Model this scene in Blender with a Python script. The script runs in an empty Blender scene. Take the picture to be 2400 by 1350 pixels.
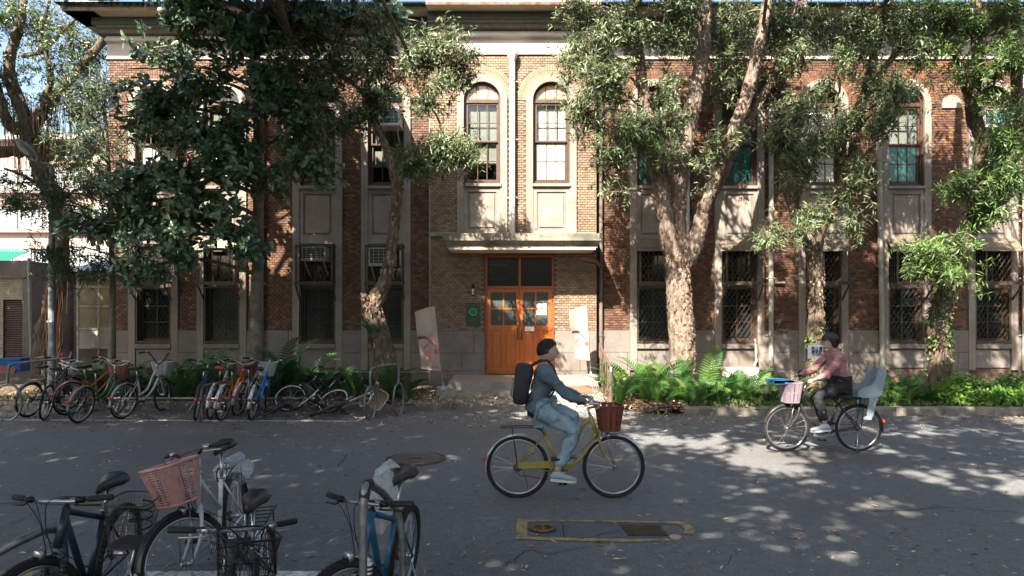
import bpy, math, random
import numpy as np
from mathutils import Vector, Matrix, noise as mnoise
random.seed(7); RS = np.random.RandomState(7)
sc = bpy.context.scene
R = math.radians
# ---------------------------------------------------------------- camera, sky, sun, exposure
F, CX, HY, H = 1550.0, 1200.0, 732.0, 1.97      # focal length in photo pixels, centre, horizon row, eye height
cam = bpy.data.objects.new('camera', bpy.data.cameras.new('camera')); sc.collection.objects.link(cam)
cam.location = (0, 0, H); cam.rotation_euler = (R(90), 0, 0)
cam.data.sensor_width = 36; cam.data.lens = F/2400*36; cam.data.shift_y = (HY-675)/2400
cam.data.clip_end = 500; cam.data.clip_start = .05
sc.camera = cam
SUN = Vector((.50, 1.0, -1.13)).normalized()     # direction the light travels
world = bpy.data.worlds.new('World'); sc.world = world; world.use_nodes = True
nt = world.node_tree; bg = nt.nodes['Background']
sky = nt.nodes.new('ShaderNodeTexSky'); sky.sky_type = 'NISHITA'; sky.sun_disc = False
sky.sun_elevation = math.asin(-SUN.z); sky.sun_rotation = math.atan2(-SUN.x, -SUN.y)
sky.air_density = 1.3; sky.dust_density = 3.5; sky.ozone_density = 1.2
nt.links.new(sky.outputs[0], bg.inputs[0]); bg.inputs[1].default_value = .07
sun = bpy.data.objects.new('sun', bpy.data.lights.new('sun', 'SUN')); sc.collection.objects.link(sun)
sun.data.energy = 5.0; sun.data.angle = R(.53); sun.data.color = (1, .88, .74)
sun.rotation_euler = SUN.to_track_quat('-Z', 'Y').to_euler(); sun.location = (-8, -10, 25)
sc.view_settings.view_transform = 'Standard'; sc.view_settings.look = 'None'
sc.view_settings.exposure = 2.32; sc.view_settings.gamma = 1
try: sc.view_settings.use_curve_mapping = False
except Exception: pass
sc.cycles.max_bounces = 6; sc.cycles.transparent_max_bounces = 12
sc.cycles.sample_clamp_indirect = 6; sc.cycles.caustics_reflective = False; sc.cycles.caustics_refractive = False

def P(px, py, Y): return Vector(((px-CX)*Y/F, Y, H-(py-HY)*Y/F))
def X(px, Y): return (px-CX)*Y/F
def Z(py, Y): return H-(py-HY)*Y/F
def G(px, py, z=0.0):
    Y = F*(H-z)/(py-HY); return Vector(((px-CX)*Y/F, Y, z))

# ---------------------------------------------------------------- materials
MATS = {}
def mat(name, col, rough=.7, metal=0, spec=.5):
    if name in MATS: return MATS[name]
    m = bpy.data.materials.new(name); m.use_nodes = True
    b = m.node_tree.nodes['Principled BSDF']
    b.inputs['Base Color'].default_value = (*col, 1); b.inputs['Roughness'].default_value = rough
    b.inputs['Metallic'].default_value = metal; b.inputs['Specular IOR Level'].default_value = spec
    MATS[name] = m; return m
def worn(name, col, col2, scale=6, rough=.7, metal=0, bump=.2, detail=8, stretch=(1,1,1), lo=.35, hi=.65, speck=None, spec=.5, rnd=0, bdist=.01, dirt=None):
    """base colour noise between two colours, optional fine specks, per-piece variation and bump"""
    if name in MATS: return MATS[name]
    m = mat(name, col, rough, metal, spec); n = m.node_tree.nodes; l = m.node_tree.links; b = n['Principled BSDF']
    tc = n.new('ShaderNodeTexCoord'); mp = n.new('ShaderNodeMapping'); mp.inputs['Scale'].default_value = stretch
    geo = n.new('ShaderNodeNewGeometry'); l.new(geo.outputs['Position'], mp.inputs[0]) if rnd >= 0 else l.new(tc.outputs['Object'], mp.inputs[0])
    ns = n.new('ShaderNodeTexNoise'); ns.inputs['Scale'].default_value = scale; ns.inputs['Detail'].default_value = detail; ns.inputs['Roughness'].default_value = .65
    l.new(mp.outputs[0], ns.inputs['Vector'])
    cr = n.new('ShaderNodeValToRGB'); cr.color_ramp.elements[0].position = lo; cr.color_ramp.elements[1].position = hi
    cr.color_ramp.elements[0].color = (*col, 1); cr.color_ramp.elements[1].color = (*col2, 1)
    l.new(ns.outputs[0], cr.inputs[0]); out = cr.outputs[0]
    if speck:
        sp = n.new('ShaderNodeTexNoise'); sp.inputs['Scale'].default_value = speck[1]; sp.inputs['Detail'].default_value = 2
        l.new(geo.outputs['Position'], sp.inputs['Vector'])
        sr = n.new('ShaderNodeValToRGB'); sr.color_ramp.elements[0].position = speck[2]; sr.color_ramp.elements[1].position = speck[2]+.06
        l.new(sp.outputs[0], sr.inputs[0]); mx = n.new('ShaderNodeMix'); mx.data_type = 'RGBA'
        l.new(sr.outputs[0], mx.inputs[0]); l.new(out, mx.inputs[6]); mx.inputs[7].default_value = (*speck[0], 1); out = mx.outputs[2]
    if dirt:
        dn = n.new('ShaderNodeTexNoise'); dn.inputs['Scale'].default_value = dirt[1]; dn.inputs['Detail'].default_value = 6
        l.new(geo.outputs['Position'], dn.inputs['Vector'])
        dr = n.new('ShaderNodeValToRGB'); dr.color_ramp.elements[0].position = dirt[2]; dr.color_ramp.elements[1].position = dirt[2]+.2
        l.new(dn.outputs[0], dr.inputs[0]); mx = n.new('ShaderNodeMix'); mx.data_type = 'RGBA'
        mu = n.new('ShaderNodeMath'); mu.operation = 'MULTIPLY'; l.new(dr.outputs[0], mu.inputs[0]); mu.inputs[1].default_value = .8
        l.new(mu.outputs[0], mx.inputs[0]); l.new(out, mx.inputs[6]); mx.inputs[7].default_value = (*dirt[0], 1); out = mx.outputs[2]
    l.new(out, b.inputs['Base Color'])
    if bump:
        bp = n.new('ShaderNodeBump'); bp.inputs['Strength'].default_value = bump; bp.inputs['Distance'].default_value = bdist
        l.new(ns.outputs[0], bp.inputs['Height']); l.new(bp.outputs[0], b.inputs['Normal'])
    return m
def ramp_mat(name, stops, rough=.6, trans=0.0, spec=.4, attr='rnd', noise=None, bump=0, obj_rnd=False):
    """colour from a per-piece attribute (leaf, brick) through a ramp; optional translucency"""
    if name in MATS: return MATS[name]
    m = mat(name, (1,1,1), rough, 0, spec); n = m.node_tree.nodes; l = m.node_tree.links; b = n['Principled BSDF']
    if obj_rnd: a = n.new('ShaderNodeObjectInfo'); src = a.outputs['Random']
    else: a = n.new('ShaderNodeAttribute'); a.attribute_name = attr; src = a.outputs['Fac']
    cr = n.new('ShaderNodeValToRGB'); e = cr.color_ramp.elements
    e[0].position, e[0].color = stops[0][0], (*stops[0][1], 1); e[1].position, e[1].color = stops[-1][0], (*stops[-1][1], 1)
    for p, c in stops[1:-1]:
        x = e.new(p); x.color = (*c, 1)
    l.new(src, cr.inputs[0]); out = cr.outputs[0]
    if noise:
        geo = n.new('ShaderNodeNewGeometry'); ns = n.new('ShaderNodeTexNoise'); ns.inputs['Scale'].default_value = noise[0]; ns.inputs['Detail'].default_value = 5
        l.new(geo.outputs['Position'], ns.inputs['Vector']); mx = n.new('ShaderNodeMix'); mx.data_type = 'RGBA'
        nr = n.new('ShaderNodeValToRGB'); nr.color_ramp.elements[0].position = .38; nr.color_ramp.elements[1].position = .68; l.new(ns.outputs[0], nr.inputs[0])
        mu = n.new('ShaderNodeMath'); mu.operation = 'MULTIPLY'; l.new(nr.outputs[0], mu.inputs[0]); mu.inputs[1].default_value = noise[2]
        l.new(mu.outputs[0], mx.inputs[0]); l.new(out, mx.inputs[6]); mx.inputs[7].default_value = (*noise[1], 1); out = mx.outputs[2]
    l.new(out, b.inputs['Base Color'])
    if trans:
        tr = n.new('ShaderNodeBsdfTranslucent'); mix = n.new('ShaderNodeMixShader'); mix.inputs[0].default_value = trans
        l.new(out, tr.inputs[0]); l.new(b.outputs[0], mix.inputs[1]); l.new(tr.outputs[0], mix.inputs[2])
        l.new(mix.outputs[0], n['Material Output'].inputs[0])
    return m
def glass(name, tint=(1,1,1), clear=.85):
    if name in MATS: return MATS[name]
    m = bpy.data.materials.new(name); m.use_nodes = True; n = m.node_tree.nodes; l = m.node_tree.links
    n.remove(n['Principled BSDF']); g = n.new('ShaderNodeBsdfGlossy'); g.inputs['Roughness'].default_value = .03
    t = n.new('ShaderNodeBsdfTransparent'); t.inputs[0].default_value = (*tint, 1)
    lw = n.new('ShaderNodeLayerWeight'); lw.inputs[0].default_value = .5; fr = n.new('ShaderNodeMath'); fr.operation = 'POWER'; fr.inputs[1].default_value = 4; l.new(lw.outputs['Facing'], fr.inputs[0])
    ad = n.new('ShaderNodeMath'); ad.operation = 'ADD'; ad.inputs[1].default_value = .03+(1-clear)*.5; l.new(fr.outputs[0], ad.inputs[0])
    mx = n.new('ShaderNodeMixShader'); l.new(ad.outputs[0], mx.inputs[0]); l.new(t.outputs[0], mx.inputs[1]); l.new(g.outputs[0], mx.inputs[2])
    l.new(mx.outputs[0], n['Material Output'].inputs[0]); MATS[name] = m; return m

# ---------------------------------------------------------------- mesh builder
class MB:
    def __init__(s): s.v = []; s.f = []; s.r = []; s.cur = 0.0
    def add(s, vs, fs):
        b = len(s.v); s.v += [tuple(v) for v in vs]; s.f += [tuple(b+i for i in f) for f in fs]; s.r += [s.cur]*len(vs); return s
    def box(s, a, b, M=None, open_back=False):
        x0,y0,z0 = a; x1,y1,z1 = b
        vs = [(x0,y0,z0),(x1,y0,z0),(x1,y1,z0),(x0,y1,z0),(x0,y0,z1),(x1,y0,z1),(x1,y1,z1),(x0,y1,z1)]
        if M is not None: vs = [M @ Vector(v) for v in vs]
        fs = [(0,3,2,1),(4,5,6,7),(0,1,5,4),(1,2,6,5),(3,0,4,7)]
        if not open_back: fs.append((2,3,7,6))
        return s.add(vs, fs)
    def bbox(s, a, b, c=.01):
        """box with chamfered front-edge look: bevelled all round along x/z on the -y face"""
        x0,y0,z0 = a; x1,y1,z1 = b
        vs = [(x0,y1,z0),(x1,y1,z0),(x1,y1,z1),(x0,y1,z1),(x0,y0+c,z0),(x1,y0+c,z0),(x1,y0+c,z1),(x0,y0+c,z1),
              (x0+c,y0,z0+c),(x1-c,y0,z0+c),(x1-c,y0,z1-c),(x0+c,y0,z1-c)]
        fs = [(0,1,5,4),(1,2,6,5),(2,3,7,6),(3,0,4,7),(4,5,9,8),(5,6,10,9),(6,7,11,10),(7,4,8,11),(8,9,10,11)]
        return s.add(vs, fs)
    def tube(s, pts, r, n=8, caps=True, closed=False):
        pts = [Vector(p) for p in pts]; m = len(pts)
        rs = r if isinstance(r, (list, tuple)) else [r]*m
        vs = []; N = None
        for i, p in enumerate(pts):
            if closed: t = pts[(i+1) % m]-pts[i-1]
            else: t = pts[min(i+1, m-1)]-pts[max(i-1, 0)]
            if t.length < 1e-9: t = Vector((0,0,1))
            t.normalize()
            if N is None:
                N = t.orthogonal().normalized()
            else:
                N = (N - t*N.dot(t))
                N = N.normalized() if N.length > 1e-6 else t.orthogonal().normalized()
            B = t.cross(N)
            for k in range(n):
                a = 2*math.pi*k/n; vs.append(p+(N*math.cos(a)+B*math.sin(a))*rs[i])
        fs = []
        for i in range(m if closed else m-1):
            j = (i+1) % m
            for k in range(n): fs.append((i*n+k, i*n+(k+1) % n, j*n+(k+1) % n, j*n+k))
        if caps and not closed: fs += [tuple(range(n-1, -1, -1)), tuple((m-1)*n+k for k in range(n))]
        return s.add(vs, fs)
    def torus(s, c, ax, Rr, r, n=32, m=8, sy=1.0):
        ax = Vector(ax).normalized(); u = ax.orthogonal().normalized(); w = ax.cross(u); c = Vector(c)
        vs = []
        for i in range(n):
            a = 2*math.pi*i/n; d = u*math.cos(a)+w*math.sin(a)
            for k in range(m):
                b = 2*math.pi*k/m; vs.append(c+d*(Rr+r*math.cos(b))+ax*(r*sy*math.sin(b)))
        fs = [(i*m+k, ((i+1) % n)*m+k, ((i+1) % n)*m+(k+1) % m, i*m+(k+1) % m) for i in range(n) for k in range(m)]
        return s.add(vs, fs)
    def lathe(s, c, prof, n=16, ax=(0,0,1)):
        ax = Vector(ax).normalized(); u = ax.orthogonal().normalized(); w = ax.cross(u); c = Vector(c); m = len(prof); vs = []
        for r, h in prof:
            for k in range(n):
                a = 2*math.pi*k/n; vs.append(c+ax*h+(u*math.cos(a)+w*math.sin(a))*r)
        fs = [(i*n+k, i*n+(k+1) % n, (i+1)*n+(k+1) % n, (i+1)*n+k) for i in range(m-1) for k in range(n)]
        fs += [tuple(range(n-1, -1, -1)), tuple((m-1)*n+k for k in range(n))]
        return s.add(vs, fs)
    def prism(s, poly, d0, d1, axis='x'):
        """extrude a closed 2-D polygon; axis x: poly=(y,z); axis y: poly=(x,z)"""
        n = len(poly)
        if axis == 'x': vs = [(d0, a, b) for a, b in poly]+[(d1, a, b) for a, b in poly]
        elif axis == 'y': vs = [(a, d0, b) for a, b in poly]+[(a, d1, b) for a, b in poly]
        else: vs = [(a, b, d0) for a, b in poly]+[(a, b, d1) for a, b in poly]
        fs = [(i, (i+1) % n, n+(i+1) % n, n+i) for i in range(n)]+[tuple(range(n-1, -1, -1)), tuple(range(n, 2*n))]
        return s.add(vs, fs)
    def mesh(s, name, smooth=False, rnd=False):
        me = bpy.data.meshes.new(name); me.from_pydata(s.v, [], s.f); me.update()
        if smooth: me.shade_smooth()
        if rnd:
            a = me.attributes.new('rnd', 'FLOAT', 'POINT'); a.data.foreach_set('value', s.r)
        return me
    def build(s, name, m, parent=None, smooth=False, rnd=False, kind=None, label=None):
        return link(name, s.mesh(name, smooth, rnd), m, parent, kind, label)
def link(name, me, m=None, parent=None, kind=None, label=None, mw=None):
    if m is not None and not me.materials: me.materials.append(m)
    o = bpy.data.objects.new(name, me); sc.collection.objects.link(o)
    if parent is not None: o.parent = parent
    if mw is not None: o.matrix_local = mw
    if kind: o['kind'] = kind
    if label: o['label'] = label
    return o
def tag(o, label=None, cat=None, group=None, kind=None):
    if label: o['label'] = label
    if cat: o['category'] = cat
    if group: o['group'] = group
    if kind: o['kind'] = kind
    return o
def empty(name, loc=(0,0,0), label=None, cat=None, group=None, M=None):
    o = bpy.data.objects.new(name, None); sc.collection.objects.link(o); o.empty_display_size = .1
    if M is not None: o.matrix_world = M
    else: o.location = loc
    return tag(o, label, cat, group)
def copy_tree(src, parent=None):
    c = src.copy(); sc.collection.objects.link(c)
    if parent is not None: c.parent = parent
    for ch in src.children: copy_tree(ch, c)
    return c
def cat_path(pts, n=6):
    """Catmull-Rom through points (Vectors) -> denser list"""
    pts = [Vector(p) for p in pts]; out = []
    for i in range(len(pts)-1):
        p0 = pts[max(i-1, 0)]; p1 = pts[i]; p2 = pts[i+1]; p3 = pts[min(i+2, len(pts)-1)]
        for k in range(n):
            t = k/n; out.append(.5*((2*p1)+(p2-p0)*t+(2*p0-5*p1+4*p2-p3)*t*t+(3*p1-p0-3*p2+p3)*t**3))
    out.append(pts[-1]); return out
def text_mesh(txt, size, align='LEFT', bold=0, ext=.001):
    cu = bpy.data.curves.new('lettering', 'FONT'); cu.body = txt; cu.size = size; cu.align_x = align; cu.extrude = ext; cu.offset = bold
    cu.resolution_u = 2
    o = bpy.data.objects.new('lettering', cu); sc.collection.objects.link(o)
    dg = bpy.context.evaluated_depsgraph_get(); me = bpy.data.meshes.new_from_object(o.evaluated_get(dg))
    bpy.data.objects.remove(o); bpy.data.curves.remove(cu); me.name = 'lettering'; return me
def lettering(txt, size, loc, m, parent, align='LEFT', bold=0, rot=None, name='lettering'):
    """upright text facing -Y at loc"""
    me = text_mesh(txt, size, align, bold); me.materials.clear()
    return link(name, me, m, parent, mw=Matrix.Translation(loc) @ (rot or Matrix.Identity(4)) @ Matrix.Rotation(R(90), 4, 'X'))
# ---------------------------------------------------------------- ground, road, kerbs
asphalt = worn('asphalt', (.080,.088,.096), (.138,.148,.156), scale=11, rough=.8, lo=.3, hi=.7, bump=.0, speck=((.27,.27,.26), 85, .60), dirt=((.10,.09,.083), .35, .5))
nn = asphalt.node_tree
def add_bump(m, scale, strength, dist=.004):
    n = m.node_tree.nodes; l = m.node_tree.links; g = n.new('ShaderNodeNewGeometry'); t = n.new('ShaderNodeTexNoise'); t.inputs['Scale'].default_value = scale; t.inputs['Detail'].default_value = 3
    l.new(g.outputs['Position'], t.inputs['Vector']); b = n.new('ShaderNodeBump'); b.inputs['Strength'].default_value = strength; b.inputs['Distance'].default_value = dist
    l.new(t.outputs[0], b.inputs['Height']); l.new(b.outputs[0], n['Principled BSDF'].inputs['Normal'])
add_bump(asphalt, 70, 1.0, .007)
soil = worn('soil', (.045,.032,.022), (.10,.07,.045), scale=9, rough=.95, bump=.8, bdist=.05)
concrete = worn('kerb_concrete', (.13,.12,.105), (.24,.22,.19), scale=7, rough=.9, bump=.4, speck=((.08,.08,.07), 90, .6), dirt=((.05,.06,.035), 1.6, .48))
granite = worn('granite', (.13,.117,.105), (.205,.186,.17), scale=3, rough=.8, bump=.15, speck=((.12,.11,.10), 75, .54), dirt=((.17,.145,.12), .9, .52))
white_paint = worn('road_paint_white', (.62,.62,.60), (.28,.28,.27), scale=14, rough=.7, bump=0, lo=.45, hi=.6)
yellow_paint = worn('road_paint_yellow', (.34,.26,.11), (.12,.11,.09), scale=9, rough=.8, bump=.2, lo=.44, hi=.60)
b = MB(); b.add([(-120,-60,0),(120,-60,0),(120,200,0),(-120,200,0)], [(0,1,2,3)]); b.build('ground', asphalt, kind='structure')
KL, KR = 13.30, 12.62      # kerb lines left / right of the entrance
b = MB(); g = 26
def bed(name, x0, x1, y0, y1, z=.13):
    vs = []; nx, ny = max(2, int((x1-x0)*3)), max(2, int((y1-y0)*4))
    for j in range(ny+1):
        for i in range(nx+1):
            x = x0+(x1-x0)*i/nx; y = y0+(y1-y0)*j/ny
            vs.append((x, y, z+mnoise.noise((x*.9, y*.9, 0))*.04+(.02 if 0 < j else 0)))
    fs = [(j*(nx+1)+i, j*(nx+1)+i+1, (j+1)*(nx+1)+i+1, (j+1)*(nx+1)+i) for j in range(ny) for i in range(nx)]
    m_ = MB(); m_.add(vs, fs); return m_.build(name, soil, kind='structure', smooth=True)
bed('planting_bed', -24, -1.75, KL+.14, 17.0); bed('planting_bed', 1.98, 2.75, 13.35, 17.0, .1); bed('planting_bed', 2.75, 24, KR+.14, 17.2)
bed('yard_soil', -30, -10.4, 17.0, 24.0, .13)
kr = bpy.data.objects.new('kerb', None); sc.collection.objects.link(kr); kr['kind'] = 'structure'
def kerb_run(x0, x1, Y, h, dz=0):
    x = x0; i = 0
    while x < x1-.05:
        L = min(random.uniform(.9, 1.1), x1-x)
        m_ = MB(); j = .012*random.random(); w = random.uniform(-.012, .012)
        m_.prism([(Y+w, 0), (Y+w+.012, h-.03+j), (Y+w+.04, h+j), (Y+.17, h+j), (Y+.17, 0)], x+.006, x+L-.006)
        o = m_.build('kerb_stone', concrete, kr); x += L
kerb_run(-14.5, -1.15, KL, .155); kerb_run(3.28, 16.5, KR, .15)
# markings
def strip(name, pts, w, m, z=.006, parent=None):
    m_ = MB(); n = len(pts); vs = []
    for i, p in enumerate(pts):
        d = (Vector(pts[min(i+1, n-1)])-Vector(pts[max(i-1, 0)])); d = Vector((d.x, d.y)).normalized(); q = Vector((-d.y, d.x))*w/2
        vs += [(p[0]+q.x, p[1]+q.y, z), (p[0]-q.x, p[1]-q.y, z)]
    m_.add(vs, [(2*i, 2*i+1, 2*i+3, 2*i+2) for i in range(n-1)]); return m_.build(name, m, parent, kind='structure')
strip('road_marking', [G(-300, 984), G(0, 984.5), G(400, 986), G(838, 988)], .09, white_paint)
strip('road_marking', [G(838, 988), G(862, 975)], .08, white_paint, .0095)
strip('road_marking', [G(-400, 1345), G(85, 1346)], .10, yellow_paint)
strip('road_marking', [G(300, 1348), G(780, 1348)], .13, white_paint)
# yellow keep-clear outline round the two covers
yl = [G(1216,1219), G(1215,1264), G(1400,1268), G(1570,1269), G(1600,1262)]
strip('road_marking', [G(1216,1222), G(1330,1221.5), G(1450,1223), G(1580,1226)], .05, yellow_paint)
strip('road_marking', [G(1213,1262), G(1330,1265), G(1450,1268), G(1568,1266)], .075, yellow_paint)
strip('road_marking', [G(1224,1217.5), G(1222,1266)], .10, yellow_paint, .0095)
cv = [G(1580,1226), G(1598,1229), G(1612,1237), G(1616,1246), G(1612,1254)]
strip('road_marking', cat_path(cv, 4), .09, yellow_paint, .0095)
patch = worn('patch_concrete', (.075,.085,.095), (.11,.115,.12), scale=5, rough=.85, bump=.3)
m_ = MB(); a, b_, c, d = G(1229,1223), G(1580,1229), G(1600,1260), G(1227,1261)
m_.add([(*p[:2], .003) for p in (d, c, b_, a)], [(0,1,2,3)]); m_.build('road_patch', patch, kind='structure')
# cracks, thin recessed-looking strips of dark joint filler
tar = mat('crack_dark', (.012,.012,.013), .95)
def crack(pts, w=.012):
    q = []; pts = [G(*p) for p in pts]
    for i in range(len(pts)-1):
        for k in range(8):
            t = k/8; p = pts[i].lerp(pts[i+1], t); q.append(p+Vector((random.uniform(-.02,.02), random.uniform(-.03,.03), 0)))
    q.append(pts[-1]); strip('road_crack', q, w, tar, .005)
crack([(-100,1183),(0,1181),(65,1178),(150,1183),(330,1188)], .014); crack([(620,1181),(900,1177),(1100,1181)], .007); crack([(560,1024),(760,1023),(1000,1031)], .008)
crack([(790,1095),(815,1066)], .012); crack([(1180,1330),(1240,1290),(1290,1300),(1380,1280)], .006); crack([(1040,980),(1120,1010),(1300,1020)], .006); crack([(2050,1200),(2200,1190),(2420,1205)], .009); crack([(640,1215),(700,1200),(760,1208)], .006); crack([(0,1240),(60,1215),(100,1190)], .006); crack([(1700,1330),(1730,1290)],.006)
crack([(1320,1222),(1328,1265)], .01); crack([(1405,1268),(1398,1256),(1450,1246)], .008)
# round manhole
iron = worn('cast_iron', (.035,.032,.032), (.08,.07,.062), scale=20, rough=.55, metal=.6, bump=.2)
rust = worn('rusty_iron', (.12,.07,.035), (.26,.17,.07), scale=24, rough=.7, metal=.3, bump=.2)
def manhole():
    c = G(976, 1075.5); root = empty('manhole_cover', (c.x, c.y, 0), 'round dark patterned iron manhole cover in the road left of the centre', 'manhole cover')
    m_ = MB(); m_.lathe((0,0,.0), [(.40,-.02),(.41,.006),(.385,.012),(.375,.006),(.375,-.02)], 40); m_.build('rim', iron, root)
    m_ = MB(); m_.lathe((0,0,0), [(.365,-.02),(.365,.005),(.30,.006)], 40); m_.build('lid', iron, root)
    m_ = MB()
    for i in range(-8, 9):
        for j in range(-12, 13):
            x = i*.045+(j % 2)*.0225; y = j*.028
            if .10 < math.hypot(x, y) < .33: m_.box((x-.014, y-.008, .005), (x+.014, y+.008, .013))
    m_.torus((0,0,.007), (0,0,1), .345, .006, 40, 4); m_.torus((0,0,.007), (0,0,1), .09, .006, 24, 4); m_.build('tread_pattern', mat('worn_iron', (.19,.17,.165), .45, .5), root)
manhole()
c = G(1272, 1241); root = empty('valve_cover', (c.x, c.y, .004), 'small round rusty valve cover inside the yellow outline', 'valve cover')
m_ = MB(); m_.lathe((0,0,0), [(.125,-.01),(.125,.006),(.10,.008)], 28); m_.build('rim', iron, root)
m_ = MB()
m_.torus((0,0,.012), (0,0,1), .092, .011, 28, 5); m_.box((-.012,-.085,.006),(.012,.085,.018)); m_.box((.018,-.08,.006),(.026,.08,.018)); m_.torus((-.048,0,.009),(0,0,1),.022,.005,12,4); m_.build('lid', rust, root)
c0 = [G(1452,1230), G(1545,1233), G(1566,1257), G(1473,1257)]
root = empty('drain_grate', (c0[3].x, c0[3].y, .004), 'rectangular dark iron drain cover at the right end of the yellow outline', 'drain cover')
m_ = MB(); loc = [p-Vector((c0[3].x, c0[3].y, 0)) for p in c0]
m_.add([(p.x, p.y, -.01) for p in loc]+[(p.x, p.y, .006) for p in loc], [(4,7,6,5),(0,1,5,4),(1,2,6,5),(2,3,7,6),(3,0,4,7)]); m_.build('lid', iron, root)
m_ = MB()
for i in range(1, 16):
    for j in range(1, 6):
        u, v = i/16, j/6; p = loc[0].lerp(loc[1], u).lerp(loc[3].lerp(loc[2], u), v); m_.box((p.x-.008, p.y-.014, .006), (p.x+.008, p.y+.014, .012))
m_.build('tread_pattern', mat('worn_iron_brown', (.10,.075,.055), .55, .4), root)
c = G(1583, 1260); root = empty('survey_disc', (c.x, c.y, .005), 'small pale tan disc fixed in the road at the drain cover corner', 'disc')
m_ = MB(); m_.lathe((0,0,0), [(.052,-.01),(.052,.006),(.045,.009)], 20); m_.build('plate', worn('tan_disc', (.55,.40,.28), (.30,.20,.14), 60), root)

# ---------------------------------------------------------------- main building
YW, YC = 16.90, 16.60
bld = empty('brick_building', (0, YC, 0), 'long two-storey brown brick building with arched upper windows and tiled eaves', 'building')
IM = Matrix.Translation((0, -YC, 0))
def bp(mb, name, m, parent=None, **k):
    """link a part built in world coordinates under the building (or under one of its parts)"""
    o = mb.build(name, m, parent or bld, **k)
    if parent is None: o.matrix_local = IM
    return o
mortar = worn('mortar', (.075,.05,.038), (.125,.088,.068), scale=5, rough=.95, bump=.2)
brick = ramp_mat('brick', [(0,(.052,.028,.021)),(.3,(.085,.043,.027)),(.65,(.145,.066,.033)),(.88,(.20,.105,.048)),(1,(.095,.06,.055))], rough=.62, spec=.35, noise=(2.2,(.06,.035,.028),.45))  # wing brick darkened, shade on the facade put into its colour
brick_c = ramp_mat('brick_pale', [(0,(.15,.105,.075)),(.4,(.22,.160,.105)),(.75,(.28,.205,.13)),(1,(.19,.15,.13))], rough=.62, spec=.35, noise=(2.2,(.12,.08,.055),.5))
stone_w = worn('granite_warm', (.19,.165,.145), (.275,.245,.215), scale=3, rough=.85, bump=.15, speck=((.14,.12,.10), 80, .56), dirt=((.20,.155,.12), 1.1, .5))
plaster = worn('frieze_render', (.34,.30,.27), (.44,.40,.355), scale=2.5, rough=.9, bump=.1, dirt=((.25,.2,.17), .8, .56))
timber = worn('dark_timber', (.035,.02,.014), (.075,.04,.025), scale=18, rough=.55, bump=.1)
timber_b = worn('eave_boards', (.075,.066,.05), (.12,.10,.07), scale=8, rough=.8, bump=.1)
timber_b2 = worn('eave_boards_olive', (.055,.06,.05), (.075,.08,.065), scale=8, rough=.8, bump=.1)
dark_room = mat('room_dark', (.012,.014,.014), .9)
pane_clear = glass('pane_glass', (.96,.99,.97), .98)
pane_green = worn('pane_green_film', (.012,.055,.048), (.02,.10,.085), scale=2.5, rough=.12, bump=0)
pane_dark = mat('pane_dark', (.012,.016,.017), .08, 0, .6)
pane_frost = mat('pane_frosted', (.62,.62,.56), .35)
pane_orange_reflection = worn('pane_orange_reflection', (.55,.24,.09), (.75,.6,.45), scale=4, rough=.2, bump=0)  # orange reflection painted into the fanlight glass colour
blind_m = mat('blind_white', (.80,.78,.72), .6)
# window bays: centre px, plane Y, upper kind, lower kind
Wd = .46
bays = [(361,YW),(521,YW),(745,YW),(905,YW),(1130,YC),(1292,YC),(1534,YW),(1732,YW),(1928,YW),(2122,YW),(2325,YW)]
bays += [(2560,YW),(2760,YW)]
BX = [(X(px, Y), Y) for px, Y in bays]
zS, zP0, zP1, zL1, zL0, zPl = 5.21, 3.94, 5.03, 3.70, 1.19, 1.51
zSp = 7.29                    # springing line
SW = .17                      # stone strip width
XL, XC0, XC1, XR = X(255, YW), X(1008, YC), X(1398, YC), 20.0
DX0, DX1 = X(1137, YC), X(1299, YC); zD0, zD1 = .41, Z(598, YC)
def arch_cut(mb, x, Y0, Y1, z0, z1, r, hw, n=18):
    """wall piece hw wide each side from z0 to z1 with a semicircle of radius r removed"""
    for k in range(n):
        a0, a1 = math.pi*k/n, math.pi*(k+1)/n
        xa, za, xb, zb = x+r*math.cos(a0), z0+r*math.sin(a0), x+r*math.cos(a1), z0+r*math.sin(a1)
        mb.add([(xa,Y0,za),(xb,Y0,zb),(xb,Y0,z1),(xa,Y0,z1),(xa,Y1,za),(xb,Y1,zb)], [(0,3,2,1),(0,1,5,4)])
    if hw > r:
        mb.box((x-hw,Y0,z0),(x-r,Y1,z1)); mb.box((x+r,Y0,z0),(x+hw,Y1,z1))
def wall_run(name, x0, x1, Y, bs, skip=None):
    mb = MB(); xs = x0
    for bx in bs:
        mb.box((xs, Y, 0), (bx-Wd, Y+.4, 8.5)); xs = bx+Wd
        if not skip:
            mb.box((bx-Wd, Y, 0), (bx+Wd, Y+.4, zL0)); mb.box((bx-Wd, Y, zL1), (bx+Wd, Y+.4, zS))
        else:
            mb.box((bx-Wd, Y, zD1), (bx+Wd, Y+.4, zS))
            if bx-Wd < DX0: mb.box((bx-Wd, Y, 0), (DX0, Y+.4, zD1))
            if bx+Wd > DX1: mb.box((DX1, Y, 0), (bx+Wd, Y+.4, zD1))
        arch_cut(mb, bx, Y, Y+.4, zSp, 8.5, Wd, Wd)
    if skip:   # the stretch between the two centre bays, above the door only
        pass
    mb.box((xs, Y, 0), (x1, Y+.4, 8.5))
    return bp(mb, name, mortar)
wall_run('wall', XL, XC0, YW, [x for x, Y in BX[:4]])
wall_run('wall', XC1, XR, YW, [x for x, Y in BX[6:]])
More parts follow.
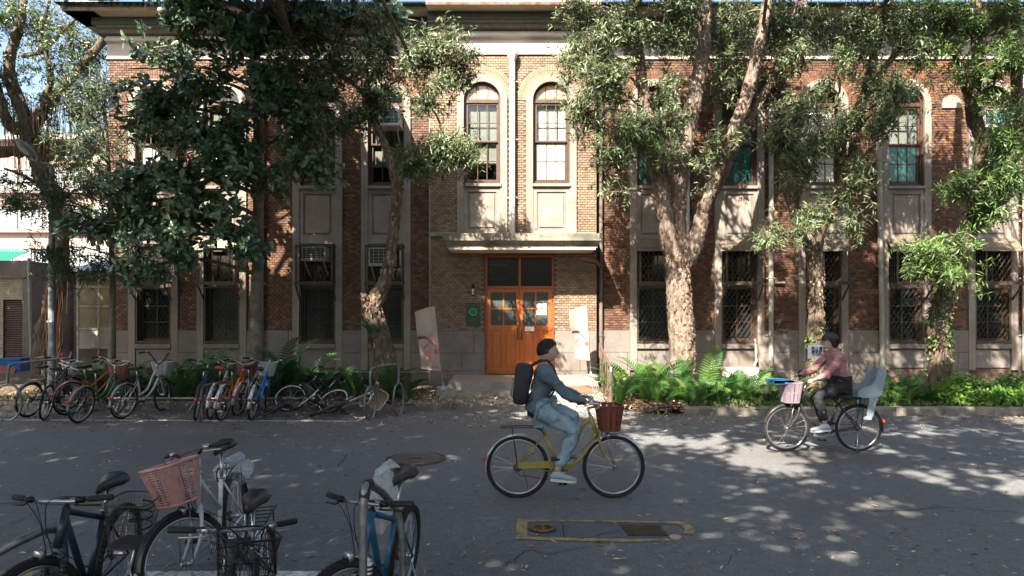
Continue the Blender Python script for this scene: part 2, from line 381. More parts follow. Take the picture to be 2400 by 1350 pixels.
# centre wall with the doorway
mb = MB(); c5, c6 = BX[4][0], BX[5][0]
for a, b2 in ((XC0, c5-Wd), (c5+Wd, c6-Wd), (c6+Wd, XC1)): mb.box((a, YC, zD1), (b2, YC+.4, 8.5))
for cx in (c5, c6): mb.box((cx-Wd, YC, zD1), (cx+Wd, YC+.4, zS)); arch_cut(mb, cx, YC, YC+.4, zSp, 8.5, Wd, Wd)
mb.box((XC0, YC, 0), (DX0, YC+.4, zD1)); mb.box((DX1, YC, 0), (XC1, YC+.4, zD1)); mb.box((DX0, YC, 0), (DX1, YC+.4, zD0-.004))
bp(mb, 'wall', mortar)
mb = MB(); mb.box((XL, YW+.42, 0), (XL+.3, 30, 8.5)); bp(mb, 'side_wall', mortar)
mb = MB(); mb.box((XL+.32, YW+1.2, 0), (XR, YW+1.3, 9)); bp(mb, 'dark_backing', dark_room)  # dark sheet behind the windows, unlit rooms put into its colour
# ---- bricks
holes = []   # (x, Y) arch bays
br = {YW: MB(), YC: MB()}; singles = []
def near_arch(x, z, Y, rr):
    for bx, by in BX:
        if by != Y or (Y == YC and z < 3.75): continue
        if z < zSp:
            if abs(x-bx) < Wd+SW+.03: return True
        elif math.hypot(x-bx, z-zSp) < rr: return True
    return False
bh, bl, jt = .062, .118, .009
def brick_verts(mb, x0, x1, Y, z0, z1, pr):
    mb.cur = random.random(); c = .003
    mb.add([(x0,Y,z0),(x1,Y,z0),(x1,Y,z1),(x0,Y,z1),(x0+c,Y-pr,z0+c),(x1-c,Y-pr,z0+c),(x1-c,Y-pr,z1-c),(x0+c,Y-pr,z1-c)],
           [(0,1,5,4),(1,2,6,5),(2,3,7,6),(3,0,4,7),(4,5,6,7)])
def lay(x0, x1, z0, z1, Y, inset=0, zone=None):
    r = 0; z = z0
    while z+bh < z1+.01:
        x = x0+(-.5*bl if r % 2 else 0)
        while x < x1:
            a, b2 = max(x, x0), min(x+bl-jt, x1); x += bl
            if b2-a < .03: continue
            xm, zm = (a+b2)/2, z+bh/2
            if near_arch(xm, zm, Y, Wd+SW+.24): continue
            if Y == YC and DX0-.03 < xm < DX1+.03 and zm < zD1+.12: continue
            pr = .012+random.uniform(-.002,.003)+inset
            if Y == YC and (1300 < CX+xm*F/Y < 1400) and z < 3.2 or (Y == YC and 3.2 < z and abs(CX+xm*F/Y-1372) < 20 and z < 5.4): singles.append((a, b2, z, pr, Y))
            else: brick_verts(br[Y], a, b2, Y, z, z+bh-jt, pr)
        z += bh; r += 1
lay(XL, XC0, zPl+.005, 8.40, YW); lay(XC1, 13.6, zPl+.005, 8.40, YW)
lay(XC0, XC1, zPl+.005, 8.42, YC)
# voussoirs: two rings of radial bricks over each arch
for bx, Y in BX:
    for ring, (r0, r1) in enumerate(((Wd+SW+.004, Wd+SW+.115), (Wd+SW+.123, Wd+SW+.232))):
        n = int(math.pi*(r0+.05)/.064)
        for k in range(n):
            a0 = math.pi*k/n+.006; a1 = math.pi*(k+1)/n-.006; pr = .014+random.uniform(-.002,.002); mb = br[Y]; mb.cur = .35+.5*random.random()
            q = [(bx+r*math.cos(a), zSp+r*math.sin(a)) for r, a in ((r0,a0),(r1,a0),(r1,a1),(r0,a1))]
            mb.add([(x,Y,z) for x, z in q]+[(x,Y-pr,z) for x, z in q], [(0,4,5,1),(1,5,6,2),(2,6,7,3),(3,7,4,0),(4,7,6,5)])
singles.sort(key=lambda s: s[2]); rest = singles[300:]; singles = singles[:300]
for a, b2, z, pr, Y in rest: brick_verts(br[Y], a, b2, Y, z, z+bh-jt, pr)
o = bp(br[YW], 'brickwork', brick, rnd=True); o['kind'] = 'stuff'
o = bp(br[YC], 'brickwork', brick_c, rnd=True); o['kind'] = 'stuff'
unit = {}
bm1 = ramp_mat('brick_single', [(0,(.15,.105,.075)),(.4,(.22,.160,.105)),(.75,(.28,.205,.13)),(1,(.19,.15,.13))], rough=.62, spec=.35, obj_rnd=True, noise=(2.2,(.12,.08,.055),.5))
for a, b2, z, pr, Y in singles:
    k = round(b2-a, 3)
    if k not in unit:
        t = MB(); brick_verts(t, 0, b2-a, 0, 0, bh-jt, .013); unit[k] = t.mesh('brick'); unit[k].materials.append(bm1)
    link('brick', unit[k], None, bld, mw=IM @ Matrix.Translation((a, Y-random.uniform(0,.003), z)))
# ---- plinth blocks
def block_course(x0, x1, Y, z0, z1, m=granite, L=1.15, pr=.05, off=0):
    x = x0-off
    while x < x1-.02:
        a, b2 = max(x, x0), min(x+L*random.uniform(.9,1.1), x1); x = b2 if b2 > a else x+L
        t = MB(); t.bbox((a+.004, Y-pr-random.uniform(0,.004), z0+.004), (b2-.004, Y+.0, z1-.004), .006); bp(t, 'stone_block', m)
seg = []; xs = XL
for bx, Y in BX[:4]: seg.append((xs, bx-Wd-SW, YW)); xs = bx+Wd+SW
seg.append((xs, XC0-.03, YW)); seg += [(XC0, DX0-.01, YC), (DX1+.01, XC1, YC)]; xs = XC1+.03
for bx, Y in BX[6:]: seg.append((xs, bx-Wd-SW, YW)); xs = bx+Wd+SW
for a, b2, Y in seg:
    for i, (z0, z1) in enumerate(((.08,.50),(.50,.95),(.95,zPl))): block_course(a, b2, Y, z0, z1, off=.4*(i % 2))
# ---- stone dressings of every bay
def ring(mb, x, Y0, Y1, z, r0, r1, n=20):
    for k in range(n):
        a0, a1 = math.pi*k/n, math.pi*(k+1)/n
        q = [(x+r*math.cos(a), z+r*math.sin(a)) for r, a in ((r0,a0),(r1,a0),(r1,a1),(r0,a1))]
        mb.add([(u,Y0,v) for u, v in q]+[(u,Y1,v) for u, v in q], [(0,1,2,3),(0,3,7,4),(1,5,6,2)])
def dress(bx, Y, centre):
    zb = Z(548, Y) if centre else .5
    mb = MB()
    for sgn in (-1, 1):
        x0, x1 = sorted((bx+sgn*Wd, bx+sgn*(Wd+SW))); mb.box((x0, Y-.06, zb), (x1, Y+.0-.001, zSp)); mb.box((x0 if sgn < 0 else x0-.0, Y, zb), (x1-.002, Y+.14, zSp)) if False else None
    ring(mb, bx, Y-.06, Y, zSp, Wd, Wd+SW); bp(mb, 'window_surround', stone_w)
    mb = MB(); mb.prism([(Y-.10, zS-.09), (Y-.10, zS-.02), (Y+.12, zS), (Y+.12, zS-.09)], bx-Wd-.02, bx+Wd+.02); bp(mb, 'sill', stone_w)
    # spandrel: raised frame round a recessed panel
    z0, z1 = (Z(548, Y), zS-.10) if centre else (zL1+.02, zS-.10)
    mb = MB(); pz0, pz1 = zP0, zP1-.04
    if centre: pz0 = Z(538, Y)
    mb.box((bx-Wd+.001, Y-.035, z0), (bx-Wd+.10, Y-.001, z1)); mb.box((bx+Wd-.10, Y-.035, z0), (bx+Wd-.001, Y-.001, z1))
    mb.box((bx-Wd+.102, Y-.034, pz1), (bx+Wd-.102, Y-.001, z1)); mb.box((bx-Wd+.102, Y-.034, z0), (bx+Wd-.102, Y-.001, pz0))
    bp(mb, 'spandrel_frame', stone_w)
    mb = MB(); mb.bbox((bx-Wd+.15, Y-.028, pz0+.05), (bx+Wd-.15, Y-.001, pz1-.05), .012); bp(mb, 'spandrel_panel', stone_w)
    mb = MB(); mb.box((bx-Wd+.102, Y-.006, pz0+.002), (bx+Wd-.102, Y-.0015, pz1-.002)); bp(mb, 'spandrel_ground', granite)
    if not centre:
        mb = MB(); mb.prism([(Y-.09, zL0-.14), (Y-.09, zL0-.03), (Y+.1, zL0), (Y+.1, zL0-.14)], bx-Wd+.002, bx+Wd-.002); bp(mb, 'sill', granite)
        mb = MB(); mb.bbox((bx-Wd+.01, Y-.03, .55), (bx+Wd-.01, Y-.001, zL0-.16), .01); bp(mb, 'apron_panel', granite)
for i, (bx, Y) in enumerate(BX): dress(bx, Y, i in (4, 5))
# ---- windows
pane_cache = {}
def pane_obj(parent, x0, x1, Y, z0, z1, m, name='pane'):
    k = (round(x1-x0, 3), round(z1-z0, 3), m.name)
    if k not in pane_cache:
        t = MB(); w, h = x1-x0, z1-z0; t.box((0, -.002, 0), (w, .002, h)); pane_cache[k] = t.mesh('pane'); pane_cache[k].materials.append(m)
    return link(name, pane_cache[k], None, parent, mw=Matrix.Translation((x0, Y, z0)))
def blind(parent, x0, x1, Y, z0, z1, m=None):
    t = MB(); z = z0
    while z < z1: t.add([(x0,Y,z),(x1,Y,z),(x1,Y+.018,z+.024),(x0,Y+.018,z+.024)], [(0,1,2,3)]); z += .027
    t.build('blind', m or blind_m, parent)
def sash_grid(t, x0, x1, z0, z1, Y, nx, nz, fw=.045, mw=.022, d=.045):
    t.box((x0,Y,z0),(x0+fw,Y+d,z1)); t.box((x1-fw,Y,z0),(x1,Y+d,z1)); t.box((x0+fw,Y,z0),(x1-fw,Y+d,z0+fw)); t.box((x0+fw,Y,z1-fw),(x1-fw,Y+d,z1))
    ix0, ix1, iz0, iz1 = x0+fw, x1-fw, z0+fw, z1-fw; cells = []
    for i in range(1, nx): xm = ix0+(ix1-ix0)*i/nx; t.box((xm-mw/2,Y+.004,iz0),(xm+mw/2,Y+d-.006,iz1))
    for j in range(1, nz): zm = iz0+(iz1-iz0)*j/nz; t.box((ix0,Y+.008,zm-mw/2),(ix1,Y+d-.01,zm+mw/2))
    for i in range(nx):
        for j in range(nz): cells.append((ix0+(ix1-ix0)*i/nx+mw/2, ix0+(ix1-ix0)*(i+1)/nx-mw/2, iz0+(iz1-iz0)*j/nz+mw/2, iz0+(iz1-iz0)*(j+1)/nz-mw/2))
    return cells
def upper_window(bx, Y, up, lo, fan, bl=True, backing=None):
    root = bpy.data.objects.new('window', None); sc.collection.objects.link(root); root.parent = bld; root.matrix_local = Matrix.Translation((bx, Y-YC+.05, 0))
    w = Wd-.002; t = MB(); f = .05
    t.box((-w,0,zS),(-w+f,.1,zSp)); t.box((w-f,0,zS),(w,.1,zSp)); t.box((-w+f,0,zS),(w-f,.1,zS+.06)); t.box((-w+f,-.01,zSp-.05),(w-f,.1,zSp+.045)); ring(t, 0, 0, .1, zSp, w-f, w)
    t.build('window_frame', timber, root)
    zm = (zS+.06+zSp-.05)/2+.02
    t = MB(); ca = sash_grid(t, -w+f+.004, w-f-.004, zm-.02, zSp-.055, .02, 3, 2); t.build('sash', timber, root)
    t = MB(); cb = sash_grid(t, -w+f+.004, w-f-.004, zS+.062, zm+.02, .062, 3, 2, fw=.05); t.build('sash', timber, root)
    for c in ca: pane_obj(root, c[0], c[1], .045, c[2], c[3], up)
    for c in cb: pane_obj(root, c[0], c[1], .085, c[2], c[3], lo)
    if bl: blind(root, -w+.06, w-.06, .13, zS+.5, zSp-.02, None if abs(bx-BX[5][0]) < .1 else mat('blind_shaded', (.26,.255,.23), .7))  # blinds in leaf shade get a darker colour, only one stays white
    # fanlight: two muntins, three curved-top panes
    t = MB(); r = w-f; xs_ = (-r, -.14, .14, r)
    for xm in xs_[1:3]: t.box((xm-.012,.02,zSp+.045),(xm+.012,.06,zSp+math.sqrt(r*r-xm*xm)))
    ring(t, 0, .03, .06, zSp, r*.80, r*.80+.012, 14) if False else None
    t.build('fanlight_bar', timber, root)
    for i in range(3):
        a, b2 = xs_[i]+.012, xs_[i+1]-.012; n = 6; top = [(a+(b2-a)*k/n, zSp+math.sqrt(max(1e-4, r*r-(a+(b2-a)*k/n)**2))-.001) for k in range(n+1)]
        top = [(x, max(z, zSp+.05)) for x, z in top]
        t = MB(); t.prism([(a, zSp+.046)]+[(x, z) for x, z in top]+[(b2, zSp+.046)], .038, .042, 'y'); t.build('pane', fan, root)
    if backing: t = MB(); t.box((-w+.05, .3, zS), (w-.05, .31, zSp+r*.8)); t.build('curtain', backing, root)
dk, cl, gr, fr, og = pane_dark, pane_clear, pane_green, pane_frost, pane_orange_reflection
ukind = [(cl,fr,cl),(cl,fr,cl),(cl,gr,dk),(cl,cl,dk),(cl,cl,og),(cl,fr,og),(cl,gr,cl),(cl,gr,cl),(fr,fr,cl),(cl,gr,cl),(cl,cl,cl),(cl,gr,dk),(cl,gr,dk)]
cur = mat('curtain_pale', (.42,.42,.37), .9)
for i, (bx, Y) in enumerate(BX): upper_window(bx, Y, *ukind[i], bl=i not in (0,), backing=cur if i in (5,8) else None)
# lower windows with lattice grilles
grille_m = worn('grille_paint', (.05,.038,.028), (.09,.068,.048), scale=30, rough=.6, metal=.3)
tanmetal = worn('tan_awning', (.42,.38,.25), (.50,.46,.32), scale=3, rough=.55, bump=.05)
darkmetal = worn('dark_awning', (.10,.085,.06), (.15,.125,.09), scale=3, rough=.6, bump=.05)
def lattice(t, x0, x1, z0, z1, Y, sp=.125, r=.0045, sl=1.5):
    w, h = x1-x0, z1-z0
    for s in (-1, 1):
        k = -h/sl; 
        while k < w:
            # line x = k + z/sl
            zA = max(0, -k*sl); zB = min(h, (w-k)*sl)
            if zB > zA+.02:
                xa, xb = k+zA/sl, k+zB/sl
                if s < 0: xa, xb = w-xa, w-xb
                a = Vector((x0+xa, Y+s*.004, z0+zA)); c = Vector((x0+xb, Y+s*.004, z0+zB)); t.tube([a, c], r, 3, False)
            k += sp
def framebox(t, x0, x1, z0, z1, Y0, w=.035, d=.03):
    t.box((x0,Y0,z0),(x0+w,Y0+d,z1)); t.box((x1-w,Y0,z0),(x1,Y0+d,z1)); t.box((x0+w,Y0,z0),(x1-w,Y0+d,z0+w)); t.box((x0+w,Y0,z1-w),(x1-w,Y0+d,z1))
def lower_window(bx, Y, cage, awning, ac):
    root = bpy.data.objects.new('window', None); sc.collection.objects.link(root); root.parent = bld; root.matrix_local = Matrix.Translation((bx, Y-YC+.12, 0))
    w = Wd-.003; t = MB(); t.box((-w,0,zL0),(-w+.05,.1,zL1)); t.box((w-.05,0,zL0),(w,.1,zL1)); t.box((-w+.05,0,zL0),(w-.05,.1,zL0+.06)); t.box((-w+.05,0,zL1-.05),(w-.05,.1,zL1)); t.box((-w+.05,-.01,2.60),(w-.05,.1,2.70))
    t.build('window_frame', timber, root)
    t = MB(); c1 = sash_grid(t, -w+.054, w-.054, 2.702, zL1-.052, .03, 3, 2); t.build('sash', timber, root)
    t = MB(); c2 = sash_grid(t, -w+.054, w-.054, zL0+.062, 2.598, .03, 2, 3); t.build('sash', timber, root)
    lowp = random.choice((pane_dark, pane_green2, pane_dark))
    for c in c1: pane_obj(root, c[0], c[1], .055, c[2], c[3], pane_dark)
    for c in c2: pane_obj(root, c[0], c[1], .055, c[2], c[3], lowp)
    # flat grille over the lower half
    gr_ = bpy.data.objects.new('window_grille', None); sc.collection.objects.link(gr_); gr_.parent = bld; gr_.matrix_local = Matrix.Translation((bx, Y-YC, 0))
    t = MB(); framebox(t, -w+.01, w-.01, zL0+.01, 2.62, -.045); t.build('grille_frame', grille_m, gr_)
    t = MB(); lattice(t, -w+.05, w-.05, zL0+.05, 2.58, -.03); t.build('lattice', grille_m, gr_)
    if cage:
        x0, x1, z0, z1, d = -w+.0, w+.03, 2.70, 3.58 if awning else 3.66, .42
        t = MB(); framebox(t, x0, x1, z0, z1, -d, .04)
        for x in (x0, x1-.03):
            for z in (z0, z1-.035): t.box((x, -d+.031, z), (x+.03, -.062, z+.035))
        t.box((x0-.02, -d-.02, z0-.045), (x1+.02, -d+.05, z0-.002)); t.add([(x0,-d,z0-.05),(x0+.03,-d,z0-.05),(x0+.03,-.08,z0-.42),(x0,-.08,z0-.42),(x0,-d+.04,z0-.05),(x0+.03,-d+.04,z0-.05),(x0+.03,-.07,z0-.38),(x0,-.07,z0-.38)], [(0,3,2,1),(4,5,6,7),(1,2,6,5),(0,4,7,3)])
        t.add([(x1-.03,-d,z0-.05),(x1,-d,z0-.05),(x1,-.08,z0-.42),(x1-.03,-.08,z0-.42),(x1-.03,-d+.04,z0-.05),(x1,-d+.04,z0-.05),(x1,-.07,z0-.38),(x1-.03,-.07,z0-.38)], [(0,3,2,1),(4,5,6,7),(1,2,6,5),(0,4,7,3)])
        t.build('cage_frame', grille_m, gr_)
        t = MB(); lattice(t, x0+.04, x1-.04, z0+.04, z1-.04, -d+.015)
        for xx in (x0+.015, x1-.015):
            for k in range(4): t.tube([(xx, -d+.03+k*.1, z0), (xx, -d+.03+k*.1, z1)], .005, 3, False)
        t.build('cage_lattice', grille_m, gr_)
    if awning is not None:
        aw = tanmetal if awning == 'tan' else darkmetal; t = MB(); zt, zb, d = 3.86, 3.50, .50; n = 12
        x0, x1 = -w-.06, w+.08; sk = -.10
        for k in range(n):
            a, c = x0+(x1-x0)*k/n, x0+(x1-x0)*(k+1)/n
            t.add([(a, -.065, zt), (c-.02, -.065, zt), (c, -.065, zt+.012), (a+sk, -d, zb), (c-.02+sk, -d, zb), (c+sk, -d, zb+.012),
                   (a, -.065, zt-.012), (c, -.065, zt-.012), (a+sk, -d, zb-.012), (c+sk, -d, zb-.012)],
                  [(0,1,4,3),(1,2,5,4),(7,6,8,9),(3,4,5,9,8),(6,0,3,8),(2,7,9,5)])
        t.build('awning', aw, gr_)
pane_green2 = worn('pane_green_dim', (.007,.018,.017), (.012,.030,.028), scale=2.5, rough=.15, bump=0)
lk = {0:(0,None,0),1:(1,'tan',0),2:(1,None,1),3:(1,None,1),6:(1,'dark',0),7:(1,'dark',0),8:(1,'dark',0),9:(1,'dark',0),10:(1,'dark',0),11:(0,None,0),12:(0,None,0)}
lk[0] = (1,None,0)
for i, (bx, Y) in enumerate(BX):
    if i in lk: lower_window(bx, Y, *lk[i])
# ---- cornice, eaves, roof tiles
prof = [(0,8.43),(-.045,8.43),(-.045,8.47),(-.03,8.48),(-.03,8.82),(-.13,8.86),(-.13,8.93),(-.07,8.945),(-.07,9.0)]
prof2 = [(-.07,9.002),(-.17,9.03),(-.19,9.12),(-.25,9.15),(-.25,9.21)]
prof3 = [(-.25,9.212),(-.27,9.212),(-.27,9.40)]
def run(pr, name, m, x0, x1, Y, back=.2, top=None):
    zt = top or pr[-1][1]; mb = MB(); mb.prism([(Y+a, z) for a, z in pr]+[(Y+back, zt), (Y+back, pr[0][1])], x0, x1); bp(mb, name, m)
for x0, x1, Y, ex in ((XL-.03, XC0-.035, YW, 1), (XC0-.03, XC1+.03, YC, 0), (XC1+.035, XR, YW, 0)):
    run(prof, 'frieze', plaster, x0, x1, Y); run(prof2, 'cornice', timber_b, x0-.15*ex, x1, Y); run(prof3, 'eave_board', timber_b2, x0-.25*ex, x1, Y)
    mb = MB(); mb.box((x0-.75*ex, Y-.60, 9.402), (x1, Y+.3, 9.43)); bp(mb, 'soffit', worn('soffit', (.30,.26,.19), (.38,.33,.25), 3))
    mb = MB(); mb.prism([(Y-.64, 9.40), (Y-.67, 9.46), (Y-.66, 9.50), (Y-.60, 9.50), (Y-.60, 9.40)], x0-.78*ex, x1); bp(mb, 'gutter', worn('gutter', (.30,.22,.16), (.42,.36,.30), 9, rough=.5, dirt=((.22,.08,.03),4,.5)))
mb = MB(); mb.add([(XL-.8,YC-.6,9.49),(XR,YC-.6,9.49),(XR,25,13.5),(XL+2.5,25,13.5)], [(0,1,2,3)]); mb.add([(XL-.8,YC-.6,9.49),(XL+2.5,25,13.5),(XL+2.5,40,13.5),(XL-.8,40,9.49)],[(0,1,2,3)]); bp(mb, 'roof', mat('roof_tile_base', (.06,.075,.08), .6))
mb = MB(); mb.box((XL-.78, YC-.3, 9.402), (XL-.02, 30, 9.43)); bp(mb, 'side_soffit', mat('side_soffit', (.26,.24,.19), .8))
tm = MB(); n = 8
vs = []; 
for j, y in enumerate((0, .55)):
    for k in range(n+1):
        a = math.pi*k/n; vs.append((.075*math.cos(a), y, .075*math.sin(a)+y*.47+(.0 if j == 0 else 0)))
tm.add(vs, [(k, k+1, n+2+k, n+1+k) for k in range(n)]); tm.add([v for v in vs[:n+1]], [tuple(range(n, -1, -1))])
tme = tm.mesh('roof_tile'); tme.materials.append(ramp_mat('roof_tile', [(0,(.10,.17,.18)),(.5,(.20,.27,.28)),(1,(.34,.38,.37))], rough=.35, obj_rnd=True, noise=(6,(.45,.42,.38),.5)))
x = XL-.70; i = 0
while x < 14.2 and i < 300:
    Yf = (YC if XC0-.03 < x < XC1+.03 else YW)-.64
    link('roof_tile', tme, None, bld, mw=IM @ Matrix.Translation((x, Yf, 9.50+(max(0, XL+.2-x)*.12)))); x += .155; i += 1
tm = MB(); tm.tube([P(152,22,16.2)+Vector((0,0,.02)), Vector((XL-.75, 16.2, 9.66)), Vector((XL+.2, 17.6, 10.4))], [.06,.1,.1], 8); bp(tm, 'hip_ridge', mat('hip_tile', (.14,.19,.2), .4))
# ---- downpipes
pipe_m = worn('pipe_grey_green', (.24,.25,.22), (.31,.31,.27), scale=6, rough=.55, bump=.05, dirt=((.2,.15,.1),3,.55))
pipe_w = worn('pipe_white', (.50,.48,.44), (.58,.56,.52), scale=6, rough=.5, bump=.05)
pipe_d = worn('pipe_dark', (.10,.085,.07), (.15,.13,.11), scale=6, rough=.6)
def downpipe(px, y0, y1, Y, m, r=.058, hopper=False, lean=0):
    mb = MB(); x = X(px, Y); z0, z1 = max(.15, Z(y1, Y)), Z(y0, Y); Yp = Y-r-.06
    mb.tube([(x+lean, Yp, z1), (x, Yp, z0)], r, 12)
    k = z0+.9
    while k < z1-.3:
        mb.torus((x+lean*(k-z0)/(z1-z0), Yp, k), (0,0,1), r+.004, .010, 14, 4); mb.box((x-r-.05, Yp+r-.02, k-.012), (x+r+.05, Yp+r+.0, k+.012)); k += 1.45
    if hopper:
        mb.lathe((x, Yp, z1), [(r,0),(r+.02,.05),(.13,.16),(.14,.26),(.10,.32),(.06,.33)], 14); mb.tube([(x,Yp,z1+.2),(x+.02,Yp+.16,z1+.34)], .06, 10)
    bp(mb, 'downpipe', m, smooth=False)
downpipe(616, 170, 880, YW, pipe_m); downpipe(1012, 215, 895, YW, pipe_m, hopper=True)
downpipe(1201, 150, 548, YC, pipe_w, .072, hopper=True); downpipe(1407, 150, 870, YW, pipe_d, .05)
downpipe(1609, 300, 870, YW, pipe_w, .05); downpipe(1803, 180, 868, YW, pipe_m, .062); downpipe(2062, 180, 860, YW, pipe_m, .065, lean=-.12); downpipe(2394, 180, 868, YW, pipe_w, .065)
mb = MB(); mb.tube([P(1036,0,YW-.05), P(1030,690,YW-.05)], .016, 6); mb.tube([P(700,700,YW-.08), P(697,900,YW-.08)], .016, 6); bp(mb, 'conduit', pipe_m)
mb = MB(); mb.tube([P(640,872,YW-.12), P(1010,872,YW-.12)], .016, 6); mb.tube([P(640,888,YW-.12), P(1010,888,YW-.12)], .012, 6); bp(mb, 'service_pipe', mat('pipe_service', (.2,.2,.19), .5, .3))
# small arched stone niches between the upper right windows
for px in (2228,):
    mb = MB(); x = X(px, YW); ring(mb, x, YW-.05, YW, Z(245, YW), .001, .24, 14); mb.box((x-.24, YW-.05, Z(245,YW)-.10), (x+.24, YW-.001, Z(245,YW))); bp(mb, 'stone_lunette', stone_w)
for (px, py) in ((1828,663),(1835,775),(1828,262),(1832,425)):
    mb = MB(); q = P(px, py, YW-.07); mb.tube([q-Vector((.12,0,0)), q+Vector((.12,0,0))], .035, 8); bp(mb, 'vent_pipe', pipe_d)
# ---- porch canopy
cs = worn('canopy_stone', (.17,.155,.125), (.30,.28,.23), scale=5, rough=.9, bump=.3, speck=((.07,.065,.05), 60, .56), dirt=((.06,.06,.045), 1.4, .48))
cx0, cx1 = X(1036, 15.55), X(1411, 15.55); d = 1.05
mb = MB(); mb.prism([(YC-d, 3.66), (YC-d-.01, 3.83), (YC-.001, 3.87), (YC-.001, 3.66)], cx0, cx1); bp(mb, 'canopy_top', cs)
mb = MB(); mb.prism([(YC-d+.09, 3.575), (YC-d+.03, 3.655), (YC-.001, 3.655), (YC-.001, 3.575)], cx0+.05, cx1-.05); bp(mb, 'canopy_moulding', cs)
mb = MB(); mb.box((cx0+.09, YC-d+.12, 3.50), (cx1-.09, YC-.001, 3.573)); bp(mb, 'canopy_moulding', cs)
mb = MB(); mb.box((cx0+.14, YC-d+.10, 3.455), (cx1-.14, YC-.001, 3.498)); bp(mb, 'canopy_soffit', worn('canopy_soffit', (.50,.42,.34), (.58,.5,.42), 3))
mb = MB(); mb.prism([(YC-.10,3.872),(YC-.10,3.93),(YC-.001,3.98),(YC-.001,3.872)], XC0+.02, XC1-.02); bp(mb, 'flashing', cs)
mb = MB(); mb.tube(cat_path([P(1365,604,YC-.3), P(1380,609,YC-.3), P(1398,612,YC-.2), P(1405,625,YW-.12)], 4), .035, 8); bp(mb, 'drain_elbow', worn('rusty_pipe', (.30,.12,.05), (.2,.1,.06), 9))
# ---- entrance door
wood = worn('door_wood', (.30,.080,.016), (.38,.115,.024), scale=5, rough=.38, bump=.05, stretch=(8,8,.6), spec=.5)
wood_d = worn('door_frame_wood', (.26,.06,.018), (.34,.085,.022), scale=5, rough=.4, bump=.05, stretch=(8,8,.6))
droot = bpy.data.objects.new('entrance_door', None); sc.collection.objects.link(droot); droot.parent = bld; droot.matrix_local = Matrix.Translation((0, .06, 0))
Yd = 0
x0, x1 = DX0+.003, DX1-.003; zt = zD1-.004; zm = Z(676, YC); xm = (x0+x1)/2
t = MB(); t.box((x0,0,zD0),(x0+.05,.12,zt)); t.box((x1-.05,0,zD0),(x1,.12,zt)); t.box((x0+.05,0,zt-.05),(x1-.05,.12,zt)); t.box((x0+.05,-.01,zm-.0),(x1-.05,.12,zm+.06)); t.box((xm-.03,0,zm+.06),(xm+.03,.11,zt-.05)); t.build('door_frame', wood_d, droot)
pane_obj(droot, x0+.052, xm-.032, .05, zm+.062, zt-.052, pane_dark2 := mat('transom_glass', (.016,.018,.017), .25, 0, .15)); pane_obj(droot, xm+.032, x1-.052, .05, zm+.062, zt-.052, pane_dark2)
leafm = []
def leaf_door(a, b2, sgn):
    t = MB(); z0, z1 = zD0+.012, zm-.004; zg0, zg1 = Z(740, YC), Z(690, YC)+.06; st = .085
    zg0 = z0+1.22; zg1 = z1-.09
    t.box((a,.02,z0),(a+st,.065,z1)); t.box((b2-st,.02,z0),(b2,.065,z1)); t.box((a+st,.02,z1-.09),(b2-st,.065,z1)); t.box((a+st,.02,z0),(b2-st,.065,z0+.13)); t.box((a+st,.02,zg0-.13),(b2-st,.065,zg0))
    mid = (a+b2)/2; t.box((mid-.035,.02,z0+.13),(mid+.035,.065,zg0-.13)); t.box((mid-.018,.022,zg0),(mid+.018,.06,zg1)); zc = (zg0+zg1)/2; t.box((a+st,.024,zc-.018),(b2-st,.058,zc+.018))
    o = t.build('door_leaf', wood, droot)
    t = MB()
    for u, v in ((a+st, mid-.035), (mid+.035, b2-st)):
        t.box((u,.045,z0+.13),(v,.055,zg0-.13)); t.bbox((u+.035,.034,z0+.17),(v-.035,.046,zg0-.17), .012)
    t.build('door_panel', wood, droot)
    for u, v in ((a+st, mid-.018), (mid+.018, b2-st)):
        for p, q in ((zg0, zc-.018), (zc+.018, zg1)): pane_obj(droot, u, v, .045, p, q, mat('door_glass', (.06,.07,.068), .2, 0, .3))
leaf_door(x0+.055, xm-.004, 1); leaf_door(xm+.004, x1-.055, -1)
chrome = mat('chrome', (.6,.6,.6), .25, 1)
for xx in (xm-.05, xm+.05):
    t = MB(); t.tube([(xx,-.005,1.28),(xx,-.05,1.30),(xx,-.055,1.42),(xx,-.05,1.54),(xx,-.005,1.56)], .011, 8); t.build('door_handle', mat('handle_dark', (.05,.05,.05), .3, .8), droot)
t = MB(); t.lathe((xm-.045,-.0,1.70), [(.03,0),(.03,.02),(.015,.03)], 12, (0,-1,0)); t.lathe((xm-.045,-.0,1.62), [(.02,0),(.02,.02),(.01,.03)], 12, (0,-1,0)); t.build('door_lock', chrome, droot)
for xx in (x0+.045, x1-.045):
    for zz in (zm-.28, 1.15, .6):
        t = MB(); t.box((xx-.012,.0,zz-.07),(xx+.012,.025,zz+.07)); t.build('hinge', chrome, droot)
ink = mat('ink_black', (.006,.006,.006), .6); inkw = mat('paper_white', (.8,.8,.78), .6)
lt = mat('transom_letter', (.10,.105,.10), .35)
lt = mat('transom_letter_grey', (.055,.06,.056), .6)
tx = x0+.115
for s_, z_, size in (('國立臺灣大學', 2.965+.30, .088), ('植物標本館', 2.965+.185, .088), ('National', 3.055, .055), ('Taiwan', 2.975, .055), ('University', 2.895, .055), ('HERBARIUM (TAI)', 2.815, .055)):
    lettering(s_, size, (tx, .045, z_-.02), lt, droot)
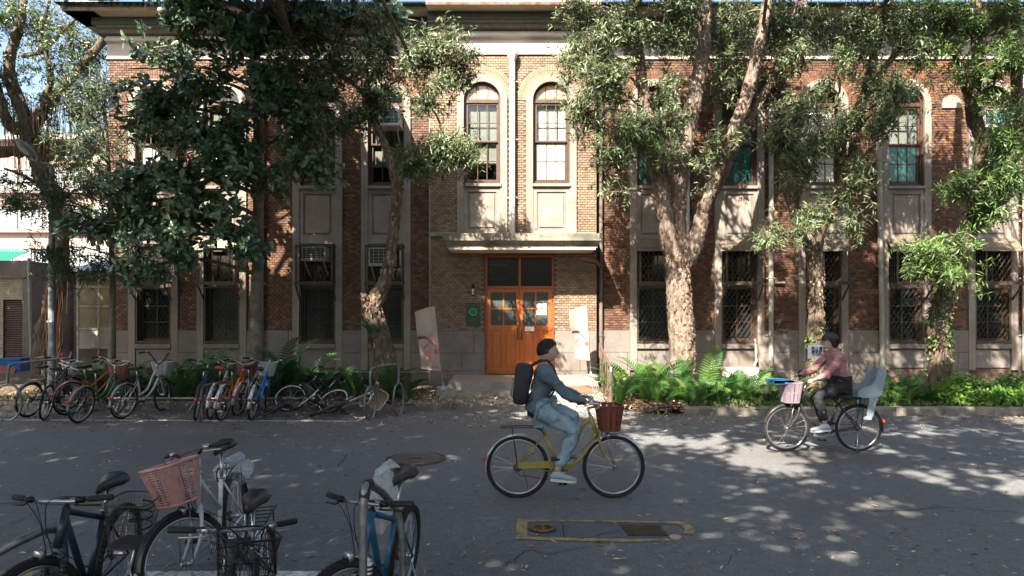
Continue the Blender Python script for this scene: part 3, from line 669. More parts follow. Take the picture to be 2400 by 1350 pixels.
# paper notices
t = MB(); t.box((X(1231,YC),.014,Z(776,YC)),(X(1252,YC),.018,Z(766,YC))); o = t.build('paper_notice', inkw, droot); lettering('PULL 拉', .035, (X(1233,YC), .012, Z(774,YC)), ink, droot)
t = MB(); t.box((X(1258,YC),.026,Z(738,YC)),(X(1281,YC),.03,Z(712,YC))); t.build('paper_notice', inkw, droot)
for k in range(5): t = MB(); t.box((X(1261,YC),.023,Z(734-k*4.5,YC)),(X(1278,YC),.025,Z(733-k*4.5,YC))); t.build('printed_line', mat('ink_grey', (.25,.25,.25), .8), droot)
# ---- steps, porch floor, ramp
tile_p = worn('porch_tile', (.28,.20,.165), (.36,.27,.22), scale=5, rough=.7, bump=.1)
terr = worn('terrazzo', (.17,.16,.14), (.26,.245,.22), scale=8, rough=.85, bump=.2, speck=((.4,.39,.36), 85, .6), dirt=((.08,.075,.06), 2, .5))
steps = bpy.data.objects.new('entrance_steps', None); sc.collection.objects.link(steps); steps.parent = bld; steps.matrix_local = IM
t = MB(); t.box((-1.43, 14.85, .0), (1.93, YC-.06, .40)); t.build('porch_slab', terr, steps)
t = MB(); t.box((-1.66, 14.50, .0), (.78, 14.846, .245)); t.build('step', terr, steps)
t = MB(); t.box((-1.93, 14.14, .0), (.78, 14.496, .085)); t.build('step', terr, steps)
t = MB(); y = 14.99
x = -1.40
while x < 1.9:   # ribbed tiles: long strips, joined
    t.box((x, 14.99, .401), (x+.034, YC-.07, .407)); x += .044
o = t.build('ribbed_tile', tile_p, steps); o['kind'] = 'stuff'
t = MB(); x = -1.41
while x < 1.9: t.bbox((x, 14.846, .401), (x+.145, 14.985, .412), .003); x += .15
t.build('nosing_tile', tile_p, steps)
ramp_m = worn('ramp_steel', (.30,.29,.28), (.42,.41,.39), scale=8, rough=.5, metal=.5)
t = MB(); rx0, rx1 = .82, 1.90; ya, yb, za, zb = 14.84, 13.10, .405, .03
t.add([(rx0,ya,za),(rx1,ya,za),(rx1,yb,zb),(rx0,yb,zb),(rx0,ya,0),(rx1,ya,0),(rx1,yb,0),(rx0,yb,0)], [(0,3,2,1),(3,7,6,2),(2,6,5,1),(0,4,7,3)]); t.build('ramp', ramp_m, steps)
for k in range(20):
    f0 = (k+.3)/20; y = ya+(yb-ya)*f0; z = za+(zb-za)*f0; t = MB(); t.add([(rx0+.12,y,z+.002),(rx1-.14,y,z+.002),(rx1-.14,y-.045,z+.012-.01),(rx0+.12,y-.045,z-.008),(rx0+.12,y-.012,z+.016),(rx1-.14,y-.012,z+.016)], [(0,4,5,1),(4,3,2,5)]); t.build('ramp_rib', ramp_m, steps)
t = MB(); t.add([(rx1-.12,ya,za+.004),(rx1,ya,za+.004),(rx1,yb,zb+.004),(rx1-.12,yb,zb+.004),(rx1-.12,ya,za+.03),(rx1,ya,za+.03),(rx1,yb,zb+.03),(rx1-.12,yb,zb+.03)],[(4,7,6,5),(3,0,4,7),(2,6,5,1),(3,2,6,7)]); t.build('ramp_edge', concrete, steps)
t = MB(); t.add([(1.0,14.4,.32),(1.55,14.4,.32),(1.55,14.05,.245),(1.0,14.05,.245)],[(0,3,2,1)]); 
# ---------------------------------------------------------------- things on and by the facade
steel = worn('galvanised_steel', (.13,.135,.135), (.24,.245,.25), scale=14, rough=.45, metal=.7, bump=.05, dirt=((.20,.12,.07), 5, .58))
root = empty('wall_plaque', P(1109, 737, YC-.03), 'dark green plaque with a bright green ring emblem left of the orange door', 'plaque')
t = MB(); t.box((-.18,-.01,-.29),(.18,.015,.29)); t.build('board', mat('plaque_green_dark', (.012,.03,.024), .35), root)
t = MB(); t.torus((0,-.012,.065),(0,1,0),.083,.014,28,5,.4)
for k in (0,1): pass
t.build('ring_emblem', mat('emblem_green', (.05,.42,.13), .5), root)
t = MB(); t.lathe((0,-.009,.065), [(.001,0),(.055,.002),(.05,.006)], 6, (0,-1,0)); t.lathe((0,-.009,.12), [(.03,0),(.02,.006)], 3, (0,-1,0)); t.build('leaf_emblem', mat('emblem_green_deep', (.012,.13,.04), .5), root)
lettering('國立臺灣大學', .034, (-.14,-.013,-.17), mat('plaque_letter', (.10,.16,.13), .5), root); t = MB(); t.lathe((.05,-.01,-.11),[(.012,0),(.010,.005)],10,(0,-1,0)); t.build('red_dot', mat('red_dot', (.5,.08,.05), .5), root)
root = empty('wall_lantern', P(1109, 680, YC-.02), 'small black wall lantern above the green plaque', 'lantern')
t = MB(); t.tube([(0,0,.10),(0,-.10,.13),(0,-.12,.08)], .012, 6); t.box((-.035,-.02,.03),(.035,0,.16)); t.build('bracket', mat('black_metal', (.012,.012,.012), .45, .5), root)
t = MB(); t.lathe((0,-.12,0), [(.02,.09),(.055,.05),(.055,.04),(.045,.035)], 8); t.lathe((0,-.12,-.13), [(.01,-.03),(.035,.0),(.035,.01)], 8)
for k in range(4):
    a = math.pi/4+k*math.pi/2; t.tube([(.04*math.cos(a),-.12+.04*math.sin(a),.04),(.03*math.cos(a),-.12+.03*math.sin(a),-.12)], .004, 4)
t.build('cage', MATS['black_metal'], root); t = MB(); t.lathe((0,-.12,-.12), [(.022,0),(.036,.15)], 10); t.build('glass_chimney', mat('lantern_glass', (.5,.5,.48), .1), root)
# feather banners
def banner(base, xt, yb, ztop, zbot, w, label, sgn, foldk, tilt):
    root = empty('feather_banner', base, label, 'banner', 'feather banners beside the entrance')
    t = MB(); t.lathe((0,0,0), [(.17,0),(.17,.05),(.13,.09),(.03,.10),(.03,.16)], 20); t.build('base', mat('banner_base', (.25,.25,.25), .5), root)
    top = Vector((tilt, 0, ztop)); t = MB(); t.tube([(0,0,.1),(tilt*.25,0,ztop*.3),top], [.018,.014,.010], 8); t.build('pole', steel, root)
    n, m_ = 14, 22; vs = []; uvs = []
    for j in range(m_+1):
        v = j/m_; z = zbot+(ztop-zbot)*v; px = tilt*(z/ztop)
        for i in range(n+1):
            u = i/n; ww = w*(1-foldk*max(0,1-v*1.3)) ; yy = math.sin(u*5+v*4)*.045*u+foldk*.16*math.sin(u*6.5+1)*(1-.3*v)
            zz = z+(.06*sgn*u if v > .5 else .05*u)*1.0-(.07*u*u if v > .95 else 0)+(.0)
            vs.append((px+sgn*u*ww, -.02-yy, zz)); uvs.append((u, v))
    fs = [(j*(n+1)+i, j*(n+1)+i+1, (j+1)*(n+1)+i+1, (j+1)*(n+1)+i) for j in range(m_) for i in range(n)]
    me = bpy.data.meshes.new('cloth'); me.from_pydata(vs, [], fs); me.shade_smooth(); a = me.attributes.new('uvp', 'FLOAT_VECTOR', 'POINT'); a.data.foreach_set('vector', [c for u, v in uvs for c in (u, v, 0)])
    c = link('cloth', me, banner_m, root); return root
def banner_mat():
    m = mat('banner_cloth', (.5,.4,.37), .8); n = m.node_tree.nodes; l = m.node_tree.links; b = n['Principled BSDF']
    a = n.new('ShaderNodeAttribute'); a.attribute_name = 'uvp'; base = None
    def blob(cx, cy, rx, ry, col, prev, k=1.0, rot=0.0):
        mp = n.new('ShaderNodeMapping'); mp.vector_type = 'TEXTURE'; mp.inputs['Location'].default_value = (cx, cy, 0); mp.inputs['Scale'].default_value = (rx, ry, 1); mp.inputs['Rotation'].default_value = (0,0,rot)
        l.new(a.outputs['Vector'], mp.inputs[0]); g = n.new('ShaderNodeTexGradient'); g.gradient_type = 'SPHERICAL'; l.new(mp.outputs[0], g.inputs[0])
        r = n.new('ShaderNodeMath'); r.operation = 'MULTIPLY'; r.use_clamp = True; r.inputs[1].default_value = k*2; l.new(g.outputs['Fac'], r.inputs[0])
        mx = n.new('ShaderNodeMix'); mx.data_type = 'RGBA'; l.new(r.outputs[0], mx.inputs[0]); l.new(prev, mx.inputs[6]); mx.inputs[7].default_value = (*col, 1); return mx.outputs[2]
    ns = n.new('ShaderNodeTexNoise'); ns.inputs['Scale'].default_value = 3; l.new(a.outputs['Vector'], ns.inputs[0]); cr = n.new('ShaderNodeValToRGB'); cr.color_ramp.elements[0].color = (.36,.26,.24,1); cr.color_ramp.elements[1].color = (.52,.43,.395,1); cr.color_ramp.elements[0].position = .3; cr.color_ramp.elements[1].position = .7
    l.new(ns.outputs[0], cr.inputs[0]); o = cr.outputs[0]
    for args in [(.6,.85,.6,.3,(.50,.46,.36),.5),(.15,.45,.35,.12,(.75,.45,.42),.5),(.3,.42,.3,.03,(.25,.10,.12),.8,.3),(.65,.36,.28,.025,(.25,.12,.14),.9,-.35),(.55,.5,.07,.05,(.30,.06,.05),1.),(.62,.27,.28,.03,(.65,.22,.18),.9),(.60,.22,.26,.022,(.45,.14,.14),.9,.2),(.15,.30,.16,.06,(.6,.1,.06),.9),(.8,.42,.3,.06,(.55,.38,.42),.6),(.55,.62,.10,.012,(.35,.3,.16),.9,.8)]: o = blob(*args[:4], args[4], o, args[5], args[6] if len(args) > 6 else 0)
    l.new(o, b.inputs['Base Color']); tr = n.new('ShaderNodeBsdfTranslucent'); mix = n.new('ShaderNodeMixShader'); mix.inputs[0].default_value = .25; l.new(o, tr.inputs[0]); l.new(b.outputs[0], mix.inputs[1]); l.new(tr.outputs[0], mix.inputs[2]); l.new(mix.outputs[0], n['Material Output'].inputs[0]); return m
banner_m = banner_mat()
q = P(1040, 903, 14.75); q.z = .27
r1 = banner(Vector((-1.53,14.65,.245)), 0, 0, 1.86, .42, .44, 'pinkish banner with a painted face hanging in shade left of the entrance steps', -1, 0, -.18)
lt_ = lettering('DANNAUSHIA', .052, (-.44,-.055,.50), mat('banner_ink', (.12,.08,.08), .7), r1); lettering('DANNAUSHIA FLORA EXHIBITION', .017, (-.44,-.055,.47), MATS['banner_ink'], r1)
r2 = banner(Vector((1.86,15.6,.41)), 0, 0, 1.72, .42, .42, 'twisted white and pink banner in sunlight right of the entrance', -1, .16, -.10)
lettering('DANNAUSHIA', .04, (-.28,-.09,.42), MATS['banner_ink'], r2)
# handrail of the ramp
root = empty('ramp_handrail', (1.97, 13.9, 0), 'brown metal handrail along the right side of the entrance ramp', 'handrail')
hm = worn('handrail_metal', (.20,.14,.11), (.32,.24,.19), scale=20, rough=.35, metal=.6)
A = Vector((0, .92, 1.27)); B = Vector((0, -.72, .86)); t = MB(); t.tube([A+Vector((0,.02,-.3)), A+Vector((0,.03,-.05)), A, B, B+Vector((0,-.02,-.06)), B+Vector((0,0,-.84))], .022, 8); t.build('top_rail', hm, root)
for k in range(6):
    f = k/6+.05; p = A.lerp(B, f); t = MB(); t.tube([(0,p.y,max(.02,p.z-.86)),(0,p.y,p.z)], .013, 6); t.build('baluster', hm, root)
t = MB(); t.tube([A+Vector((0,-.05,-.75)), B+Vector((0,.02,-.72))], .012, 6); t.build('lower_rail', hm, root)
t = MB(); t.box((1.0-.0,14.05,.0),(1.01,14.06,.01)); 
def doormat():
    y0, y1 = 14.52, 14.05; z = lambda y: .405+(y-14.84)*(.405-.03)/(14.84-13.10)
    t = MB(); t.add([(1.02,y0,z(y0)+.02),(1.70,y0,z(y0)+.02),(1.76,y1,z(y1)+.02),(1.0,y1,z(y1)+.02),(1.02,y0,z(y0)+.03),(1.70,y0,z(y0)+.03),(1.76,y1,z(y1)+.03),(1.0,y1,z(y1)+.03)], [(4,7,6,5),(3,2,6,7),(0,3,7,4),(1,5,6,2),(0,4,5,1)])
    tag(t.build('door_mat', worn('mat_brown', (.17,.075,.045), (.22,.10,.06), 30, .9)), 'reddish brown mat lying at the top of the metal ramp', 'mat')
doormat()
# air conditioners
acw = worn('ac_white', (.40,.39,.36), (.50,.48,.44), scale=5, rough=.45, dirt=((.35,.28,.2),3,.56)); acg = mat('ac_grille_teal', (.03,.11,.13), .4); acd = mat('ac_fin_dark', (.03,.035,.04), .6)
def window_ac(px, py, w, h, Y, label, body=acw, fin=acg, rot=0):
    root = empty('air_conditioner', P(px, py, Y), label, 'air conditioner', 'window air conditioners'); root.rotation_euler = (0,0,R(rot))
    t = MB(); t.box((-w/2,-.0,-h/2),(w/2,.55,h/2)); t.box((-w/2-.03,-.02,-h/2-.035),(w/2+.03,.5,-h/2-.003)); t.build('casing', body, root)
    t = MB(); t.box((-w/2+.03,-.004,-h/2+.03),(w/2-.03,-.001,h/2-.03)); t.build('coil', fin, root)
    t = MB()
    framebox(t, -w/2, w/2, -h/2, h/2, -.02, .03, .018)
    for k in range(1,5): xx = -w/2+w*k/5; t.tube([(xx,-.012,-h/2+.03),(xx,-.012,h/2-.03)], .005, 4, False)
    for k in range(1,5): zz = -h/2+h*k/5; t.tube([(-w/2+.03,-.014,zz),(w/2-.03,-.014,zz)], .005, 4, False)
    t.build('front_grille', body, root)
    t = MB()
    for k in range(7): t.box((w/2+.0,.08+k*.06,-h/2+.04),(w/2+.006,.11+k*.06,h/2-.04))
    for sx in (-w/2+.05, w/2-.08): t.add([(sx,.0,-h/2-.04),(sx+.03,.0,-h/2-.04),(sx+.03,.45,-h/2-.4),(sx,.45,-h/2-.4),(sx,.05,-h/2-.04),(sx+.03,.05,-h/2-.04),(sx+.03,.47,-h/2-.35),(sx,.47,-h/2-.35)],[(0,1,2,3),(4,7,6,5),(0,3,7,4),(1,5,6,2)])
    t.build('side_louvre', body, root); return root
window_ac(343, 270, .68, .42, 16.25, 'white air conditioner with teal front in the upper left window by the corner')
window_ac(903, 271, .68, .42, 16.3, 'white air conditioner behind the leaning trunk in an upper window')
window_ac(2335, 275, .60, .42, 16.4, 'white air conditioner with blue front in the upper right window')
window_ac(735, 593, .60, .32, 16.62, 'grey air conditioner inside a lattice cage, lower third window', mat('ac_grey', (.28,.28,.27), .6), acd)
window_ac(893, 600, .62, .42, 16.62, 'pale air conditioner inside a lattice cage behind the leaning trunk', mat('ac_cream', (.45,.43,.38), .6), acd)
root = empty('outdoor_unit', P(1741, 885, 15.9), 'white outdoor air conditioning unit standing low behind the ferns', 'air conditioner'); root.location.z = .13
t = MB(); t.bbox((-.40,0,.02),(.40,.32,.50), .015); t.build('casing', acw, root); t = MB(); t.torus((-.08,-.008,.26),(0,1,0),.19,.01,24,4)
for k in range(1,6): t.torus((-.08,-.008,.26),(0,1,0),.034*k,.004,20,4)
t.build('fan_guard', mat('guard_grey', (.35,.35,.36), .5), root); t = MB(); t.lathe((-.08,-.002,.26),[(.18,0),(.17,.003)],24,(0,-1,0)); t.build('fan_recess', mat('fan_dark', (.08,.08,.09), .6), root)
t = MB(); t.tube([P(1770,795,16.7)-root.location, P(1772,820,16.6)-root.location, P(1773,846,16.3)-root.location, P(1768,856,16.1)-root.location], .03, 8); t.build('pipe_cover', acw, root)
t = MB(); t.box((-.38,.05,.0),(-.3,.3,.05)); t.box((.3,.05,.0),(.38,.3,.05)); t.build('foot', acd, root)
# sheet-metal hood over the upper window right of the big tree
root = empty('window_hood', P(1942, 258, 16.3), 'white corrugated hood and white box over an upper right window', 'hood')
t = MB()
for k in range(14): x = -.6+k*.086; t.prism([(0,-.02),(0,.0),(.6,.12),(.6,.10)], x, x+.06)
t.box((-.6,0,-.03),(.6,.02,-.005)); t.build('sheet', acw, root)
t = MB(); t.box((-.40,.05,-.5),(.42,.5,-.08)); t.build('box', acw, root)
# street lamp
pl = worn('lamp_paint', (.16,.19,.20), (.22,.25,.26), scale=6, rough=.5, metal=.3, bump=.03)
Yl = 14.55; root = empty('street_lamp', (X(122,Yl), Yl, .13), 'grey steel street lamp with a tilted oval head at far left', 'street lamp'); o_ = root.location
t = MB(); t.tube([(0,0,0),(0,0,3.2),(0,0,5.0)], [.085,.068,.05], 14); t.torus((0,0,.9),(0,0,1),.085,.006,16,4); t.build('pole', pl, root)
hd = P(62,352,13.9)-Vector(o_); ne = P(92,382,14.2)-Vector(o_)
t = MB(); t.tube(cat_path([(0,0,4.6),(0,0,5.05),ne,hd], 5), .032, 8); t.build('arm', pl, root)
dir_ = (hd-ne).normalized(); M = Matrix.Translation(hd) @ dir_.to_track_quat('X','Z').to_matrix().to_4x4()
t = MB(); vs = []; n_ = 18
for (zz, k) in ((.02,.86),(.0,1.0),(.05,1.0),(.10,.75),(.13,.3)):
    for i in range(n_):
        a = 2*math.pi*i/n_; vs.append(M @ Vector((.02+.30*k*math.cos(a), .135*k*math.sin(a)*(1-.2*math.cos(a)), zz-.04)))
t.add(vs, [(j*n_+i, j*n_+(i+1)%n_, (j+1)*n_+(i+1)%n_, (j+1)*n_+i) for j in range(4) for i in range(n_)]+[tuple(4*n_+i for i in range(n_))]); t.build('lamp_head', pl, root, smooth=False)
t = MB(); vs = [M @ Vector((.05+.22*math.cos(2*math.pi*i/16), .10*math.sin(2*math.pi*i/16), -.022)) for i in range(16)]+[M @ Vector((.05+.15*math.cos(2*math.pi*i/16), .07*math.sin(2*math.pi*i/16), -.06)) for i in range(16)]
t.add(vs, [(i, (i+1)%16, 16+(i+1)%16, 16+i) for i in range(16)]+[tuple(16+i for i in range(16))]); t.build('lamp_lens', mat('lamp_lens', (.25,.30,.26), .15), root)
t = MB(); t.box((-.06,-.088,1.62),(.05,-.080,1.66)); t.build('sticker', mat('sticker_grey', (.45,.47,.47), .6), root)
# ---------------------------------------------------------------- sheds and the far building at left
tileb = worn('strip_tile_cream', (.42,.36,.25), (.52,.46,.34), scale=9, rough=.5, bump=.05, dirt=((.2,.16,.1),2,.55)); tilew = worn('strip_tile_pale', (.44,.40,.38), (.56,.51,.49), scale=9, rough=.5, dirt=((.25,.2,.17),2,.58))
conc = worn('shed_concrete', (.16,.135,.115), (.24,.205,.175), scale=2.5, rough=.9, bump=.2, dirt=((.09,.07,.06),.9,.5))
def strip_wall(root, x0, x1, z0, z1, Y, m, hole=None):
    t = MB(); z = z0; n = 0; hh = .075
    while z < z1-.02:
        parts_ = [(x0,x1)] if not (hole and hole[2] < z < hole[3]) else [(x0,hole[0]),(hole[1],x1)]
        for a, c in parts_:
            if c-a > .03: t = MB(); t.box((a,-.02-random.uniform(0,.004),z),(c,-.001,z+hh-.012)); t.build('strip_tile', m, root)
        z += hh
Ys = 22.0; root = empty('tiled_shed', (X(-60,Ys), Ys, .1), 'low flat-roofed shed with cream strip tiles and a brown roller shutter', 'shed'); ox = root.location.x
zt = Z(613,Ys)-.1
t = MB(); a, c = X(-500,Ys)-ox, X(80,Ys)-ox; h0, h1 = X(8,Ys)-ox, X(56,Ys)-ox; zsh = Z(703,Ys)-.1
t.box((a,0,0),(h0,3,zt)); t.box((h1,0,0),(c,3,zt)); t.box((h0,0,zsh),(h1,3,zt)); t.box((a,-.12,zt-.55),(c+.05,-.001,zt+.02)); t.box((h1+.02,-.1,0),(c,-.001,zt-.56)); t.build('wall', conc, root)
strip_wall(root, a+5, h1+.012, .05, zt-.56, 0, tileb, hole=(h0,h1,-.1,zsh))
t = MB(); z = .02
while z < zsh-.06: t.prism([(.1,z),(.06,z+.02),(.06,z+.05),(.1,z+.07)], h0, h1); z += .075
t.build('roller_shutter', worn('shutter_brown', (.15,.11,.085), (.20,.15,.12), 6, rough=.5, metal=.3), root)
t = MB(); t.tube([(X(78,Ys)-ox,-.2,zt+.1),(X(80,Ys)-ox,-.2,2.2),(X(84,Ys)-ox,-.2,.2)], .05, 8); t.build('drainpipe', pipe_m, root)
Y2 = 24.0; root = empty('pale_tiled_annex', (X(130,Y2), Y2, .1), 'shed wing with pale pinkish strip tiles behind the banyan trunk', 'shed'); ox = root.location.x; zt = Z(625,Y2)-.1
t = MB(); a, c = X(78,Y2)-ox, X(184,Y2)-ox; t.box((a,0,0),(c,4,zt)); t.box((a,-.15,zt-.6),(c+.05,-.001,zt+.02)); t.build('wall', conc, root); strip_wall(root, a, c, .05, zt-.62, 0, tilew)
t = MB(); q = lambda px, py: P(px,py,Y2-.15)-Vector(root.location); t.tube([q(138,770),q(141,820)], .03, 6); t.tube([q(138,770),q(146,768),q(147,775)],.02,6); t.tube([q(141,786),q(156,786),q(156,778)],.025,6); t.build('tap_pipe', mat('pipe_black', (.02,.02,.02), .5), root)
root = empty('red_hydrant', P(147, 850, 20.5), 'small red hydrant post behind the street lamp', 'hydrant'); root.location.z = .1
rd = mat('hydrant_red', (.35,.05,.025), .5); t = MB(); t.tube([(0,0,0),(0,0,.55)], .05, 10); t.lathe((0,0,.55),[(.06,0),(.06,.03),(.02,.07)],10); t.tube([(-.18,0,.3),(.06,0,.3)], .035, 8); t.build('body', rd, root); t = MB(); t.lathe((-.18,0,.3),[(.05,0),(.05,.04)],8,(-1,0,0)); t.build('cap', rd, root)
root = empty('blue_crate', P(35, 856, 20.6), 'blue plastic crate on the ground before the roller shutter', 'crate'); root.location.z = .1
blue = worn('crate_blue', (.012,.10,.32), (.02,.14,.40), 6, rough=.45)
t = MB(); t.box((-.32,-.22,0),(.32,.22,.02)); t.box((-.32,-.22,.02),(-.30,.22,.40)); t.box((.30,-.22,.02),(.32,.22,.40)); t.box((-.30,-.22,.02),(.30,-.20,.40)); t.box((-.30,.20,.02),(.30,.22,.40)); t.box((-.35,-.25,.40),(.35,-.2,.43)); t.box((-.35,.2,.40),(.35,.25,.43)); t.build('shell', blue, root); t = MB(); t.bbox((-.34,-.24,.432),(.34,.24,.45),.005); t.build('lid', blue, root)
root = empty('red_bin_lid', P(8, 858, 19.8), 'dark red plastic board lying tilted beside the blue crate', 'board'); root.location.z = .1; t = MB(); t.bbox((-.28,-.02,0),(.28,.02,.26), .01); o = t.build('board', mat('dark_red_plastic', (.16,.02,.015), .5), root); o.rotation_euler = (R(-25), R(14), 0)
# glazed lean-to against the building corner
Yg = 20.4; root = empty('glazed_lean_to', (X(222,Yg), Yg, .1), 'white framed glazed lean-to with yellowish panes and blue sheet roof', 'lean-to'); ox = root.location.x
wf = worn('lean_to_frame', (.42,.40,.34), (.60,.58,.5), 12, rough=.7, dirt=((.25,.17,.1),5,.5)); gp = worn('lean_to_glass', (.22,.21,.10), (.42,.40,.26), 2.2, rough=.25, bump=0)
xs_ = [X(v,Yg)-ox for v in (183,232,262)]; zs_ = [Z(v,Yg)-.1 for v in (815,770,718,672,652)]
t = MB()
for xx in xs_: t.box((xx-.03,-.03,0),(xx+.03,.04,zs_[-1]))
for zz in zs_: t.box((xs_[0]-.03,-.036,zz-.03),(xs_[2]+.03,.03,zz+.03))
t.box((xs_[0]-.06,-.05,zs_[-1]+.03),(xs_[2]+.1,.1,zs_[-1]+.2)); t.build('frame', wf, root)
for i in range(2):
    for j in range(4): pane_obj(root, xs_[i]+.032, xs_[i+1]-.032, .0, zs_[j]+.032, zs_[j+1]-.032, gp if j else mat('lean_to_panel', (.45,.44,.38), .6))
t = MB(); t.box((xs_[0]-.03,0,.0),(xs_[2]+.5,.1,zs_[0]-.03)); t.build('base_wall', conc, root)
t = MB(); t.add([(xs_[0]-.35,-.3,zs_[-1]+.22),(xs_[2]+.5,-.3,zs_[-1]+.24),(xs_[2]+.5,2.5,zs_[-1]+1.0),(xs_[0]+.4,2.5,zs_[-1]+1.0)],[(0,1,2,3)]); t.build('sheet_roof', mat('blue_sheet', (.30,.42,.52), .3), root)
# far pink and white building
Yb = 46.0; root = empty('pink_office_block', (X(100,Yb), Yb, 0), 'distant sunlit pale pink building with rows of white framed windows', 'building'); ox = root.location.x
pk = worn('pink_render', (.33,.25,.22), (.38,.29,.26), 1.2, rough=.8, bump=.02, spec=.2); t = MB(); zt = Z(330,Yb); t.box((X(-420,Yb)-ox,0,0),(X(330,Yb)-ox,6,zt)); t.build('wall', pk, root)
t = MB(); t.box((X(-420,Yb)-ox,-.5,zt),(X(330,Yb)-ox,6,zt+.35)); t.build('roof_slab', mat('slab_white', (.4,.36,.33), .8), root)
wfm = mat('window_frame_white', (.45,.44,.42), .5); skyp = mat('office_glass', (.30,.35,.37), .12)
for (y0, y1) in ((395,446),(487,538),(580,628)):
    for k in range(-4, 7):
        cxp = 15+k*58 if y0 < 550 else 10+k*44; w = 26 if y0 < 550 else 20; xa, xb = X(cxp-w,Yb)-ox, X(cxp+w,Yb)-ox; za, zb = Z(y1,Yb), Z(y0,Yb)
        wr = bpy.data.objects.new('window', None); sc.collection.objects.link(wr); wr.parent = root
        t = MB(); framebox(t, xa, xb, za, zb, -.08, .09, .07); t.box(((xa+xb)/2-.04,-.075,za+.09),((xa+xb)/2+.04,-.02,zb-.09)); t.box((xa+.09,-.07,za+.55),((xa+xb)/2-.04,-.02,za+.65)); t.box(((xa+xb)/2+.04,-.07,za+.55),(xb-.09,-.02,za+.65)); t.build('window_frame', wfm, wr)
        for u, v in ((xa+.09,(xa+xb)/2-.04),((xa+xb)/2+.04,xb-.09)): pane_obj(wr, u, v, -.012, za+.09, zb-.09, skyp)
    t = MB(); t.box((X(-420,Yb)-ox,-.35,Z(y1,Yb)-.22),(X(330,Yb)-ox,-.001,Z(y1,Yb)-.08)); t.build('sill_band', pk, root)
root = empty('green_canvas_roof', P(-22,606,30), 'green sheet roof edge showing above the shed at far left', 'roof'); t = MB(); t.add([(-3,0,.6),(-.4,0,.3),(.4,0,-.3),(-3,0,-.3),(-3,3,.9),(-.4,3,.6)], [(0,1,5,4),(1,2,5),(3,2,1,0)]); t.build('sheet', mat('green_sheet', (.03,.22,.15), .5), root)
t = MB(); t.tube([(-2.5,.2,-.3),(-2.5,.2,-3.2)], .05, 6); t.tube([(.2,.2,-.3),(.2,.2,-3.2)], .05, 6); t.build('post', pipe_m, root)
# ---------------------------------------------------------------- racks and rails
def tube_thing(name, label, cat, pts, r, m=steel, group=None, n=10, sub='tube'):
    c = Vector(pts[0][0]); c.z = 0; root = empty(name, c, label, cat, group)
    for p in pts: t = MB(); t.tube([Vector(q)-c for q in cat_path(p, 5)] if len(p) > 2 else [Vector(q)-c for q in p], r, n); t.build(sub, m, root)
    return root
def hoop(base, d, w, h, r=.025):
    d = Vector(d).normalized(); b_ = Vector(base); e = b_+d*w; k = .10; u = Vector((0,0,1))
    return [b_, b_+u*(h-k*2), b_+u*(h-k*.5)+d*k*.35, b_+u*h+d*k*1.3, e+u*h-d*k*1.3, e+u*(h-k*.5)-d*k*.35, e+u*(h-k*2), e]
RG = 'galvanised tube bicycle racks'
b0 = G(868, 984); rk = empty('bicycle_rack', b0, 'galvanised looped bicycle rack at the right end of the far row', 'bicycle rack', RG)
def loop_rack(root, c, d, w, h):
    """narrow loop: two uprights splaying into an oval lower ring, arch on top leaning back"""
    d = Vector(d).normalized(); u = Vector((0,0,1)); n_ = 26; pts = []
    for i in range(n_):
        a = 2*math.pi*i/n_; pts.append(c+d*(w/2*math.cos(a))+u*(h/2+h/2*math.sin(a)))
    t = MB(); t.tube(pts, .02, 8, closed=True); t.build('wheel_loop', steel, root)
loop_rack(rk, Vector((0,0,.0)), (.2,.5,0), .36, .62); loop_rack(rk, Vector((.42,.55,.0)), (.2,.5,0), .36, .62)
t = MB(); t.tube(cat_path([(0,0,.60),(-.0,.0,.86),(.06,.10,.95),(.36,.5,.98),(.42,.55,.90),(.42,.55,.60)], 5), .022, 8); t.build('top_tube', steel, rk)
b0 = G(18, 985); rk = empty('bicycle_rack', b0, 'galvanised looped bicycle rack at the left end of the far row', 'bicycle rack', RG)
loop_rack(rk, Vector((0,0,0)), (1,.25,0), .46, .66)
t = MB(); t.tube(cat_path([(.0,0,.66),(.02,0,.95),(.10,.06,1.03),(.72,.45,1.10),(.80,.5,1.12),(.82,.52,1.22)], 5), .022, 8); t.build('top_tube', steel, rk)
p0 = P(92,840,13.2); tube_thing('bent_pipe_rail', 'short bent galvanised pipe post beside the street lamp base', 'pipe post', [[P(86,838,13.3), P(97,838,13.3), P(104,846,13.3), Vector((X(106,13.3),13.3,.0))]], .022)
tube_thing('bicycle_rack', 'single bent galvanised post amid the second group of bicycles', 'bicycle rack', [[Vector((*G(474,985).xy,0)), Vector((*G(474,985).xy,.55)), G(474,985)+Vector((.02,.04,.62)), G(474,985)+Vector((.25,.35,.66)), G(474,985)+Vector((.3,.5,.6))]], .03, group=RG)
ra, rb = P(343, 933, 13.05), P(745, 936, 13.05)
rr = empty('low_parking_rail', (ra.x, 13.05, 0), 'low horizontal pipe rail along the kerb behind the parked bicycles', 'rail')
t = MB(); t.tube([Vector((X(150,13.05)-ra.x,0,.27)), Vector((X(745,13.05)-ra.x,0,.27))], .024, 8); t.build('rail_tube', steel, rr)
for px in (200, 403, 560, 715): t = MB(); t.tube([(X(px,13.05)-ra.x,0,0),(X(px,13.05)-ra.x,0,.25)], .022, 8); t.build('post', steel, rr)
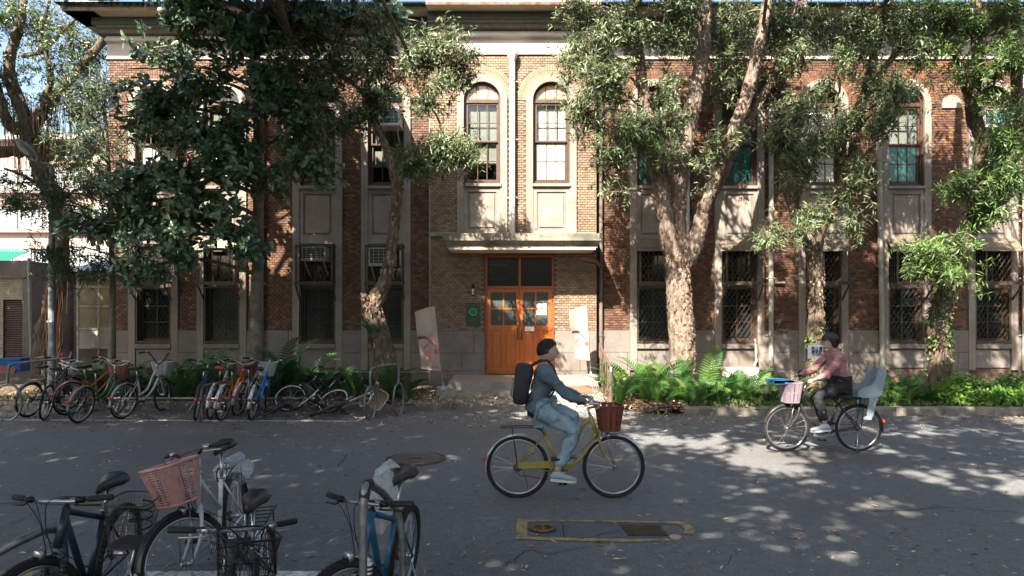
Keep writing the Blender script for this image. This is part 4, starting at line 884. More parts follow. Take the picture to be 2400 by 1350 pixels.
# foreground racks
tube_thing('bicycle_rack', 'large curved galvanised rack tube in the bottom left corner', 'bicycle rack', [[Vector((-3.15,3.3,.0)), Vector((-3.12,3.3,.45)), P(5,1290,3.55), P(60,1262,3.62), P(118,1240,3.75), P(146,1262,3.85), Vector((X(152,3.9),3.9,.30)), Vector((X(152,3.9),3.9,0))]], .024, group=RG, n=14)
za = Vector((X(851,3.22),3.22,0)); zb = Vector((X(944,3.75),3.75,0)); zc = Vector((X(895,3.75),3.75,0))
rk = tube_thing('bicycle_rack', 'worn galvanised hoop rack with black grip tape in front of the blue bicycle', 'bicycle rack', [[za, za+Vector((0,0,.8)), P(853,1165,3.24), P(862,1136,3.32), P(890,1150,3.5), P(905,1165,3.66), P(918,1180,3.7), P(934,1210,3.74), zb+Vector((0,0,.6)), zb]], .020, group=RG, n=14)
t = MB(); o_ = Vector(rk.location); t.tube([P(853,1170,3.24)-o_, P(855,1152,3.26)-o_, P(860,1136,3.31)-o_, P(866,1134,3.36)-o_], .027, 12); t.build('grip_tape', mat('black_rubber', (.010,.010,.011), .7), rk)
# ---------------------------------------------------------------- no parking stand
Yn = 12.38; root = empty('no_parking_sign', (X(1919,Yn), Yn, 0), 'white no parking board on a thin chrome stand by the right kerb', 'sign'); O = Vector(root.location)
t = MB(); t.lathe((0,0,0), [(.16,0),(.16,.012),(.06,.03),(.02,.07),(.014,.10)], 20); t.build('base', chrome, root)
q = lambda px, py: P(px,py,Yn)-O
t = MB(); t.tube([(0,0,.05), q(1919,850)], .011, 8); t.tube([q(1919,848), q(1886,848), q(1886,812), q(1889,807), q(1950,807), q(1953,812), q(1953,848), q(1919,848)], .008, 6); t.build('frame', chrome, root)
t = MB(); a, c = q(1893,838), q(1946,809); t.box((a.x,-.012,a.z),(c.x,.0,c.z)); t.build('board', mat('board_white', (.74,.76,.80), .4), root)
cx_ = (a.x+c.x)/2-.01
for s_, z_, sz, bd in (('禁止違停', c.z-.085, .072, .0016), ('違者鎖車', c.z-.150, .072, .0016), ('NO PARKING', c.z-.188, .042, .0012), ('ILLEGALLY PARKED BIKES WILL BE LOCKED', c.z-.205, .0125, 0)):
    lettering(s_, sz, (cx_, -.014, z_), ink, root, 'CENTER', bd)
# ---------------------------------------------------------------- bicycles
rub = MATS['black_rubber']; rimm = mat('rim_alloy', (.45,.45,.46), .3, .9); spk = mat('spoke_steel', (.30,.30,.30), .35, .9); blk = mat('bike_black_metal', (.015,.015,.017), .4, .5)
saddle_m = worn('saddle_black', (.008,.009,.011), (.014,.015,.018), 12, rough=.42, bump=.05); chainm = worn('chain_rust', (.06,.04,.03), (.12,.08,.05), 40, rough=.6, metal=.6)
reflm = mat('reflector_red', (.55,.04,.02), .25); amb = mat('reflector_amber', (.6,.2,.03), .3)
def paint(name, c, rough=.35): return worn('bike_'+name, c, tuple(min(1, v*1.35+.01) for v in c), 14, rough=rough, bump=.03, dirt=(tuple(v*.45+.02 for v in c), 7, .58))
WR = .33
wheel_cache = {}
def wheel_meshes(r, tw, near):
    k = (r, tw, near)
    if k not in wheel_cache:
        n, m_ = (56, 10) if near else (36, 6)
        t = MB(); t.torus((0,0,0), (0,1,0), r-tw, tw, n, m_)
        if near:   # tread knobs
            for i in range(64):
                a = 2*math.pi*i/64
                for s in (-1, 0, 1):
                    ca, sa = math.cos(a+s*.02), math.sin(a+s*.02); rr = r-abs(s)*tw*.22; M = Matrix(((ca,0,-sa,0),(0,1,0,0),(sa,0,ca,0),(0,0,0,1)))
                    t.box((rr-.004, s*tw*.62-.008, -.011), (rr+.004, s*tw*.62+.008, .011), M)
        ty = t.mesh('tyre', smooth=not near); ty.materials.append(rub)
        t = MB(); t.torus((0,0,0), (0,1,0), r-2*tw-.004, .011, n, 6, 1.0); rm = t.mesh('rim', smooth=True); rm.materials.append(rimm)
        t = MB(); ns = 28 if near else 20
        for i in range(ns):
            a = 2*math.pi*i/ns; s = 1 if i % 2 else -1; b = a+(.5 if (i//2) % 2 else -.5)
            t.tube([(.02*math.cos(b), s*.03, .02*math.sin(b)), ((r-2*tw-.01)*math.cos(a), 0, (r-2*tw-.01)*math.sin(a))], .0014 if near else .0018, 3, False)
        sp = t.mesh('spokes'); sp.materials.append(spk)
        t = MB(); t.lathe((0,-.05,0), [(.008,0),(.012,.01),(.024,.015),(.02,.025),(.016,.05),(.02,.075),(.024,.085),(.012,.09),(.008,.10)], 10, (0,1,0)); hb = t.mesh('hub'); hb.materials.append(rimm)
        wheel_cache[k] = (ty, rm, sp, hb)
    return wheel_cache[k]
def add_wheel(root, M, r, tw, near, rimcol=None):
    ty, rm, sp, hb = wheel_meshes(r, tw, near); o = link('wheel', ty, None, root, mw=M)
    if rimcol:
        rm = rm.copy(); rm.materials.clear(); rm.materials.append(rimcol)
    link('rim', rm, None, o); link('spokes', sp, None, o); link('hub', hb, None, o); return o
def basket_mesh(kind, w0, d0, w1, d1, h):
    """open tapered basket, rim w1 x d1 at z=h, base w0 x d0 at z=0, rounded corners"""
    def ringp(f, n=40):
        w, d = (w0+(w1-w0)*f)/2, (d0+(d1-d0)*f)/2; out = []
        for i in range(n):
            a = 2*math.pi*i/n; ca, sa = math.cos(a), math.sin(a); p = .42; out.append(Vector((d*math.copysign(abs(ca)**p, ca), w*math.copysign(abs(sa)**p, sa), h*f)))
        return out
    t = MB(); rimb = MB()
    if kind == 'woven':
        N = 16
        for j in range(1, N): t.tube(ringp(j/N), .0030, 4, closed=True)
        b, c = ringp(0), ringp(1)
        for i in range(40): t.tube([b[i], c[i]], .0052, 4, False)
        rimb.tube(ringp(1), .011, 6, closed=True); t.tube(ringp(.03), .008, 6, closed=True)
    elif kind == 'mesh':
        b, c = ringp(0, 44), ringp(1, 44); n = 44
        for s in (1, -1):
            for i in range(n):
                pts = []
                for j in range(7):
                    k = (i+s*j) % n; q = ringp_cache.setdefault((id(t), j), ringp(j/6, n)); pts.append(q[k])
                t.tube(pts, .0013, 3, False)
        for f in (.33, .66): t.tube(ringp(f), .003, 4, closed=True)
        rimb.tube(ringp(1), .006, 6, closed=True); t.tube(ringp(0), .006, 6, closed=True)
    elif kind == 'wire':
        b, c = ringp(0, 36), ringp(1, 36)
        for i in range(0, 36): t.tube([b[i], c[i]], .0018, 3, False)
        for j in range(1, 7): t.tube(ringp(j/7), .0018, 3, closed=True)
        rimb.tube(ringp(1), .005, 6, closed=True); t.tube(ringp(0), .005, 6, closed=True)
    else:  # slatted plastic
        n = 32; b, c, mid = ringp(0, n), ringp(1, n), None
        for i in range(n):
            j = (i+1) % n; p, q, r_, s_ = b[i], b[i].lerp(b[j], .78), c[i].lerp(c[j], .78), c[i]; nn_ = (p+q)/2; o = Vector((nn_.x, nn_.y, 0)).normalized()*.006
            t.add([p,q,r_,s_,p+o,q+o,r_+o,s_+o], [(0,3,2,1),(4,5,6,7),(0,4,7,3),(1,2,6,5)])
        rimb.tube(ringp(1), .010, 6, closed=True); t.tube(ringp(.5), .007, 5, closed=True); t.tube(ringp(0), .007, 5, closed=True)
    bt = ringp(0, 20); t.add([v for v in bt]+[v+Vector((0,0,.004)) for v in bt], [tuple(range(19,-1,-1)), tuple(range(20,40))])
    return t, rimb
ringp_cache = {}
def bicycle(label, rear, heading, steer=0, lean=6, col=None, near=False, group=None, style='city', basket=None, bcol=None, bars='swept', seat=saddle_m, fender=None, rack=True, rimcol=None, M=None, seat_h=.93, front_fork=None, refl=True, child=None, r=WR, basket_size=None, chainguard=None, two_seats=False, bottle=None):
    """local frame: rear axle (-.52,0,r), front axle (.50,0,r), x forward; rear = world xy of the rear wheel contact"""
    col = col or paint('grey', (.1,.1,.1)); fork_c = front_fork or col
    if M is None:
        h = R(heading); M = Matrix.Translation((rear[0], rear[1], 0)) @ Matrix.Rotation(h, 4, 'Z') @ Matrix.Rotation(R(lean), 4, 'X') @ Matrix.Translation((.52, 0, 0))
    root = empty('bicycle', label=label, cat='bicycle', group=group, M=M)
    tw = .024 if (near and style == 'mtb') else .020
    ax_r, ax_f = Vector((-.52,0,r)), Vector((.50,0,r)); bb = Vector((-.08,0,.28)); st = Vector((-.235,0,.70)); ht, hb = Vector((.255,0,.86)), Vector((.325,0,.66))
    if style == 'mini': st = Vector((-.2,0,.58)); ht, hb = Vector((.26,0,.80)), Vector((.32,0,.62))
    sax = (ht-hb).normalized(); S = Matrix.Translation(hb) @ Matrix.Rotation(R(steer), 4, sax) @ Matrix.Translation(-hb)
    tr = .0155 if style == 'city' else .0175; nn_ = 10 if near else 7
    def part(t, name, m, mw=None, smooth=True): o = t.build(name, m, root, smooth=smooth); (setattr(o, 'matrix_local', mw) if mw is not None else None); return o
    t = MB()
    if style == 'mtb':
        t.tube([ht-sax*.04, bb], tr*1.15, nn_); t.tube([ht-sax*.01, st+Vector((0,0,-.04))], tr, nn_)
    elif style == 'step':
        t.tube(cat_path([ht-sax*.03, ht+Vector((-.09,0,-.10)), Vector((.05,0,.50)), Vector((-.16,0,.40))], 4), tr*1.15, nn_); t.tube(cat_path([hb+sax*.03, Vector((.20,0,.48)), Vector((.05,0,.34)), bb], 4), tr*1.2, nn_)
    else:
        t.tube([ht-sax*.03, Vector((-.155,0,.50))], tr, nn_); t.tube([hb+sax*.02, bb], tr*1.15, nn_)
    t.tube([bb, st], tr, nn_); t.tube([ht, hb], tr*1.35, nn_)
    for s in (-1, 1):
        t.tube([bb+Vector((-.03,s*.03,0)), ax_r+Vector((.02,s*.06,0)), ax_r+Vector((0,s*.062,0))], .009, 6); t.tube([st+Vector((.0,s*.018,-.03)), ax_r+Vector((0,s*.062,0))], .008, 6)
    t.tube([bb+Vector((0,-.04,0)), bb+Vector((0,.04,0))], .022, 8); part(t, 'frame', col)
    t = MB(); t.tube([st-Vector((0,0,.03))+(st-bb).normalized()*0, Vector((st.x-(seat_h-st.z)*.22,0,seat_h-.035))], .0125, 8); t.torus(st+Vector((0,0,.005)), (st-bb), .02, .006, 10, 4); part(t, 'seat_post', rimm)
    sx = st.x-(seat_h-st.z)*.22
    def saddle(sx, sz, m):
        n_ = 14; vs = []; prof = [(.15,.006,0),(.135,.020,.002),(.08,.027,.006),(.0,.042,.004),(-.06,.078,.006),(-.11,.090,.016),(-.135,.075,.024),(-.145,.03,.022)]
        for x, w, z in prof:
            for k in range(n_):
                a = 2*math.pi*k/n_; vs.append((sx+x, w*math.cos(a), sz+z+(.022*math.sin(a) if math.sin(a) > 0 else .035*math.sin(a))-(.012 if abs(math.cos(a)) > .8 else 0)))
        t = MB(); t.add(vs, [(j*n_+k, (j+1)*n_+k, (j+1)*n_+(k+1)%n_, j*n_+(k+1)%n_) for j in range(len(prof)-1) for k in range(n_)]+[tuple(range(n_)), tuple(range(len(vs)-1, len(vs)-n_-1, -1))]); part(t, 'saddle', m)
        t = MB()
        for s in (-1,1): t.tube([(sx+.09,s*.012,sz-.015),(sx+.02,s*.02,sz-.04),(sx-.04,s*.022,sz-.04),(sx-.10,s*.03,sz-.012)], .004, 5)
        for s in (-1,1): t.torus((sx-.09,s*.04,sz-.03),(0,0,1),.012,.004,8,4)
        part(t, 'saddle_rail', spk)
    saddle(sx, seat_h, seat)
    add_wheel(root, Matrix.Translation(ax_r), r, tw, near, rimcol); add_wheel(root, S @ Matrix.Translation(ax_f) @ Matrix.Rotation(.1, 4, 'Y'), r, tw, near, rimcol)
    # fork
    t = MB(); cr = hb-sax*.05
    for s in (-1, 1):
        if style == 'mtb': t.tube([cr+Vector((0,s*.055,-.0)), cr+Vector((.02,s*.058,-.14))], .016, nn_); t.tube([cr+Vector((.018,s*.058,-.13)), ax_f+Vector((0,s*.062,0))], .022, nn_)
        else: t.tube(cat_path([hb-sax*.01+Vector((0,s*.02,0)), cr+Vector((.006,s*.05,-.02)), cr+Vector((.05,s*.055,-.14)), ax_f+Vector((0,s*.055,0))], 4), [.014]*5+[.012]*4+[.009]*4, nn_)
    t.tube([cr+Vector((0,-.055,.0)), cr+Vector((0,0,.02)), cr+Vector((0,.055,0))], .016, 8); part(t, 'fork', fork_c, S)
    if style == 'mtb':
        t = MB()
        for s in (-1,1):
            for k in range(6): t.torus(cr+Vector((.002+.003*k,s*.0565,-.02-.022*k)), (0.1,0,1), .018, .006, 10, 4)
        part(t, 'fork_boot', rub, S)
    # stem + bar
    top = ht+sax*(.10 if bars != 'flat' else .05); fwd = Vector((.07,0,.01)); t = MB(); t.tube([ht-sax*.02, top], .013, 8); t.tube([top, top+fwd], .014, 8); t.lathe(ht, [(.022,-.01),(.024,0),(.02,.014)], 10, sax); part(t, 'stem', blk if style == 'mtb' else rimm, S)
    hc = top+fwd
    if bars == 'swept': hp = [(0,0,0),(.02,.10,.02),(.0,.19,.07),(-.06,.25,.09),(-.20,.30,.075)]
    elif bars == 'riser': hp = [(0,0,0),(0,.06,.0),(-.01,.13,.05),(-.03,.22,.06),(-.07,.32,.055)]
    elif bars == 'high': hp = [(0,0,0),(.03,.09,.07),(.0,.17,.20),(-.05,.22,.23),(-.17,.27,.22)]
    else: hp = [(0,0,0),(0,.10,.0),(-.01,.20,.01),(-.02,.28,.015),(-.03,.31,.015)]
    Lp = [hc+Vector(p) for p in hp]; Rp = [hc+Vector((p[0],-p[1],p[2])) for p in hp]; full = cat_path(list(reversed(Rp))+Lp[1:], 4)
    t = MB(); t.tube(full, .0115, 8); part(t, 'handlebar', blk if bars in ('high','riser') else rimm, S)
    for L_ in (Lp, Rp):
        d = (L_[-1]-L_[-2]).normalized(); t = MB(); t.tube([L_[-1]-d*.11, L_[-1]-d*.09, L_[-1]+d*.015, L_[-1]+d*.02], [.014,.017,.017,.012], 10); part(t, 'grip', rub, S)
        s = 1 if L_[-1].y > 0 else -1; t = MB(); b0 = L_[-1]-d*.15; t.tube(cat_path([b0+Vector((0,0,-.012)), b0+Vector((.035,0,-.02)), b0+d*.05+Vector((.045,0,-.022)), b0+d*.13+Vector((.035,0,-.03))], 3), .0055, 5); t.tube([b0-d*.02, b0+d*.02], .019, 8); part(t, 'brake_lever', rimm if style != 'mtb' else blk, S)
    t = MB()
    for s in (1,-1):
        b0 = Lp[-2] if s > 0 else Rp[-2]; t.tube(cat_path([b0, hc+Vector((.12,s*.10,.05)), hc+Vector((.10,s*.02,-.08)), cr+Vector((.03,s*.02,.03))], 5), .0028, 4)
    t.tube(cat_path([Rp[-2], hc+Vector((.09,-.05,.02)), hb+Vector((.02,-.02,.04)), bb+Vector((.1,-.02,.12)), bb], 5), .0026, 4); part(t, 'brake_cable', rub, S)
    # drivetrain
    t = MB(); ca = R(random.uniform(0, 180)); c_ = Vector((math.cos(ca),0,math.sin(ca)))*.165
    t.torus(bb+Vector((0,-.05,0)), (0,1,0), .09, .006, 24, 4); 
    for k in range(5): a = k*1.257; t.tube([bb+Vector((0,-.05,0)), bb+Vector((.085*math.cos(a),-.05,.085*math.sin(a)))], .006, 4)
    t.tube([bb+Vector((0,-.065,0)), bb+c_+Vector((0,-.07,0))], .009, 6); t.tube([bb+Vector((0,-.06,0)), bb+Vector((0,.065,0))], .012, 6); t.tube([bb+Vector((0,.065,0)), bb-c_+Vector((0,.07,0))], .009, 6); part(t, 'crankset', rimm if style != 'mtb' else blk); t = MB(); t.torus(ax_r+Vector((0,-.04,0)), (0,1,0), .035, .012, 16, 4); part(t, 'rear_cog', chainm)
    for s, q in ((-1, bb+c_), (1, bb-c_)): t = MB(); t.box((q.x-.045, q.y+(s*.08 if s > 0 else -.17), q.z-.012), (q.x+.045, q.y+(.17 if s > 0 else -.08), q.z+.012)); part(t, 'pedal', rub, smooth=False)
    t = MB(); t.tube([bb+Vector((0,-.05,.092)), ax_r+Vector((0,-.045,.04))], .004, 4); t.tube([bb+Vector((0,-.05,-.092)), ax_r+Vector((.02,-.045,-.08)), ax_r+Vector((-.02,-.045,-.04))], .004, 4); part(t, 'chain', chainm)
    if chainguard: t = MB(); t.prism([(bb.x+.12,bb.z+.02),(bb.x+.05,bb.z+.13),(ax_r.x,ax_r.z+.06),(ax_r.x-.03,ax_r.z),(bb.x,bb.z+.05)], -.072, -.062, 'y'); part(t, 'chain_guard', chainguard, smooth=False)
    t = MB(); t.tube([ax_r+Vector((.05,.07,-.02)), Vector((-.40,.20,.012 if lean >= 0 else .03))], .007, 5); part(t, 'kickstand', rimm)
    # mudguards
    if fender:
        def arc(c, a0, a1, rr, w):
            t = MB(); n_ = 16; vs = []
            for i in range(n_+1):
                a = R(a0+(a1-a0)*i/n_); d = Vector((math.cos(a),0,math.sin(a)))
                for y, dr in ((-w,-.014),(-w*.6,.0),(0,.004),(w*.6,.0),(w,-.014)): vs.append(c+d*(rr+dr)+Vector((0,y,0)))
                
            t.add(vs, [(i*5+k, i*5+k+1, (i+1)*5+k+1, (i+1)*5+k) for i in range(n_) for k in range(4)]); return t
        part(arc(ax_r, 40, 190, r+.016, .030), 'mudguard', fender); part(arc(ax_f, 15, 140, r+.016, .030), 'mudguard', fender, S)
    if rack:
        t = MB(); zr = 2*r+.09
        for s in (-1,1): t.tube(cat_path([st+Vector((0,s*.03,-.02)), Vector((-.34,s*.055,zr)), Vector((-.70,s*.055,zr))], 4), .006, 5); t.tube([Vector((-.58,s*.055,zr)), ax_r+Vector((0,s*.07,0))], .005, 5)
        for k in range(5): t.tube([Vector((-.36-.08*k,-.055,zr)), Vector((-.36-.08*k,.055,zr))], .004, 4)
        part(t, 'rear_carrier', blk)
    if refl:
        t = MB(); q = ax_r+Vector((math.cos(R(165))*(r+.03), 0, math.sin(R(165))*(r+.03))) if fender else Vector((-.72,0,2*r+.06)); t.lathe(q, [(.032,0),(.032,.012),(.02,.018)], 12, (-1,0,-.2)); part(t, 'reflector', reflm)
    t = MB(); t.lathe(cr+Vector((.06,0,.05)), [(.01,0),(.03,.03),(.032,.05),(.028,.055)], 10, (1,0,0)); part(t, 'headlight', rimm, S)
    if basket:
        bw = basket_size or (.24,.19,.36,.27,.25); t, rb_ = basket_mesh(basket, *bw); B_ = S @ Matrix.Translation(hc+Vector((bw[1]/2+.06,0,-bw[4]+.02))) ; bc = bcol or blk
        part(t, 'basket', bc, B_, smooth=False); part(rb_, 'basket_rim', bc, B_)
        t = MB(); q = hc+Vector((.12,0,-bw[4]+.01))
        for s in (-1,1): t.tube([q+Vector((0,s*.05,0)), ax_f+Vector((0,s*.07,0))], .004, 4)
        part(t, 'basket_stay', spk, S)
    if child: child(part, root)
    root['_dummy'] = 0; del root['_dummy']
    return root
def from_contacts(rp, fp, **k):
    a, b_ = G(*rp), G(*fp); d = b_-a; return dict(rear=(a.x, a.y), heading=math.degrees(math.atan2(d.y, d.x)), **k)
silver = paint('silver', (.42,.42,.43)); white = paint('white', (.55,.54,.52)); black = paint('black', (.018,.02,.024)); green = paint('green', (.03,.11,.04)); orange = paint('orange', (.62,.13,.015)); blue_p = paint('blue', (.02,.16,.42)); dteal = paint('teal_blue', (.015,.07,.12)); redo = paint('red_orange', (.5,.07,.02)); pinkm = mat('mudguard_pink', (.50,.22,.22), .5); fgrey = mat('mudguard_grey', (.16,.19,.21), .3); fsil = mat('mudguard_silver', (.55,.56,.56), .25, .6); fblk = mat('mudguard_black', (.02,.02,.02), .4)
brownb = worn('basket_brown', (.19,.07,.045), (.27,.11,.07), 20, rough=.6); greyb = worn('basket_grey', (.34,.33,.31), (.44,.42,.40), 20, rough=.6); pinkb = worn('basket_pink', (.42,.22,.19), (.50,.28,.24), 20, rough=.55); creamb = mat('basket_cream', (.50,.40,.32), .6)
GA, GB = 'bicycles parked along the far kerb', 'bicycles parked in the foreground'
bicycle('black city bicycle, leftmost in the far row beside the rack', **from_contacts((66,978),(150,962)), col=black, fender=fgrey, group=GA, lean=5, steer=-5, basket='slat', bcol=greyb, rack=False)
bicycle('black mountain bicycle with striped frame under the street lamp', **from_contacts((103,985),(152,965)), col=black, style='mtb', group=GA, lean=8, bars='flat', rack=False, steer=-30, refl=False)
bicycle('bicycle with pink mudguard and orange frame behind the green one', **from_contacts((160,974),(236,963)), col=redo, fender=pinkm, group=GA, lean=7, basket='slat', bcol=greyb, steer=5)
bicycle('green step-through bicycle with brown basket in the left far group', **from_contacts((185,992),(262,974)), col=green, style='step', fender=fgrey, group=GA, lean=9, basket='slat', bcol=brownb, steer=12, basket_size=(.26,.2,.38,.28,.26))
bicycle('silver white step-through bicycle with pale grey basket and high handlebar', **from_contacts((286,982),(364,966)), col=silver, style='step', fender=fgrey, group=GA, lean=7, basket='slat', bcol=greyb, bars='high', steer=14, rack=False)
bicycle('dark blue bicycle with wide black seat, left end of the second group', **from_contacts((457,986),(478,962)), col=dteal, fender=fblk, group=GA, lean=8, bars='riser')
red_seat = mat('saddle_red', (.5,.03,.03), .45)
bicycle('white bicycle with a red and white seat in the second group', **from_contacts((492,983),(530,961)), col=white, fender=fsil, group=GA, lean=8, seat=red_seat)
bicycle('bright orange bicycle with silver mudguards in the second group', **from_contacts((519,986),(572,966)), col=orange, fender=fsil, group=GA, lean=6, basket='slat', bcol=brownb, steer=5)
bicycle('white bicycle squeezed between the orange and blue ones', **from_contacts((556,976),(604,958)), col=white, fender=fsil, group=GA, lean=8, basket='wire', bcol=mat('wire_dark',(.05,.05,.05),.5), rack=False, bars='riser')
bicycle('bright blue bicycle with grey basket at the end of the second group', **from_contacts((589,986),(625,963)), col=blue_p, fender=fsil, group=GA, lean=7, basket='slat', bcol=greyb, steer=12)
# fallen bicycles (lying on their side)
def lying(loc, head, roll, pitch=0): return Matrix.Translation(loc) @ Matrix.Rotation(R(head), 4, 'Z') @ Matrix.Rotation(R(pitch), 4, 'Y') @ Matrix.Rotation(R(roll), 4, 'X') @ Matrix.Translation((0,0,0))
g1 = G(672, 972); bicycle('black bicycle fallen on its side with one wheel standing up', None, 0, M=lying(Vector((g1.x-.02, g1.y+.15, .21)), 28, 80, -20), col=black, style='mtb', steer=-72, bars='flat', rack=False, group=GA, refl=False)
g2 = G(815, 970); bicycle('fallen cream bicycle with a pale basket beside the looped rack', None, 0, M=lying(Vector((g2.x, g2.y+.25, .21)), 24, 78, -18), col=paint('cream', (.30,.26,.20)), style='step', steer=-55, basket='slat', bcol=creamb, rack=True, group=GA, fender=fblk)
g3 = G(765, 955); bicycle('fallen bicycle with a white rimmed wheel under the cream one', None, 0, M=Matrix.Translation((g3.x-.25, 12.95, .02)) @ Matrix.Rotation(R(160), 4, 'Z') @ Matrix.Rotation(R(50), 4, 'X'), col=black, steer=20, rack=False, group=GA, rimcol=mat('rim_white', (.7,.7,.68), .4), refl=False)
# foreground
def heading(a, b_): return math.degrees(math.atan2(b_[1]-a[1], b_[0]-a[0]))
def tilt_basket(part, root):   # wire basket hung on the carrier side of the dark mountain bike, holding a coiled lock
    t, rb_ = basket_mesh('wire', .20,.26,.26,.36,.28); M_ = Matrix.Translation((-.25,.17,.50)); part(t, 'side_basket', MATS['wire_dark'], M_, smooth=False); part(rb_, 'basket_rim', MATS['wire_dark'], M_)
    t = MB(); pts = [Vector((-.30+.07*math.cos(a*1.0), .20+.07*math.sin(a), .58+.01*a)) for a in np.linspace(0, 16, 60)]; t.tube(pts, .006, 5); part(t, 'coil_lock', blk)
bicycle('dark mountain bicycle with wire basket, leftmost in the foreground', (-2.70,4.50), heading((-2.70,4.50), (-2.57,3.65)), steer=-21, lean=-4, col=paint('blue_black', (.008,.022,.036)), style='mtb', near=True, bars='flat', rack=False, group=GB, refl=False, seat_h=.87, child=tilt_basket, fender=None)
bicycle('cream white bicycle with a pink woven basket in the foreground', (-2.21,5.34), heading((-2.21,5.34), (-2.08,4.38)), steer=-36, lean=4, col=white, near=True, bars='riser', basket='woven', bcol=pinkb, group=GB, fender=fblk, front_fork=silver, seat_h=.93, basket_size=(.24,.18,.33,.27,.27))
def bag(part, root): pass
bicycle('small dark bicycle with a black mesh basket in the foreground', (-1.56,4.20), heading((-1.56,4.20), (-1.38,3.20)), steer=34, lean=2, col=paint('gunmetal', (.06,.065,.07)), style='mini', near=True, bars='flat', basket='mesh', bcol=blk, group=GB, fender=fsil, seat_h=.84, r=.30, basket_size=(.19,.17,.27,.25,.27))
bicycle('blue mountain bicycle with bagged seat locked to the hoop rack', (-.76,4.48), heading((-.76,4.48), (-.89,3.48)), steer=-27, lean=-5, col=paint('mid_blue', (.010,.075,.14)), style='mtb', near=True, bars='flat', rack=False, group=GB, refl=False, seat_h=.93, front_fork=silver)
# plastic bags over seats
bagm = bpy.data.materials.new('plastic_film'); bagm.use_nodes = True; n_ = bagm.node_tree.nodes; l_ = bagm.node_tree.links; b_ = n_['Principled BSDF']; b_.inputs['Base Color'].default_value = (.62,.68,.72,1); b_.inputs['Roughness'].default_value = .18
tp = n_.new('ShaderNodeBsdfTransparent'); mx = n_.new('ShaderNodeMixShader'); mx.inputs[0].default_value = .30; l_.new(tp.outputs[0], mx.inputs[1]); l_.new(b_.outputs[0], mx.inputs[2]); l_.new(mx.outputs[0], n_['Material Output'].inputs[0])
def plastic_bag(c, sx_, sy_, sz_, label, tail, seed):
    root = empty('plastic_bag', c, label, 'plastic bag'); vs = []; nu, nv = 28, 18
    for j in range(nv+1):
        ph = math.pi*j/nv
        for i in range(nu):
            th = 2*math.pi*i/nu; d = Vector((math.sin(ph)*math.cos(th), math.sin(ph)*math.sin(th), math.cos(ph)))
            k = 1+.30*(abs(mnoise.noise(d*1.6+Vector((seed,0,0))))-.2)+.16*mnoise.noise(d*4.5+Vector((0,seed,0)))
            p = Vector((d.x*sx_*k, d.y*sy_*k, d.z*sz_*k))
            if d.z < -.1: p += Vector(tail)*(-d.z-.1)**1.3
            vs.append(p)
    t = MB(); t.add(vs, [(j*nu+i, j*nu+(i+1)%nu, (j+1)*nu+(i+1)%nu, (j+1)*nu+i) for j in range(nv) for i in range(nu)]); t.build('film', bagm, root)
    t = MB(); t.tube([Vector((-.05,0,sz_*.8)), Vector((.04,.02,sz_*1.25)), Vector((.10,.0,sz_*1.1))], [.02,.035,.004], 6); t.build('knot', bagm, root)
plastic_bag(P(900,1148,4.15), .085, .13, .13, 'clear plastic bag covering the seat of the blue bicycle', (-.03,-.02,-.16), 2.1)
plastic_bag(P(548,1098,5.35), .15, .14, .085, 'clear plastic bag over the rear of the cream bicycle', (.0,-.0,-.07), 6.3)
# ---------------------------------------------------------------- the two riders
def skinned(name, nodes, edges, m, parent, sub=2, keep=True):
    """nodes {k:(Vector, radius)}; first node is the root; returns baked object"""
    ks = list(nodes); me = bpy.data.meshes.new(name); me.from_pydata([nodes[k][0] for k in ks], [(ks.index(a), ks.index(b)) for a, b in edges], [])
    o = bpy.data.objects.new(name, me); sc.collection.objects.link(o); md = o.modifiers.new('Skin', 'SKIN'); md.use_smooth_shade = True
    for i, k in enumerate(ks):
        r = nodes[k][1]; r = r if isinstance(r, tuple) else (r, r); sv = me.skin_vertices[0].data[i]; sv.radius = r; sv.use_root = (i == 0)
    ss = o.modifiers.new('Subd', 'SUBSURF'); ss.levels = sub; ss.render_levels = sub
    dg = bpy.context.evaluated_depsgraph_get(); nm = bpy.data.meshes.new_from_object(o.evaluated_get(dg)); nm.name = name; bpy.data.objects.remove(o)
    nm.materials.clear(); nm.shade_smooth(); return link(name, nm, m, parent)
def wrinkle(o, amp=.006, sc_=9, seed=0):
    me = o.data; co = np.empty(len(me.vertices)*3); me.vertices.foreach_get('co', co); co = co.reshape(-1,3)
    no = np.empty(len(me.vertices)*3); me.vertices.foreach_get('normal', no); no = no.reshape(-1,3)
    for i in range(len(co)):
        p = Vector(co[i]); co[i] += no[i]*amp*(mnoise.noise(Vector((p.x*sc_+seed, p.y*sc_, p.z*sc_*1.6)))+.5*mnoise.noise(p*sc_*2.7))
    me.vertices.foreach_set('co', co.ravel()); me.update()
